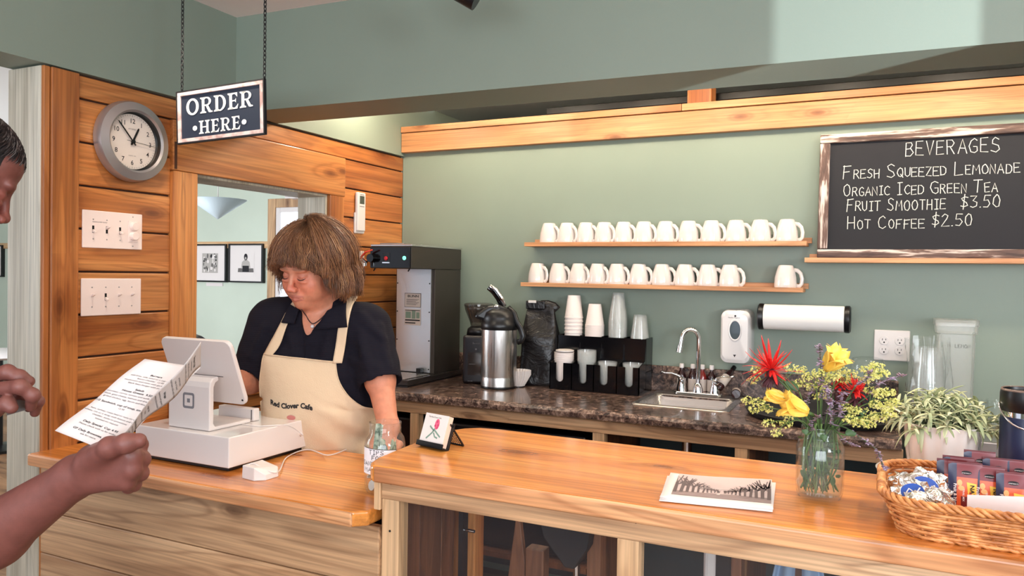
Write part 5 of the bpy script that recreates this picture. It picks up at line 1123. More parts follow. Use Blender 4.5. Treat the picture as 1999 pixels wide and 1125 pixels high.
patty(1790,970,-1.74,(math.radians(12),.0,.9),'silver foil candy buried under the sealed ones',.9,False)
# ================================================================== flowers in a jar
VX, VY = 2.078, -1.668
vj = mason('flower_jar', 'glass canning jar of water holding the mixed garden flowers on the bar', (VX,VY,BAR), .0435, .136)
wt = G().lathe([(.0385,.009),(.0405,.02),(.0405,.088),(.0,.088)], 32, cap=False).obj('water', thin('water', (.75,.82,.72,1), .05, .02), vj, smooth=True, auto=.8)
rf = random.Random(33)
M_stem = mat('stem', srgb(84,112,56), .6); M_stem2 = mat('stem_dark', srgb(60,82,46), .6)
def vstem(tip, r=.0018, m=None, parent=None, bend=.02, base=None, wander=0):
    tip = np.array(tip, float); a = math.atan2(tip[1]-VY, tip[0]-VX); ww = rf.uniform(0, 6.28)
    b = np.array([VX-.022*math.cos(a)+.012*math.cos(ww), VY-.022*math.sin(a)+.012*math.sin(ww), BAR+.014]) if base is None else base
    d_ = tip-np.array([VX,VY,BAR+.13]); h_ = math.hypot(d_[0], d_[1]); k = min(.026, .35*h_)
    nk = np.array([VX+k*d_[0]/(h_+1e-6), VY+k*d_[1]/(h_+1e-6), BAR+.132]); mid = (nk+tip)/2+np.array([0,0,bend])
    pts_ = smooth_path([b, (b+nk)/2, nk, mid, tip], 5); G().tube(pts_, r, 6).obj('stem', m or M_stem, parent, smooth=True); return pts_
def F_(px, py, dy=0): return onY(px, py, VY+dy)
def flower(name, label, grp=None): return thing(name, label, 'flower', (0,0,0), 0, grp)
# red bee balm
M_redp = mat('red_petal', srgb(214,28,26), .5); M_calyx = mat('dark_calyx', srgb(70,26,34), .6)
def petal_strip(g, c, d, L, w, droop, m=0):
    d = np.array(d)/np.linalg.norm(d); side = np.cross(d, [0,0,1.0]); side /= np.linalg.norm(side)+1e-6; vs = []
    for i in range(6):
        s = i/5; p = c+d*L*s+np.array([0,0,-droop*L*s*s]); ww = w*(.5+.9*math.sin(PI*min(1,s*.9+.1))) * (1 if s < .99 else .2); vs += [p-side*ww, p+side*ww]
    g.mi = m; g.add(vs, [(2*i, 2*i+1, 2*i+3, 2*i+2) for i in range(5)])
def beebalm(c, label, R_=.030, tip=1):
    t = flower('bee_balm', label, 'red bee balm blooms'); g = G(); c = np.array(c)
    for k in range(70):
        a = rf.uniform(0, 6.28); e = rf.uniform(-.35, 1.2); petal_strip(g, c, (math.cos(a)*math.cos(e), math.sin(a)*math.cos(e), math.sin(e)), R_*rf.uniform(.6,1.2), .0024, rf.uniform(-.5,.7))
    g.obj('petals', M_redp, t, smooth=True, solid=.0005)
    g = G(); g.ball(c-np.array([0,0,.008]), .010, 10); 
    for k in range(26): a = rf.uniform(0, 6.28); petal_strip(g, c-np.array([0,0,.012]), (math.cos(a), math.sin(a), rf.uniform(-.9,.1)), .022, .003, .5)
    g.obj('bracts', M_calyx, t, smooth=True, solid=.0005); vstem(c-np.array([0,0,.01]), .0022, M_stem2, t); return t
beebalm(F_(1506,722,-.01), 'large spiky red flower at the upper left of the bouquet', .050)
beebalm(F_(1672,765,.01), 'red flower low on the right side of the bouquet', .022)
beebalm(F_(1640,752,.04), 'small red flower behind the centre of the bouquet', .017)
# yellow day lilies / evening primrose
M_yelp = mat('yellow_petal', srgb(250,206,86), .45, Subsurface_Weight=.1); 
def lily(c, axis, label, L=.042, open_=.55):
    t = flower('yellow_flower', label, 'yellow trumpet flowers'); c = np.array(c); ax2 = np.array(axis, float); ax2 /= np.linalg.norm(ax2); u = np.cross(ax2, [0,0,1.0]); u /= np.linalg.norm(u); v = np.cross(ax2, u)
    for k in range(6):
        a = k*PI/3+(.2 if k % 2 else 0); rd = u*math.cos(a)+v*math.sin(a); sd = -u*math.sin(a)+v*math.cos(a); vs = []; nu, nv = 5, 9
        for j in range(nv):
            s = j/(nv-1); p = c+ax2*L*(s-.25*open_*s**3)+rd*L*(.07+open_*s**2*.75+.02*math.sin(5*s)); w = L*.30*math.sin(PI*(.10+.86*s))**.8
            for i in range(nu): q = (i/(nu-1)-.5)*2; vs.append(p+sd*w*q+rd*(-.012*(1-q*q)*L/.04*s*.6+.0008*math.sin(9*s+6*q)*s))
        g = G(); g.add(vs, [(j*nu+i, j*nu+i+1, (j+1)*nu+i+1, (j+1)*nu+i) for j in range(nv-1) for i in range(nu-1)]); g.obj('petal', M_yelp, t, smooth=True, solid=.0005)
    G().tube([c-ax2*.016, c+ax2*.008], [.0028,.0045], 8).obj('flower_base', M_stem, t, smooth=True); vstem(c-ax2*.016, .0024, M_stem, t, .006); return t
lily(F_(1577,806,-.01), (-.75,-.25,.30), 'yellow flower facing left at the lower left of the bouquet', .060, .6)
lily(F_(1536,782,-.005), (-.85,-.10,.25), 'half open yellow flower left of the larger yellow one', .046, .38)
lily(F_(1612,722,.01), (.45,-.35,.62), 'yellow flower near the top of the bouquet', .058, .6)
# lady's mantle: airy clusters of tiny yellow-green blossoms
M_mantle = mat('lime_blossom', srgb(206,208,92), .6); n = N(M_mantle); n.l(n.ramp(n.noise(n.coords(), 90, 2), [(.35, srgb(184,188,84)), (.6, srgb(232,226,140))]), n.b.inputs['Base Color'])
star = [(0,0,.0012)]+[((.0034 if i % 2 == 0 else .0013)*math.cos(i*PI/4), (.0034 if i % 2 == 0 else .0013)*math.sin(i*PI/4), 0) for i in range(8)]
def blossoms(g, c, n_, R_, sq=.6):
    for _ in range(n_):
        q = np.array([rf.gauss(0,1), rf.gauss(0,1), rf.gauss(0,1)]); q /= np.linalg.norm(q)+1e-9; p = c+q*R_*rf.uniform(.35,1)**.6*np.array([1,1,sq]); ez = q*.6+np.array([rf.uniform(-.5,.5), rf.uniform(-1,0), rf.uniform(0,.8)]); ez /= np.linalg.norm(ez); ex = np.cross(ez, [.3,.2,1]); ex /= np.linalg.norm(ex); ey = np.cross(ez, ex); s = rf.uniform(.6,1.1)
        g.add([p+(ex*x+ey*y+ez*z)*s for x, y, z in star], [(0,1+i,1+(i+1) % 8) for i in range(8)]); g.add([p-ez*.003, p+ex*.0008, p+ey*.0008, p-ex*.0008], [(0,1,2),(0,2,3),(0,3,1)])
def mantle(pts_px, label, dy=0, nb=30):
    t = flower('ladys_mantle', label, 'lime green blossom sprays'); g = G(); s_ = G(); cl = [F_(x, y, dy+rf.uniform(-.025,.025)) for x, y in pts_px]; hub = sum(cl)/len(cl)*.8+np.array([VX,VY,BAR+.15])*.2
    vstem(hub, .0012, M_stem, t, .01)
    for c in cl:
        s_.tube(smooth_path([hub, (hub+c)/2+np.array([0,0,.004]), c], 3), .0008, 4); blossoms(g, c, int(nb*1.4), .0145)
        for _ in range(5): q = c+np.array([rf.uniform(-1,1), rf.uniform(-1,1), rf.uniform(-.6,.6)])*.013; s_.tube([c, q], .0004, 3)
    g.obj('blossoms', M_mantle, t)['kind'] = 'stuff'; s_.obj('twigs', M_stem, t); return t
mantle([(1475,722),(1472,742),(1545,718),(1562,722)], 'lime green blossom spray around the large red flower', .0, 24)
mantle([(1460,782),(1475,800),(1480,785),(1498,798)], 'lime green blossom spray reaching furthest left', -.01, 26)
mantle([(1502,826),(1517,845),(1535,828),(1540,812)], 'lime green blossom spray hanging lowest at the left', -.02, 24)
mantle([(1560,748),(1580,735),(1598,728),(1605,745),(1585,755),(1622,738)], 'lime green blossom spray filling the centre top', .01, 34)
mantle([(1630,732),(1650,742),(1660,730),(1640,722),(1612,760),(1600,775)], 'lime green blossom spray behind the top yellow flower', .02, 32)
mantle([(1692,722),(1702,735),(1712,715),(1688,742),(1722,728)], 'dense lime green blossom spray before the upturned glass jar', .01, 40)
mantle([(1700,762),(1718,768),(1735,765),(1742,785),(1730,798),(1712,790)], 'lime green blossom spray furthest right', -.01, 42)
mantle([(1735,808),(1722,815),(1705,812),(1690,818)], 'lime green blossom spray low on the right', -.015, 30)
mantle([(1650,795),(1668,802),(1660,818),(1680,800),(1695,828),(1672,825)], 'lime green blossom spray above the jar rim at the right', -.02, 34)
# lavender / catmint spikes
M_lav = mat('lavender', srgb(142,116,150), .6); n = N(M_lav); n.l(n.ramp(n.noise(n.coords(), 120, 2), [(.35, srgb(112,88,104)), (.6, srgb(184,162,188))]), n.b.inputs['Base Color']); M_lavd = mat('lavender_brown', srgb(124,92,96), .7)
def spike(path_px, label, dy=0, n_=60, R_=.009, m=None):
    t = flower('lavender_spike', label, 'purple flower spikes'); P_ = smooth_path([F_(x, y, dy) for x, y in path_px], 8); g = G()
    for k in range(n_):
        s = (k/n_)**.9; i = min(len(P_)-2, int(s*(len(P_)-1))); p = P_[i]+(P_[i+1]-P_[i])*rf.random(); wh = (.55+.45*math.cos(s*22)); a = rf.uniform(0, 6.28); d = np.array([math.cos(a), math.sin(a), rf.uniform(-.2,.7)])
        petal_strip(g, p, d, R_*wh*rf.uniform(.7,1.2), .0020, rf.uniform(-.3,.6), rf.choice([0,0,1])); 
    g.obj('florets', [m or M_lav, M_lavd], t, smooth=True, solid=.0005); G().tube(P_, .0012, 5).obj('spike_stem', M_stem2, t); vstem(P_[0], .0014, M_stem2, t, .008); return t
spike([(1605,780),(1603,740),(1601,700),(1600,672)], 'tall dark purple flower spike at the very top of the bouquet', 0, 110, .011)
spike([(1625,830),(1622,800),(1618,778),(1612,752)], 'lavender flower spike at the front centre of the bouquet', -.03, 130, .013)
spike([(1640,815),(1640,790),(1648,765)], 'lavender flower spike right of the front centre', -.03, 100, .012)
spike([(1700,770),(1720,748),(1745,738),(1768,732)], 'lavender flower spike pointing right past the glass jar', 0, 100, .009)
spike([(1662,842),(1690,862),(1712,880),(1722,905),(1730,920)], 'lavender flower spike drooping over the right side of the jar', -.02, 110, .008)
spike([(1645,858),(1662,868),(1675,872)], 'short lavender spike low beside the jar rim', -.03, 50, .008)
spike([(1575,800),(1580,770),(1590,752)], 'dull purple spike between the yellow flowers', .01, 60, .009)
spike([(1588,842),(1585,825),(1600,812)], 'dark purple spike just above the jar mouth', -.02, 60, .010)
spike([(1672,752),(1690,742),(1700,725)], 'pale lavender spike before the dense lime spray', -.02, 60, .009)
# broad leaves
M_bleaf = mat('broad_leaf', srgb(62,92,52), .5)
def bleaf(p0, p1, w, label, dip=.01):
    t = flower('leaf_stem', label, 'green leaves in the bouquet'); a, b = np.array(p0), np.array(p1); d = b-a; L_ = np.linalg.norm(d); d /= L_; sd = np.cross(d, [.1,-.9,.3]); sd /= np.linalg.norm(sd); vs = []
    for i in range(9):
        s = i/8; p = a+d*L_*s-np.array([0,0,dip*s*s]); ww = w*math.sin(PI*(.04+.95*s)); vs += [p-sd*ww, p+np.array([0,.002,0]), p+sd*ww]
    g = G(); g.add(vs, [(3*i+j, 3*i+j+1, 3*i+j+4, 3*i+j+3) for i in range(8) for j in (0,1)]); g.obj('leaf', M_bleaf, t, smooth=True, solid=.0006); vstem(a, .0015, M_stem, t, .0); return t
bleaf(F_(1558,820,.0), F_(1520,790,.0), .010, 'green leaf under the left yellow flower')
bleaf(F_(1560,765,.01), F_(1530,735,.01), .009, 'green leaf below the large red flower')
bleaf(F_(1650,850,-.03), F_(1672,835,-.03), .008, 'green leaf at the right of the jar mouth')
bleaf(F_(1575,850,-.03), F_(1568,828,-.03), .006, 'green leaf rising at the left of the jar mouth')
bleaf(F_(1685,812,.0), F_(1678,785,.0), .009, 'green leaf amid the right lime sprays')
bleaf(F_(1610,862,-.035), F_(1606,838,-.035), .007, 'green leaf at the centre of the jar mouth')
# foliage inside the jar
t = flower('jar_stems', 'tangle of leafy green stems inside the flower jar', None); g = G()
for k in range(26):
    a = rf.uniform(0,6.28); r = rf.uniform(.008,.034); b = rf.uniform(-1.6,1.6); g.tube(smooth_path([(VX+r*math.cos(a), VY+r*math.sin(a), BAR+.013), (VX+.033*math.cos(a+b*.5), VY+.033*math.sin(a+b*.5), BAR+.07), (VX+.024*math.cos(a+b), VY+.024*math.sin(a+b), BAR+.145)], 4), rf.uniform(.0008,.0018), 5)
g.obj('stems', M_stem, t, smooth=True); g = G()
for k in range(60):
    a = rf.uniform(0,6.28); r = rf.uniform(.014,.036); c = np.array([VX+r*math.cos(a), VY+r*math.sin(a), BAR+rf.uniform(.03,.125)]); d = np.array([-math.sin(a), math.cos(a), rf.uniform(-1,1)]); petal_strip(g, c, d*(1 if rf.random() < .5 else -1), rf.uniform(.01,.018), .0035, .2)
g.obj('leaves', M_bleaf, t, smooth=True)['kind'] = 'stuff'
# ================================================================== people: smooth distance fields turned into one skin
nz = lambda v: np.array(v, float)/np.linalg.norm(v)
class Field:
    def __init__(s): s.p = []
    def cap(s, a, b, ra, rb=None, k=.012, sub=False): s.p.append(('c', np.array(a, float), np.array(b, float), ra, ra if rb is None else rb, k, sub)); return s
    def ell(s, c, r, R=None, k=.012, sub=False): s.p.append(('e', np.array(c, float), np.array(r, float), np.eye(3) if R is None else R, 0, k, sub)); return s
    def plane(s, c, n, k=.003): s.p.append(('h', np.array(c, float), nz(n), 0, 0, k, True)); return s     # cuts away the side n points to
    def chain(s, pts, rs, k=.012):
        for i in range(len(pts)-1): s.cap(pts[i], pts[i+1], rs[i], rs[i+1], k)
        return s
    @staticmethod
    def one(q, P):
        if q[0] == 'c':
            ba = q[2]-q[1]; t = np.clip(((P-q[1])@ba)/(ba@ba), 0, 1); return np.linalg.norm(P-q[1]-t[..., None]*ba, axis=-1)-(q[3]+(q[4]-q[3])*t)
        if q[0] == 'h': return -((P-q[1])@q[2])
        L = (P-q[1])@q[3]; k0 = np.linalg.norm(L/q[2], axis=-1); k1 = np.linalg.norm(L/(q[2]**2), axis=-1); return k0*(k0-1)/np.maximum(k1, 1e-6)
    def comb(s, d, e, k, sub):
        if sub: e = -e; h = np.clip(.5-.5*(d-e)/k, 0, 1); return d*(1-h)+e*h+k*h*(1-h)
        h = np.clip(.5+.5*(e-d)/k, 0, 1); return e*(1-h)+d*h-k*h*(1-h)
    def ev(s, P):
        P = np.asarray(P, float); d = np.full(P.shape[:-1], .3)
        for q in s.p: d = s.comb(d, s.one(q, P), q[5], q[6])
        return d
    def grad(s, P, e=.002):
        P = np.asarray(P, float); g = np.stack([s.ev(P+np.eye(3)[i]*e)-s.ev(P-np.eye(3)[i]*e) for i in range(3)], -1); return g/(np.linalg.norm(g, axis=-1, keepdims=True)+1e-9)
    def mesh(s, lo, hi, h, B=8):
        lo = np.array(lo, float); nb = np.ceil((np.array(hi)-lo)/(h*B)).astype(int); N_ = nb*B
        bi = np.stack(np.meshgrid(*[np.arange(n) for n in nb], indexing='ij'), -1).reshape(-1, 3)
        ctr = lo+(bi+.5)*B*h; dc = s.ev(ctr); hd = h*B*.87
        act = np.abs(dc) < hd*1.5+.006; D = np.empty(tuple(N_), np.float32)
        Dv = D.reshape(nb[0], B, nb[1], B, nb[2], B); sg = np.where(dc < 0, -.05, .05).reshape(tuple(nb)); Dv[...] = sg[:, None, :, None, :, None]
        ab = bi[act]; ac = ctr[act]; o = np.stack(np.meshgrid(*[np.arange(B)]*3, indexing='ij'), -1).reshape(-1, 3)*h
        val = np.full((len(ab), B**3), .06)
        for q in s.p:
            e = s.one(q, ac); m = e < hd+q[5]+.03
            if not m.any(): continue
            P = (lo+ab[m]*B*h)[:, None, :]+o[None]
            val[m] = s.comb(val[m], s.one(q, P), q[5], q[6])
        for (i, j, k), v in zip(ab, val): D[i*B:(i+1)*B, j*B:(j+1)*B, k*B:(k+1)*B] = v.reshape(B, B, B)
        return nets(D, lo, h)
def nets(D, lo, h):
    S_ = D < 0; nx, ny, nz_ = D.shape; c = S_[:-1,:-1,:-1].astype(np.int8)
    for dx, dy, dz in [(1,0,0),(0,1,0),(0,0,1),(1,1,0),(1,0,1),(0,1,1),(1,1,1)]: c = c+S_[dx:nx-1+dx, dy:ny-1+dy, dz:nz_-1+dz]
    cell = np.argwhere((c > 0) & (c < 8)); del c
    key = (cell[:, 0]*ny+cell[:, 1])*nz_+cell[:, 2]
    acc = np.zeros((len(cell), 3)); cnt = np.zeros(len(cell)); cs = [(0,0,0),(1,0,0),(0,1,0),(1,1,0),(0,0,1),(1,0,1),(0,1,1),(1,1,1)]
    V = [D[cell[:,0]+a, cell[:,1]+b, cell[:,2]+g_] for a, b, g_ in cs]
    for i in range(8):
        for ax in range(3):
            if cs[i][ax]: continue
            j = i+(1 << ax); m = (V[i] < 0) != (V[j] < 0); t = V[i]/(V[i]-V[j]+1e-12)
            p = np.array(cs[i], float)[None].repeat(len(cell), 0); p[:, ax] += np.where(m, t, 0); acc += p*m[:, None]; cnt += m
    verts = lo+(cell+acc/cnt[:, None])*h; faces = []
    order = np.argsort(key); sk = key[order]
    def look(i, j, k): q = (i*ny+j)*nz_+k; return order[np.clip(np.searchsorted(sk, q), 0, len(sk)-1)]
    for ax, (u, v) in ((0, (1,2)), (1, (2,0)), (2, (0,1))):
        sl0 = [slice(None)]*3; sl1 = [slice(None)]*3; sl0[ax] = slice(0, -1); sl1[ax] = slice(1, None)
        A, Bq = S_[tuple(sl0)], S_[tuple(sl1)]; e = np.argwhere(A != Bq); e = e[(e[:, u] > 0) & (e[:, v] > 0)]
        # stay inside the cell range
        lim = [nx-1, ny-1, nz_-1]; e = e[(e[:, u] < lim[u]) & (e[:, v] < lim[v])]
        ins = S_[e[:,0], e[:,1], e[:,2]]; q = []
        for du, dv in ((0,0),(-1,0),(-1,-1),(0,-1)): f = e.copy(); f[:, u] += du; f[:, v] += dv; q.append(look(f[:,0], f[:,1], f[:,2]))
        q = np.stack(q, 1); q[~ins] = q[~ins][:, ::-1]; faces.append(q)
    return verts, np.concatenate(faces)
def relaxed(V, Fc, n=1):
    for _ in range(n):
        acc = np.zeros_like(V); cnt = np.bincount(Fc.ravel(), minlength=len(V)).astype(float)*2
        for a in range(4):
            for b in ((a+1) % 4, (a+3) % 4):
                for c in range(3): acc[:, c] += np.bincount(Fc[:, a], weights=V[Fc[:, b], c], minlength=len(V))
        V = V*.5+.5*acc/np.maximum(cnt, 1)[:, None]
    return V
def refine(V, Fc, Fd, O, rad, hands=()):
    # relax, then give the head a finer mesh and pull it (and the hands) back onto the field
    V = relaxed(V, Fc, 1); fc = V[Fc].mean(1); m = np.linalg.norm(fc-O, axis=1) < rad; Fh, Fr = Fc[m], Fc[~m]
    ed = np.sort(np.stack([Fh, np.roll(Fh, -1, 1)], -1).reshape(-1, 2), 1); uq, inv, cn = np.unique(ed, axis=0, return_inverse=True, return_counts=True); inv = inv.reshape(-1)
    mid = V[uq].mean(1); n0 = len(V); n1 = n0+len(uq); cen = V[Fh].mean(1); Vn = np.concatenate([V, mid, cen]); E = inv.reshape(-1, 4)+n0; ci = np.arange(len(Fh))+n1
    Fn = np.concatenate([np.stack([Fh[:, a], E[:, a], ci, E[:, (a+3) % 4]], 1) for a in range(4)]); Fn = np.concatenate([Fr, Fn])
    sel = np.zeros(len(Vn), bool); sel[np.unique(Fh)] = True; sel[n0:n1] = cn > 1; sel[n1:] = True; sel[np.unique(Fr)] = False
    for h in hands: sel |= np.linalg.norm(Vn-h, axis=1) < .11
    ix = np.flatnonzero(sel)
    for _ in range(2): P = Vn[ix]; d = Fd.ev(P); Vn[ix] = P-Fd.grad(P, .0006)*np.clip(d, -.002, .002)[:, None]
    return Vn, Fn
def np_obj(name, V, Fc, m, parent, col=None, relax=1, col2=None):
    if col2 is not None: col = col2
    if relax: V = relaxed(V, Fc, relax)
    me = bpy.data.meshes.new(name); me.vertices.add(len(V)); me.vertices.foreach_set('co', V.astype(np.float32).ravel())
    me.loops.add(len(Fc)*4); me.loops.foreach_set('vertex_index', Fc.astype(np.int32).ravel()); me.polygons.add(len(Fc)); me.polygons.foreach_set('loop_start', np.arange(0, len(Fc)*4, 4, dtype=np.int32))
    me.update(calc_edges=True); me.validate(); me.polygons.foreach_set('use_smooth', [True]*len(me.polygons)); me.materials.append(m)
    if col is not None:
        at_ = me.color_attributes.new('tone', 'FLOAT_COLOR', 'POINT'); at_.data.foreach_set('color', np.concatenate([col, np.ones((len(V), 1))], 1).astype(np.float32).ravel())
    o = bpy.data.objects.new(name, me); C.objects.link(o); o.parent = parent
    if parent is not None: o.location = -Vector(parent.location)
    return o
def skin_mat(name, rough=.5):
    m = mat(name, (1,1,1,1), rough, Subsurface_Weight=.08, Subsurface_Radius=(.012,.004,.002), Subsurface_Scale=.5); n = N(m); a = n.n('ShaderNodeAttribute', attribute_name='tone')
    f = n.noise(n.coords(), 60, 4); n.l(n.mix(a.outputs['Color'], n.ramp(f, [(.3, (.88,.86,.85,1)), (.7, (1.08,1.05,1.04,1))]), 1.0, 'MULTIPLY'), n.b.inputs['Base Color']); n.bump(n.noise(n.coords(), 260, 3), .25, .001); return m
def head(Fd, O, R, fem=True, sc=.965):
    """R columns: x, y (face forward), z (up) of the head"""
    T = lambda *p: O+R@np.array(p, float)*sc; f = sc
    E_ = lambda c, r, k, sub=False: Fd.ell(T(*c), np.array(r)*f, R, k, sub)
    E_((0,-.018,.035), (.073,.092,.080), .02); E_((0,.026,-.012), (.063,.058,.085), .03); E_((0,.050,.045), (.056,.038,.044), .02)
    E_((0,.026,-.072), (.053,.050,.038), .025); E_((0,.066,-.096), (.022,.019,.018), .022)
    if fem: E_((0,.020,-.100), (.050,.044,.026), .02)
    for s in (-1, 1):
        E_((s*.038,.054,-.038), (.029,.030,.032), .02); E_((s*.040,.038,-.066), (.022,.030,.024), .02)
        E_((s*.026,.081,.018), (.025,.011,.009), .014); E_((s*.031,.097,-.003), (.0155,.012,.0105), .010, True)
        E_((s*.031,.0735,-.004), (.0150,.0140,.0110), .005)
        E_((s*.033,.080,-.019), (.016,.009,.005), .008)
        Fd.cap(T(s*.017,.088,-.005), T(s*.045,.080,-.007), .0009, .0009, .002, True)
    Fd.cap(T(0,.083,.010), T(0,.102,-.032), .0066*f, .0085*f, .012); E_((0,.1045,-.037), (.0118,.0115,.0102), .006)
    for s in (-1, 1):
        E_((s*.0125,.0985,-.0425), (.0078,.0115,.0080), .006); E_((s*.0062,.1055,-.0495), (.0036,.0048,.0030), .002, True)
        Fd.cap(T(s*.0185,.096,-.044), T(s*.030,.087,-.064), .0018, .0010, .008, True)
    E_((0,.072,-.070), (.029,.020,.019), .016)
    for s in (-1, 1):
        Fd.cap(T(s*.020,.0845,-.0705), T(s*.003,.0905,-.0668), .0024, .0032, .005); Fd.cap(T(s*.021,.0815,-.0745), T(0,.0900,-.0768), .0024, .0038, .005)
        Fd.cap(T(s*.027,.0835,-.0735), T(0,.0975,-.0710), .0013, .0013, .0025, True)
        E_((s*.0745,-.006,-.012), (.0085,.018,.029), .005); E_((s*.081,.000,-.010), (.004,.010,.018), .004, True)
    Fd.cap(T(0,.0975,-.086), T(0,.0975,-.0862), .001, .001, .004)
    return T
def masks(V, T, R, items):
    out = []
    for c, r in items: L = (V-T(*c))@R/np.array(r); out.append(np.clip(1.35-np.linalg.norm(L, axis=1), 0, .35)/.35)
    return out
def hand_chain(Fd, pts, r0, r1, k=.004):
    n_ = len(pts)-1; rs = [r0+(r1-r0)*i/n_ for i in range(n_+1)]; Fd.chain(pts, rs, k)
    for i in range(1, n_): Fd.ell(pts[i], [rs[i]*1.10]*3, None, .004)
# ------------------------------------------------------------------ woman behind the low counter
W = Field(); wx = lambda x, y, d: at(x, y, d)
yw, pw = math.radians(28), math.radians(17)
fwdh = nz(math.cos(pw)*(-RIGHT*math.sin(yw)-FWD*math.cos(yw))-UP*math.sin(pw)); tmp = UP-fwdh*(UP@fwdh); zh = nz(tmp); rl_ = math.radians(-4.7); xh = np.cross(fwdh, zh); zh = nz(zh*math.cos(rl_)+xh*math.sin(rl_)); xh = np.cross(fwdh, zh)
RH = np.stack([xh, fwdh, zh], 1); eyes = at(571, 538, 2.265); OH = eyes-RH@np.array([0,.083,0])
ZW = np.array([0,0,1.0])
neckb = at(628, 622, 2.40); shR = at(527, 628, 2.43); shL = at(720, 640, 2.37); chest = at(622, 680, 2.42); belly = at(628, 800, 2.40); hips = at(640, 905, 2.44)
elR = at(487, 742, 2.36); wrR = at(447, 748, 2.245); elL = at(742, 742, 2.30)
hndL = onZ(768, 868, .905); wrL = at(752, 838, 2.25); wrL = np.array([hndL[0]-.015, hndL[1]-.005, .955])
RB = np.stack([RIGHT*np.array([1,1,0])/np.linalg.norm(RIGHT[:2]), nz(-FWD*np.array([1,1,0])), ZW], 1)     # body frame: x viewer right, y toward the camera, z up
def torso(Fd, g=0.0, k=.05):
    Fd.ell(chest+ZW*.01, (.172+g, .112+g, .150+g), RB, k); Fd.cap(shR+RB@np.array([.035,0,0]), shL-RB@np.array([.035,0,0]), .060+g, .060+g, .05)
    for s in (-1, 1): Fd.ell(chest+RB@np.array([s*.075, .060, -.055]), (.078+g, .068+g, .072+g), RB, .04)
    Fd.ell(belly+ZW*.02, (.172+g, .130+g, .150+g), RB, .06); Fd.ell(hips, (.190+g, .135+g, .14+g), RB, .06); Fd.ell(chest+RB@np.array([.05,-.055,.02]), (.13+g,.075+g,.11+g), RB, .05)
torso(W); TW = head(W, OH, RH)
W.cap(OH+RH@np.array([0,-.025,-.05]), neckb, .054, .062, .03)
W.chain([shR, elR, wrR], [.050,.040,.028], .02); W.chain([shL, elL, wrL], [.050,.041,.029], .02); W.ell(elL, (.040,.040,.042), None, .02)
# right hand reaching for the screen, fingers half curled
tR = at(420, 706, 2.19); dR = nz(tR-wrR); uR = nz(np.cross(dR, ZW)); vR = np.cross(uR, dR)
Hf = lambda o, d, u, v, a, b, c: o+d*a+u*b+v*c
W.cap(Hf(wrR,dR,uR,vR,.0,0,0), Hf(wrR,dR,uR,vR,.05,-.018,0), .022, .019, .02); W.cap(Hf(wrR,dR,uR,vR,.0,0,0), Hf(wrR,dR,uR,vR,.052,.018,0), .022, .018, .02)
for i, (b, l) in enumerate(((-.030,.9),(-.010,1.0),(.010,.95),(.028,.75))):
    hand_chain(W, [Hf(wrR,dR,uR,vR,.055,b*.9,0), Hf(wrR,dR,uR,vR,.055+.036*l,b,.004), Hf(wrR,dR,uR,vR,.055+.058*l,b,-.008), Hf(wrR,dR,uR,vR,.055+.066*l,b,-.024)], .0090, .0068)
hand_chain(W, [Hf(wrR,dR,uR,vR,.015,-.022,-.004), Hf(wrR,dR,uR,vR,.040,-.045,-.012), Hf(wrR,dR,uR,vR,.066,-.050,-.022)], .0105, .0080)
# left hand resting on the counter edge behind the tip jar
dL = nz(np.array([.35,-.80,-.35])); uL = nz(np.cross(dL, ZW)); vL = np.cross(uL, dL); kn = wrL+dL*.0+np.array([.008,-.035,-.042])
W.cap(wrL, kn+uL*(-.018), .026, .018, .02); W.cap(wrL, kn+uL*.022, .026, .018, .02)
for b, l in ((-.028,.9),(-.010,1.0),(.011,.95),(.030,.78)):
    k0 = kn+uL*b; d2 = nz(np.array([.45+b*6,-.85,0])); k0[2] = max(k0[2], LOW+.022); hand_chain(W, [k0, k0+d2*.036*l+ZW*.0-np.array([0,0,.006]), k0+d2*.058*l-np.array([0,0,.010]), np.append((k0+d2*.078*l)[:2], LOW+.0095)], .0095, .0070)
hand_chain(W, [wrL+np.array([-.012,-.012,-.02]), kn+uL*(-.045)*(-1 if False else 1)+dL*.0+np.array([0,0,.0]), kn+uL*(-.058)+np.array([.0,-.030,-.006])], .011, .0085)
# legs down to the floor
for s in (-1, 1):
    hp_ = hips+RB@np.array([s*.09,0,-.05]); kn_ = np.array([hp_[0], hp_[1]+.0, .48])+RB@np.array([0,-.02,0]); an_ = np.array([kn_[0], kn_[1], .09])
    W.chain([hp_, kn_, an_], [.092,.062,.042], .03); W.cap(an_, an_+RB@np.array([0,.15,-.045]), .042, .032, .02); W.cap(an_, an_+RB@np.array([0,-.03,-.045]), .040, .038, .02)
lo = np.array([min(p[0] for p in (shR, wrR, hips, tR))-.22, min(tR[1], kn[1])-.14, 0.0]); hi = np.array([max(p[0] for p in (shL, hips, kn))+.20, max(chest[1], hips[1])+.26, OH[2]+.16])
V, Fc = W.mesh(lo, hi, .0032)
V, Fc = refine(V, Fc, W, OH, .135, [tR, kn])
base = np.array(srgb(202,134,106)[:3]); col = np.tile(base, (len(V), 1))
def tint(col, m, c): return col*(1-m[:, None])+np.array(srgb(*c)[:3])*m[:, None]
items = [((.036,.082,-.030),(.030,.03,.026)), ((-.036,.082,-.030),(.030,.03,.026)), ((0,.112,-.038),(.015,.015,.014)), ((0,.092,-.0668),(.026,.020,.0042)), ((0,.092,-.0765),(.023,.020,.0050)), ((.029,.088,.0205),(.019,.016,.0036)), ((-.029,.088,.0205),(.019,.016,.0036)), ((.031,.092,-.003),(.018,.02,.011)), ((-.031,.092,-.003),(.018,.02,.011)), ((0,.03,-.11),(.05,.06,.03))]
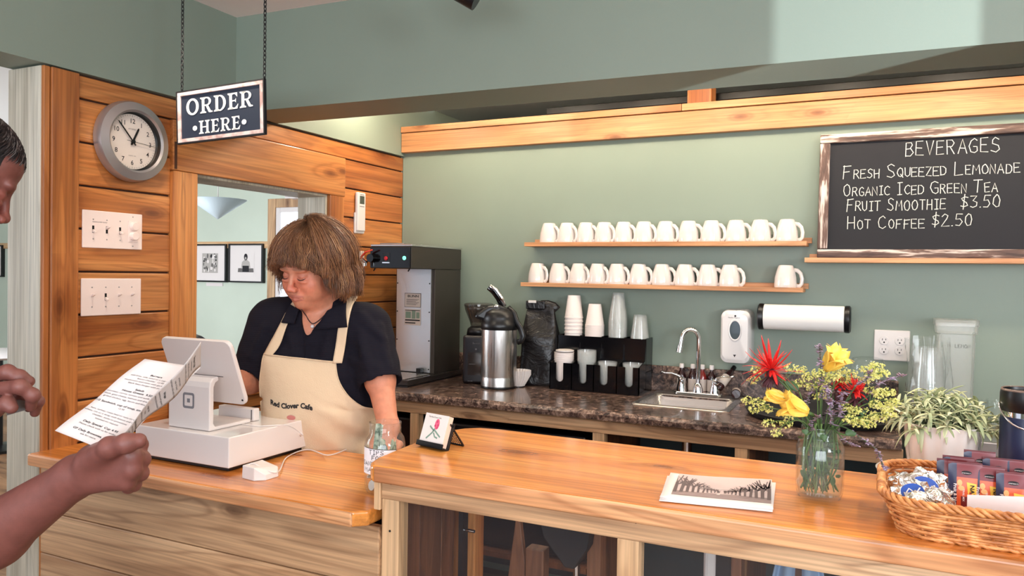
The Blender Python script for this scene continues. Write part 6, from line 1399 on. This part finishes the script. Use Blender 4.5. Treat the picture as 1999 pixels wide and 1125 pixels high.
mk = masks(V, TW, RH, items); col = tint(col, mk[0]*.4+mk[1]*.4, (210,116,92)); col = tint(col, mk[2]*.5, (210,112,94)); col = tint(col, np.clip(mk[3]+mk[4], 0, 1)*.65, (160,84,76)); col = tint(col, np.clip(mk[5]+mk[6], 0, 1)*.5, (128,86,62)); col = tint(col, (mk[7]+mk[8])*.35, (172,104,86))
wom = thing('person', 'person with brown bob in navy polo and cream apron, working at the till', 'person', (hips[0], hips[1], 0))
M_skin = skin_mat('skin'); np_obj('body', V, Fc, M_skin, wom, None, 0, col)
# lashes
g = G()
for s in (-1, 1):
    g.tube([TW(s*x, y, z) for x, y, z in ((.0185,.0875,-.0085),(.025,.0905,-.0115),(.032,.0905,-.0125),(.039,.0875,-.0115),(.0455,.081,-.0085))], [.0006,.0012,.0016,.0014,.0006], 6)
o = g.obj('eyelashes', mat('lash', srgb(52,32,28), .7), wom, smooth=True); o.location = -Vector(wom.location)
def rel(o, parent=None): o.location = -Vector((parent or wom).location); return o
# trousers and shoes (hidden behind the counters)
P_ = Field()
for s in (-1, 1):
    hp_ = hips+RB@np.array([s*.09,0,-.05]); kn_ = np.array([hp_[0], hp_[1], .48])+RB@np.array([0,-.02,0]); an_ = np.array([kn_[0], kn_[1], .09]); P_.chain([hp_, kn_, an_], [.104,.078,.066], .03)
P_.ell(hips-ZW*.03, (.198,.143,.12), RB, .03); P_.plane((0,0,.10), (0,0,-1)); V, Fc = P_.mesh(lo, (hi[0], hi[1], hips[2]+.12), .008); np_obj('trousers', V, Fc, mat('trousers', srgb(34,34,42), .9), wom)
P_ = Field()
for s in (-1, 1):
    hp_ = hips+RB@np.array([s*.09,0,-.05]); kn_ = np.array([hp_[0], hp_[1], .48])+RB@np.array([0,-.02,0]); an_ = np.array([kn_[0], kn_[1], .075]); P_.cap(an_, an_+RB@np.array([0,.15,-.035]), .050, .040, .02); P_.cap(an_, an_+RB@np.array([0,-.03,-.03]), .048, .044, .02)
P_.plane((0,0,.003), (0,0,-1)); V, Fc = P_.mesh((lo[0],lo[1],0), (hi[0], hi[1], .16), .007); np_obj('shoes', V, Fc, M_black, wom)
# draped pieces: march parallel rays, in the direction she faces, onto the shirt
BR, BU, BF = RB[:, 0], ZW, RB[:, 1]
def bplane(x, y, d=2.28): p = at(x, y, d)-chest; return np.array([p@BR, p[2]])
def drape(ab, off, Fd=None):
    Fd = Fd or Sh0; ab = np.asarray(ab, float); P = chest+BF*.40+ab[..., :1]*BR+ab[..., 1:]*BU; best = np.full(ab.shape[:-1], 9.0); bp = P.copy(); live = np.ones(ab.shape[:-1], bool)
    for _ in range(70):
        d = Fd.ev(P)-off; m = d < best; best = np.where(m, d, best); bp = np.where(m[..., None], P, bp); P = P-BF*np.clip(d, .0008, .05)[..., None]*live[..., None]*.9; live &= (d > .0006)
    return bp
# polo shirt
Sh = Field(); torso(Sh, .012)
Sh.cap(neckb+ZW*(-.02), neckb+ZW*.012, .078, .070, .03)
hmR = shR+(elR-shR)*.80; hmL = shL+(elL-shL)*.88
Sh.cap(shR, elR, .066, .062, .035); Sh.plane(hmR, elR-shR, .002) if False else None
Sh.cap(shL, elL, .070, .066, .035); Sh.ell(shL+RB@np.array([.0,-.02,-.06]), (.064,.075,.11), RB, .03)
for a, b, e in ((shR, hmR, elR), (shL, hmL, elL)):
    d = nz(e-a); Sh.ell(b+d*.075, (.075,.075,.0775), np.stack([nz(np.cross(d, [0,1,.1])), np.cross(d, nz(np.cross(d, [0,1,.1]))), d], 1), .002, True); Sh.cap(b-d*.035, b+d*.03, .0515, .0525, .004, True)
# folds
rw = np.random.default_rng(4)
for (x0,y0,x1,y1,r_) in ((738,640,760,715,.007),(702,655,728,730,.008),(505,645,482,700,.007),(690,705,738,715,.007),(545,650,518,705,.008),(702,618,745,660,.007),(560,640,572,690,.006),(640,650,630,690,.006),(712,690,748,740,.007)):
    p0, p1 = drape([bplane(x0, y0), bplane(x1, y1)], 0, Sh); Sh.cap(p0-BF*r_*.4, p1-BF*r_*.4, r_, r_*.6, .022)
Sh0 = Field(); Sh0.p = list(Sh.p)
# V neck opening
va, vb_ = drape([bplane(608, 596), bplane(592, 662)], 0, Sh0); Sh.cap(va, vb_, .050, .004, .004, True); Sh.cap(OH+RH@np.array([0,-.02,-.05]), neckb+ZW*.0, .062, .058, .004, True); Sh.cap(va, va-BF*.1, .046, .05, .004, True)
V, Fc = Sh.mesh((lo[0]-.0, lo[1]+.02, hips[2]-.10), (hi[0]+.05, hi[1], neckb[2]+.10), .0036)
rV = V; zt = rV[:, 2]
V = V+np.stack([np.sin(zt*95+rV[:,0]*30)*.0009, np.sin(zt*120+rV[:,0]*40)*.0009, np.zeros(len(V))], 1)
keep = None
M_navyc = mat('navy_knit', srgb(17,15,27), .9, Specular_IOR_Level=.25); n = N(M_navyc); wv = n.n('ShaderNodeTexWave', wave_type='BANDS', bands_direction='Z'); wv.inputs['Scale'].default_value = 55; wv.inputs['Distortion'].default_value = 1.5; n.l(n.coords(), wv.inputs['Vector']); n.bump(n.math('ADD', n.math('MULTIPLY', wv.outputs[1], .5), n.noise(n.coords(), 18, 4)), .22, .003)
np_obj('polo_shirt', V, Fc, M_navyc, wom)
def patch(name, rows, nu, off, m, parent=wom, wave=None, th=.0022, n_sub=5):
    """rows: list of (left xy px, right xy px); resampled smoothly"""
    L_ = [bplane(*r[0]) for r in rows]; R_ = [bplane(*r[1]) for r in rows]; L3 = smooth_path([(p[0], p[1], 0) for p in L_], n_sub); R3 = smooth_path([(p[0], p[1], 0) for p in R_], n_sub); nv = len(L3)
    ab = np.array([[(L3[j]*(1-i/(nu-1))+R3[j]*(i/(nu-1)))[:2] for i in range(nu)] for j in range(nv)]); P = drape(ab, off)
    for _ in range(2): Q = P.copy(); Q[1:-1, 1:-1] = (P[:-2, 1:-1]+P[2:, 1:-1]+P[1:-1, :-2]+P[1:-1, 2:])/4; P = P*.4+Q*.6
    if wave: 
        U, Vv = np.meshgrid(np.linspace(0,1,nu), np.linspace(0,1,nv)); P = P+BF*wave(U, Vv)[..., None]
    g = G(); g.add(P.reshape(-1, 3), [(j*nu+i, (j+1)*nu+i, (j+1)*nu+i+1, j*nu+i+1) for j in range(nv-1) for i in range(nu-1)]); return rel(g.obj(name, m, parent, smooth=True, solid=th), parent), P
M_cream = mat('cream_canvas', srgb(214,190,160), .85); n = N(M_cream); n.bump(n.math('ADD', n.noise(n.coords(), 9, 3), n.math('MULTIPLY', n.noise(n.coords(), 300, 2), .12)), .5, .014)
def apwave(U, Vv):
    f = .0050*np.sin(7*U+6*Vv)*Vv+.0130*np.sin(17*(U-.8*Vv)+1.5+2*np.sin(5*Vv))*np.clip((U-.40)*2.4, 0, 1)*np.clip((Vv-.30)*2, 0, 1)+.0060*np.sin(13*Vv+4*U)*np.clip((U-.5)*2,0,1)*np.clip((.45-Vv)*3,0,1)+.0055*np.sin(42*U+8*Vv)*np.clip((U-.6)*3,0,1)*np.clip((Vv-.3)*3,0,1)*np.clip((.75-Vv)*4,0,1)
    return f+.012*Vv
rows = [((512,692),(655,707)), ((507,722),(662,740)), ((504,752),(681,772)), ((503,782),(704,795)), ((502,812),(727,808)), ((503,842),(737,842)), ((506,872),(740,872)), ((510,905),(742,905)), ((512,940),(742,945))]
apr, AP = patch('apron', rows, 60, .0045, M_cream, wave=apwave)
g = G(); g.tube(AP[0]+BF*.0030, .0022, 6); g.tube(AP[:, 0]+BF*.0025, .0018, 6); g.tube(AP[:, -1]+BF*.0025, .0018, 6); rel(g.obj('hem', M_cream, apr, smooth=True)).location = (0,0,0)
pr2 = patch('apron_strap', [((509,697),(521,703)), ((521,672),(541,680)), ((535,645),(552,650)), ((548,614),(562,616)), ((560,588),(572,588))], 6, .0065, M_cream, th=.002, n_sub=6)
patch('apron_strap', [((650,709),(668,709)), ((654,672),(673,672)), ((659,635),(678,635)), ((664,598),(682,598)), ((668,580),(684,580))], 6, .0065, M_cream, th=.002, n_sub=6)
# waist tie on the right
# apron lettering
gt = G(); tx = G(); a0 = bplane(529, 790, 2.285); a1 = bplane(617, 797, 2.285); txt = 'Red Clover Cafe'; Lc = {}
printed(tx, txt, 0, 0, 1.0, lambda a, b: np.array([a, b, 0]), .045); tv = np.array(tx.v); wid = tv[:, 0].max(); sc = np.linalg.norm(a1-a0)/wid
u = (tv[:, 0]/wid); hh_ = sc*1.0; ab = a0+(a1-a0)*u[:, None]; ab[:, 1] += tv[:, 1]*sc*1.05+.0035*np.sin(u*7.0+2.5)
def on_apron(ab, off):
    # nearest apron point in the body plane
    AB = np.stack([(AP-chest)@BR, AP[..., 2]-chest[2]], -1).reshape(-1, 2); D3 = ((AP-chest)@BF).reshape(-1); out = []
    for p in np.asarray(ab).reshape(-1, 2):
        d = ((AB-p)**2).sum(1); i = np.argsort(d)[:4]; w = 1/(d[i]+1e-7); out.append(chest+BR*p[0]+BU*p[1]+BF*((D3[i]*w).sum()/w.sum()+off))
    return np.array(out)
gt.add(on_apron(ab, .0034), [tuple(f) for f in tx.f]); rel(gt.obj('apron_lettering', M_ink, apr)).location = (0,0,0)
g = G(); cc_ = bplane(574, 812, 2.285); g.add(on_apron([cc_]+[(cc_[0]+.014*math.cos(i*PI/8), cc_[1]+.007*math.sin(i*PI/8)) for i in range(16)], .0036), [(0,1+i,1+(i+1) % 16) for i in range(16)]); g.obj('apron_clover', mat('clover_print', srgb(196,120,112), .8), apr)
# collar flaps
def flap(pts, off, nm='collar'):
    n_ = 8; q = [bplane(*p, 2.27) for p in pts]; ab = np.array([[(q[0]*(1-u)+q[1]*u)*(1-v)+(q[3]*(1-u)+q[2]*u)*v for u in np.linspace(0,1,n_)] for v in np.linspace(0,1,n_)]); P = drape(ab, off); P += BF*(.006*np.linspace(1,0,n_))[:, None, None]
    g = G(); g.add(P.reshape(-1,3), [(j*n_+i, (j+1)*n_+i, (j+1)*n_+i+1, j*n_+i+1) for j in range(n_-1) for i in range(n_-1)]); rel(g.obj(nm, M_navyc, wom, smooth=True, solid=.003))
flap([(556,596),(577,606),(570,634),(543,632)], .010); flap([(634,608),(668,590),(676,640),(612,645)], .009)
g = G(); pl_ = drape([bplane(591, y, 2.27) for y in range(664, 704, 5)], .0015); g.tube(pl_, .0016, 5); rel(g.obj('placket', M_navyc, wom, smooth=True))
# necklace
nk = [bplane(x, y, 2.27) for x, y in ((583,606),(588,618),(595,628),(603,634),(612,630),(621,622),(630,612))]
P3 = drape(nk, .0015, W); g = G(); g.tube(smooth_path(list(P3), 5), .0017, 6); rel(g.obj('necklace_cord', mat('cord', srgb(58,34,34), .6), wom, smooth=True))
g = G(); g.ball(P3[3]+BF*.003-ZW*.008, .0058, 14); rel(g.obj('necklace_pearl', mat('pearl', srgb(214,206,206), .2, 0, Coat_Weight=.6), wom, smooth=True))
# hair
HC = np.array([0,-.012,.030])
def hair_pt(phi, s, shell, L, rj):
    """head space. phi: azimuth (0 = face), s 0..1 along the strand"""
    ax_, ay_, az_ = .090+shell, .108+shell, .094+shell
    return None
def world_down(): return RH.T@np.array([0,0,-1.0])
WD = nz(.65*world_down()+.35*np.array([0,0,-1.0]))
def strand(cl, dphi, dsh, th0):
    phi0 = cl['phi']; f = math.cos(phi0); phi = phi0+dphi; front = max(0, f)
    th_end = PI*(.56 if f < .25 else .56-.19*((f-.25)/.75)); L = cl['L']; shell = max(.006, cl['sh']+dsh)
    pts = []; ax_, ay_, az_ = .080+shell*1.1, .098+shell, .086+shell*.9; n1 = 8
    for i in range(n1+1):
        t = i/n1; th = th0+(th_end-th0)*t; ph = phi0+dphi*(1-.45*t)+.16*math.sin(PI*t)*cl['sw']
        b = 1-.10*(1-t)*(1-t); pts.append(HC+np.array([ax_*b*math.sin(th)*math.sin(ph), ay_*b*math.sin(th)*math.cos(ph), az_*math.cos(th)]))
    d = nz(pts[-1]-pts[-2]); p = pts[-1]; n2 = 7; out = nz(np.array([math.sin(phi0), math.cos(phi0), 0])); sd = np.array([out[1], -out[0], 0]); c0 = out*0
    for i in range(n2):
        s = (i+1)/n2; d = nz(d*.6+WD*.40+out*.04*(1-s)-(out*.12*s if f < .3 else 0)); p = p+d*L/n2+out*(cl['a']*math.sin(cl['w']+6*s)+(.0030 if f < .3 else .0008))+sd*cl['a']*.8*math.sin(cl['w']*2+5*s); pts.append(p)
    return pts
rj = random.Random(17); gH = G(); cols = []
palette = [srgb(108,72,50), srgb(122,82,56), srgb(138,94,64), srgb(158,112,76), srgb(190,146,104), srgb(84,56,42), srgb(96,64,46)]
NCL = 330
for c_i in range(NCL):
    phi = rj.uniform(-PI, PI); f = math.cos(phi); L = .088+.026*rj.uniform(-1,1)
    L += .03*rj.uniform(-1,.6)*rj.random()
    if f > .42: L = .016+.024*rj.random()
    elif f > .0 and phi > 0: L = .030+.030*(1-f/.5)+.012*rj.random()
    elif f > .22: L = .045+.035*(.42-f)/.2+.03*rj.random()
    cl = dict(phi=phi, L=L, sh=.010+.026*rj.random()+(.012 if (phi < -.9 or phi > 2.2) else (.0 if abs(phi) > .9 else -.007)), sw=rj.uniform(-1,1), a=rj.uniform(.0015,.0045)*min(1,L/.07), w=rj.uniform(0, 6.28), c=min(6, int(abs(rj.gauss(0,2.2)))))
    th0 = rj.uniform(.04,.25) if rj.random() < .55 else rj.uniform(.2,1.0)
    for k in range(24):
        st_ = strand(cl, rj.gauss(0,.095), rj.gauss(0,.0038), th0+rj.uniform(-.03,.1))
        st_ = [p+np.array([rj.gauss(0,1), rj.gauss(0,1), rj.gauss(0,1)])*.0007 for p in st_]
        r = rj.uniform(.00035,.00085); n_ = len(st_); n0 = len(gH.v); gH.tube([OH+RH@p for p in st_], [r*(.5+.5*min(1, 4*i/n_))*(1 if i < n_-4 else (n_-i)/5+.1) for i in range(n_)], 3)
        c = palette[cl['c']] if rj.random() < .7 else palette[rj.randrange(7)]; cols += [c]*(len(gH.v)-n0)
o = gH.obj('hair_strands', skin_mat('hair_mat', .38), wom, smooth=True); rel(o); me = o.data; a_ = me.color_attributes.new('tone', 'FLOAT_COLOR', 'POINT'); a_.data.foreach_set('color', np.array(cols, np.float32).ravel())
o.data.materials[0].node_tree.nodes['Principled BSDF'].inputs['Subsurface Weight'].default_value = 0
Hh = Field(); TH = lambda p: OH+RH@np.array(p, float)
Hh.ell(TH(HC+np.array([0,-.004,0])), (.086,.103,.090), RH, .01)
for phi in (1.5, 2.0, 2.5, 3.1, -2.5, -2.0, -1.5):
    o_ = np.array([math.sin(phi)*.076, math.cos(phi)*.088, 0]); Hh.cap(TH(HC+o_), TH(HC+o_*.92+WD*.075), .020, .014, .03)
Hh.ell(TH((0,.100,-.045)), (.080,.085,.078), RH, .012, True)
V, Fc = Hh.mesh(OH-.22, OH+.22, .004); np_obj('hair_base', V, Fc, mat('hair_dark', srgb(74,48,36), .6), wom)
# ------------------------------------------------------------------ customer at the left edge
hz = lambda v: nz([v[0], v[1], 0]); Rh_, Fh_ = hz(RIGHT), hz(FWD); Fm = .82*Rh_+.57*Fh_; Sd = .57*Rh_-.82*Fh_
Mn = Field(); pm_ = math.radians(30); yf = nz((.80*Rh_+.60*Fh_)*math.cos(pm_)-ZW*math.sin(pm_)); zm = nz(ZW-yf*(ZW@yf)); xm = np.cross(yf, zm); RM = np.stack([xm, yf, zm], 1)
OM = at(-82, 334, 1.47)
TM = head(Mn, OM, RM, False, 1.02)
C1 = OM-Fm*.06-ZW*.39+Sd*.05; nb_ = C1+ZW*.17+Fm*.0; s1 = C1+Sd*.19+ZW*.09; s2 = C1-Sd*.20+ZW*.11; bl = C1-ZW*.30-Fm*.05; hp2 = C1-ZW*.42-Fm*.08
RC = np.stack([Sd, Fm, ZW], 1)
def mtorso(Fd, g=0):
    Fd.ell(C1, (.175+g,.115+g,.19+g), RC, .05); Fd.cap(s1-Sd*.03, s2+Sd*.03, .062+g, .062+g, .05); Fd.ell(bl, (.155+g,.12+g,.17+g), RC, .06); Fd.ell(hp2, (.165+g,.12+g,.13+g), RC, .05)
mtorso(Mn); Mn.cap(OM+RM@np.array([0,-.03,-.05]), nb_, .062, .068, .03)
e1 = at(-95, 1102, 1.22); w1 = at(150, 930, 1.165); e2 = at(-300, 930, 1.35); w2 = at(-95, 772, 1.29)
Mn.chain([s1, e1], [.056,.046], .02); Mn.cap(e1, e1+(w1-e1)*.35, .048, .049, .02); Mn.cap(e1+(w1-e1)*.35, w1, .049, .030, .02); Mn.chain([s2, e2, w2], [.056,.047,.031], .02)
P = lambda x, y, d: at(x, y, d)
Mn.cap(w1, P(178,918,1.15), .028, .026, .02)
mc = [P(240,866,1.125), P(258,890,1.12), P(258,917,1.122), P(247,941,1.13)]
for m_, b_ in zip(mc, (P(186,890,1.15), P(184,905,1.145), P(182,922,1.145), P(178,938,1.15))): Mn.cap(b_, m_, .0175, .0130, .016)
hand_chain(Mn, [mc[0], P(272,869,1.155), P(262,882,1.185), P(246,880,1.185)], .0120, .0090, .005)
hand_chain(Mn, [mc[1], P(277,897,1.15), P(266,908,1.182), P(247,903,1.19)], .0122, .0090, .005)
hand_chain(Mn, [mc[2], P(274,924,1.152), P(262,931,1.182), P(246,925,1.19)], .0118, .0088, .005)
hand_chain(Mn, [mc[3], P(261,946,1.158), P(251,951,1.18), P(238,945,1.19)], .0105, .0080, .005)
Mn.cap(P(178,900,1.135), P(214,874,1.098), .020, .0150, .014)
hand_chain(Mn, [P(214,874,1.098), P(246,866,1.088), P(271,861,1.096)], .0142, .0110, .008)
# the other hand, fingers pointing right round a grey card
Mn.ell(P(-52,765,1.28), (.045,.030,.042), RC, .02); Mn.cap(w2, P(-52,765,1.28), .031, .03, .02)
hand_chain(Mn, [P(-45,742,1.27), P(14,727,1.262), P(38,736,1.265), P(56,745,1.272)], .0125, .0095, .006)
hand_chain(Mn, [P(-45,764,1.25), P(40,755,1.225), P(64,772,1.235), P(60,794,1.25)], .0122, .0085, .006)
hand_chain(Mn, [P(-45,775,1.29), P(52,768,1.26), P(74,784,1.27), P(68,806,1.285)], .0110, .0075, .005)
hand_chain(Mn, [P(-45,785,1.31), P(30,778,1.30), P(52,786,1.305), P(56,797,1.31)], .0100, .0072, .005)
hand_chain(Mn, [P(-48,795,1.255), P(-10,800,1.235), P(14,788,1.225), P(22,796,1.222)], .0130, .0100, .006)
for s in (-1, 1):
    h_ = hp2+Sd*.09*s-ZW*.05; k_ = np.array([h_[0], h_[1], .48])+Fm*.02; a_ = np.array([k_[0], k_[1], .09])-Fm*.02; Mn.chain([h_, k_, a_], [.088,.060,.042], .03); Mn.cap(a_, a_+Fm*.16-ZW*.045, .042, .034, .02)
allp = np.array([OM, s1, s2, e1, e2, w1, w2, P(285,880,1.1), hp2, P(80,780,1.27)]); lo = allp.min(0)-.17; hi = allp.max(0)+.17; lo[2] = 0; lo[0] = min(lo[0], (hp2-.25)[0]); hi[0] = allp[:, 0].max()+.05
V, Fc = Mn.mesh(lo, hi, .0034); V, Fc = refine(V, Fc, Mn, OM, .13, [P(240,900,1.13), P(50,770,1.26)])
col = np.tile(np.array(srgb(120,72,64)[:3]), (len(V), 1)); mk = masks(V, TM, RM, [((0,.04,-.09),(.07,.07,.045)), ((.036,.082,-.03),(.035,.04,.03)), ((-.036,.082,-.03),(.035,.04,.03))]); col = tint(col, mk[0]*.25, (130,100,92)); col = tint(col, (mk[1]+mk[2])*.3, (190,104,90))
man = thing('person', 'person at the left edge holding out a folded menu, dark hair, bare forearm', 'person', (hp2[0], hp2[1], 0))
np_obj('body', V, Fc, skin_mat('skin_shaded', .5), man, None, 0, col)  # skin tone darkened to stand in for the shade on this figure
T_ = Field(); mtorso(T_, .013); T_.cap(nb_-ZW*.03, nb_+ZW*.0, .080, .074, .03); hem = s1+(e1-s1)*.62; hem2 = s2+(e2-s2)*.62
for a, e, b in ((s1, e1, hem), (s2, e2, hem2)):
    T_.cap(a, e, .068, .062, .03); d = nz(e-a); u = nz(np.cross(d, [0,.1,1])); T_.ell(b+d*.09, (.085,.085,.092), np.stack([u, np.cross(d, u), d], 1), .002, True); T_.cap(b-d*.03, b+d*.03, .055, .056, .004, True)
T_.cap(OM+RM@np.array([0,-.03,-.05]), nb_+ZW*.01, .068, .070, .004, True); V, Fc = T_.mesh((lo[0],lo[1],hp2[2]-.14), (hi[0],hi[1],OM[2]-.02), .006); np_obj('t_shirt', V, Fc, mat('charcoal_cotton', srgb(58,60,70), .9), man)
T_ = Field()
for s in (-1, 1):
    h_ = hp2+Sd*.09*s-ZW*.05; k_ = np.array([h_[0], h_[1], .48])+Fm*.02; a_ = np.array([k_[0], k_[1], .09])-Fm*.02; T_.chain([h_, k_, a_], [.10,.076,.066], .03)
T_.ell(hp2-ZW*.03, (.174,.129,.12), RC, .03); T_.plane((0,0,.09), (0,0,-1)); V, Fc = T_.mesh(lo, (hi[0],hi[1],hp2[2]+.1), .008); np_obj('jeans', V, Fc, mat('denim', srgb(52,64,88), .9), man)
T_ = Field()
for s in (-1, 1):
    h_ = hp2+Sd*.09*s-ZW*.05; k_ = np.array([h_[0], h_[1], .48])+Fm*.02; a_ = np.array([k_[0], k_[1], .075])-Fm*.02; T_.cap(a_, a_+Fm*.16-ZW*.035, .050, .042, .02)
T_.plane((0,0,.003), (0,0,-1)); V, Fc = T_.mesh((lo[0],lo[1],0), (hi[0],hi[1],.15), .007); np_obj('shoes', V, Fc, M_black, man)
gM = G(); cols = []
for k in range(3600):
    phi = rj.uniform(-PI, PI); f = math.cos(phi); th1 = rj.uniform(.1, 1.35 if f > .5 else 1.75); pts = []
    for i in range(6):
        th = max(.02, th1-.50+.50*i/5); sh_ = .006+.005*math.sin(PI*i/5)+.004*rj.random()*(i/5); q = HC+np.array([(.076+sh_)*math.sin(th)*math.sin(phi+.05*i), (.094+sh_)*math.sin(th)*math.cos(phi+.05*i), (.083+sh_)*math.cos(th)]); pts.append(q*1.02)
    n0 = len(gM.v); gM.tube([OM+RM@p for p in pts], [.0007,.0008,.0008,.0007,.0006,.0003], 3); cols += [rj.choice([srgb(34,28,30), srgb(46,38,38), srgb(60,50,48), srgb(34,28,30), srgb(40,33,34), srgb(120,114,112)])]*(len(gM.v)-n0)
o = gM.obj('hair', bpy.data.materials['hair_mat'].copy(), man, smooth=True); rel(o, man); a_ = o.data.color_attributes.new('tone', 'FLOAT_COLOR', 'POINT'); a_.data.foreach_set('color', np.array(cols, np.float32).ravel())
Hh = Field(); Hh.ell(OM+RM@(HC*1.02), (.082,.099,.089), RM, .01); Hh.ell(OM+RM@np.array([0,.10,-.040]), (.12,.115,.082), RM, .012, True); Hh.ell(OM+RM@np.array([0,0,-.08]), (.12,.13,.06), RM, .012, True)
V, Fc = Hh.mesh(OM-.2, OM+.2, .005); np_obj('hair_base', V, Fc, mat('hair_black', srgb(30,25,27), .7), man)
# grey card in the other hand
A = [P(30,768,1.262), P(54,762,1.262), P(54,800,1.268), P(12,812,1.272)]; g = G(); g.add(A, [(0,1,2,3)]); tag(g.obj('grey_card', mat('grey_card', srgb(120,112,108), .5), None, solid=.0012), 'small grey card between the fingers at the left edge', 'card')
# folded menu
def sheet(name, corners, wave, lines, title):
    A, B, Cc, D_ = corners; n_ = np.cross(B-A, D_-A); n_ /= np.linalg.norm(n_); n_ *= -np.sign(n_@FWD)
    def f(u, v, e=0): p = (A*(1-u)+B*u)*(1-v)+(D_*(1-u)+Cc*u)*v; return p+n_*(wave*math.sin(u*9.5+.8+1.2*v)*(.6+.4*v)+e)
    g = G(); nu = 28; g.grid(lambda u, v: f(u, v), nu, 8); g.obj(name, bpy.data.materials.get('menu_paper') or mat('menu_paper', srgb(206,196,192), .8), menu, smooth=True, solid=.0003, off=0)
    return f, n_
menu = thing('menu', 'folded white paper menu with printed lines, held over the till', 'menu', (0,0,0))
SA, SB, SC_, SD = P(108,842,1.13), P(282,700,1.20), P(391,716,1.215), P(213,884,1.13)
f1, _ = sheet('menu_page', (SA, SB, SC_, SD), .0048, None, None)
TA, TB, TC, TD = P(229,856,1.112), P(394,669,1.17), P(395.5,717,1.213), P(234,873,1.135)
f2, _ = sheet('menu_page', (TA, TB, TC, TD), .0040, None, None)
def page(f, lines, x0, dx, hgt, sgn, asp, nm, rows_span):
    g = G()
    for i, (t_, k_) in enumerate(lines):
        if not t_: continue
        u = x0-dx*i; tg = G(); printed(tg, t_, 0, 0, 1.0, lambda a, b: np.array([a, b, 0]), .02 if k_ else 0, 1.0, 'CENTER')
        sc_ = hgt*(1.25 if k_ else 1.0)
        g.add([f(min(.995, max(.005, u+b*sc_)), min(.99, max(.01, .5*rows_span+a*sc_*asp)), .0006) for a, b, _ in tg.v], [tuple(q) for q in tg.f])
    g.obj(nm, M_ink, menu)
L1_ = [('Burgers',1),('add fries, side salad or a cup of soup',0),('bacon cheddar  12.50',0),('mushroom and swiss with garlic mayo',0),('black bean burger with pico',0),('',0),('Salads',1),('House Greens  9.50',1),('cucumber, carrot, tomato and sunflower seeds',0),('spinach, goat cheese, walnuts and dried cranberry',0),('grilled chicken, egg, bacon and blue cheese',0),('',0),('1/2 Sandwich, cup of soup, small salad',1),('12.95',0),('',0),('ham, turkey, roast beef or tuna on white',0),('wheat, rye or a wrap with lettuce and tomato',0),('cheddar, swiss or provolone',0),('toasted on request',0),('',0),('Daily Special  Cup 4.95',1),('Please check with us for today',0),('',0),('GF Daily Brownies, 3.50',1),('ask for more',0)]
page(f1, L1_, .80, .031, .0165, 1, 2.35, 'menu_print', 1.02)
L2_ = [('Soups 5.50',1),('tomato basil',0),('served with bread',0),('chicken noodle, corn chowder',0),('',0),('potato leek',0),('cup or bowl',0),('black bean chili with rice',0),('',0),('Wraps',1),('hummus and greens',0),('turkey club avocado',0),('',0),('veggie, feta',0),('falafel',0),('buffalo chicken ranch',0),('',0),('Quiche of the day',1),('with small salad',0),('ask for flavors',0)]
page(f2, L2_, .90, .042, .020, 1, 3.3, 'menu_print', 1.0)

# ------------------------------------------------ pieces that belong to a part go one level deeper
def nest(root_name, pairs):
    for o in [q for q in S.objects if q.parent is None and q.name.split('.')[0] == root_name]:
        for child, par in pairs:
            ps = [c for c in o.children if c.name.split('.')[0] == par]
            if not ps or ps[0].location.length > 0 or any(abs(a) > 0 for a in ps[0].rotation_euler): continue
            for c in [c for c in o.children if c.name.split('.')[0] == child]: c.parent = ps[0]
nest('wall_clock', (('numerals','dial'), ('dial_print','dial'))); nest('switch_plate', (('screw','cover_plate'), ('printing','cover_plate'), ('knob','dimmer_plate')))
nest('coffee_brewer', (('screw','front_plate'), ('spec_label','front_plate'), ('green_lamp','control_panel'), ('red_switch','control_panel'), ('faucet_lever','faucet_body'), ('warmer_plate','warmer_tray')))
nest('order_sign', (('lettering','panel'), )); nest('chalkboard', (('chalk_writing','slate'), )); nest('airpot', (('lever_trim','pump_lever'), )); nest('coffee_grinder', (('hopper_lid','hopper'), ('printing','body')))
nest('tablet_register', (('display','screen_shell'), ('port','screen_shell'), ('seam','screen_shell'), ('square_mark','stand'))); nest('remote_control', (('display','handset'), ('buttons','handset'), ('printing','handset')))
nest('tip_jar', (('label_writing','paper_label'), )); nest('wall_outlet', (('slots','cover_plate'), )); nest('food_container', (('marker_note','tub'), )); nest('card_holder', (('card_print','top_card'), )); nest('drink_bottle', (('lid_rim','lid'), )); nest('framed_picture', (('print','mat_board'), ))
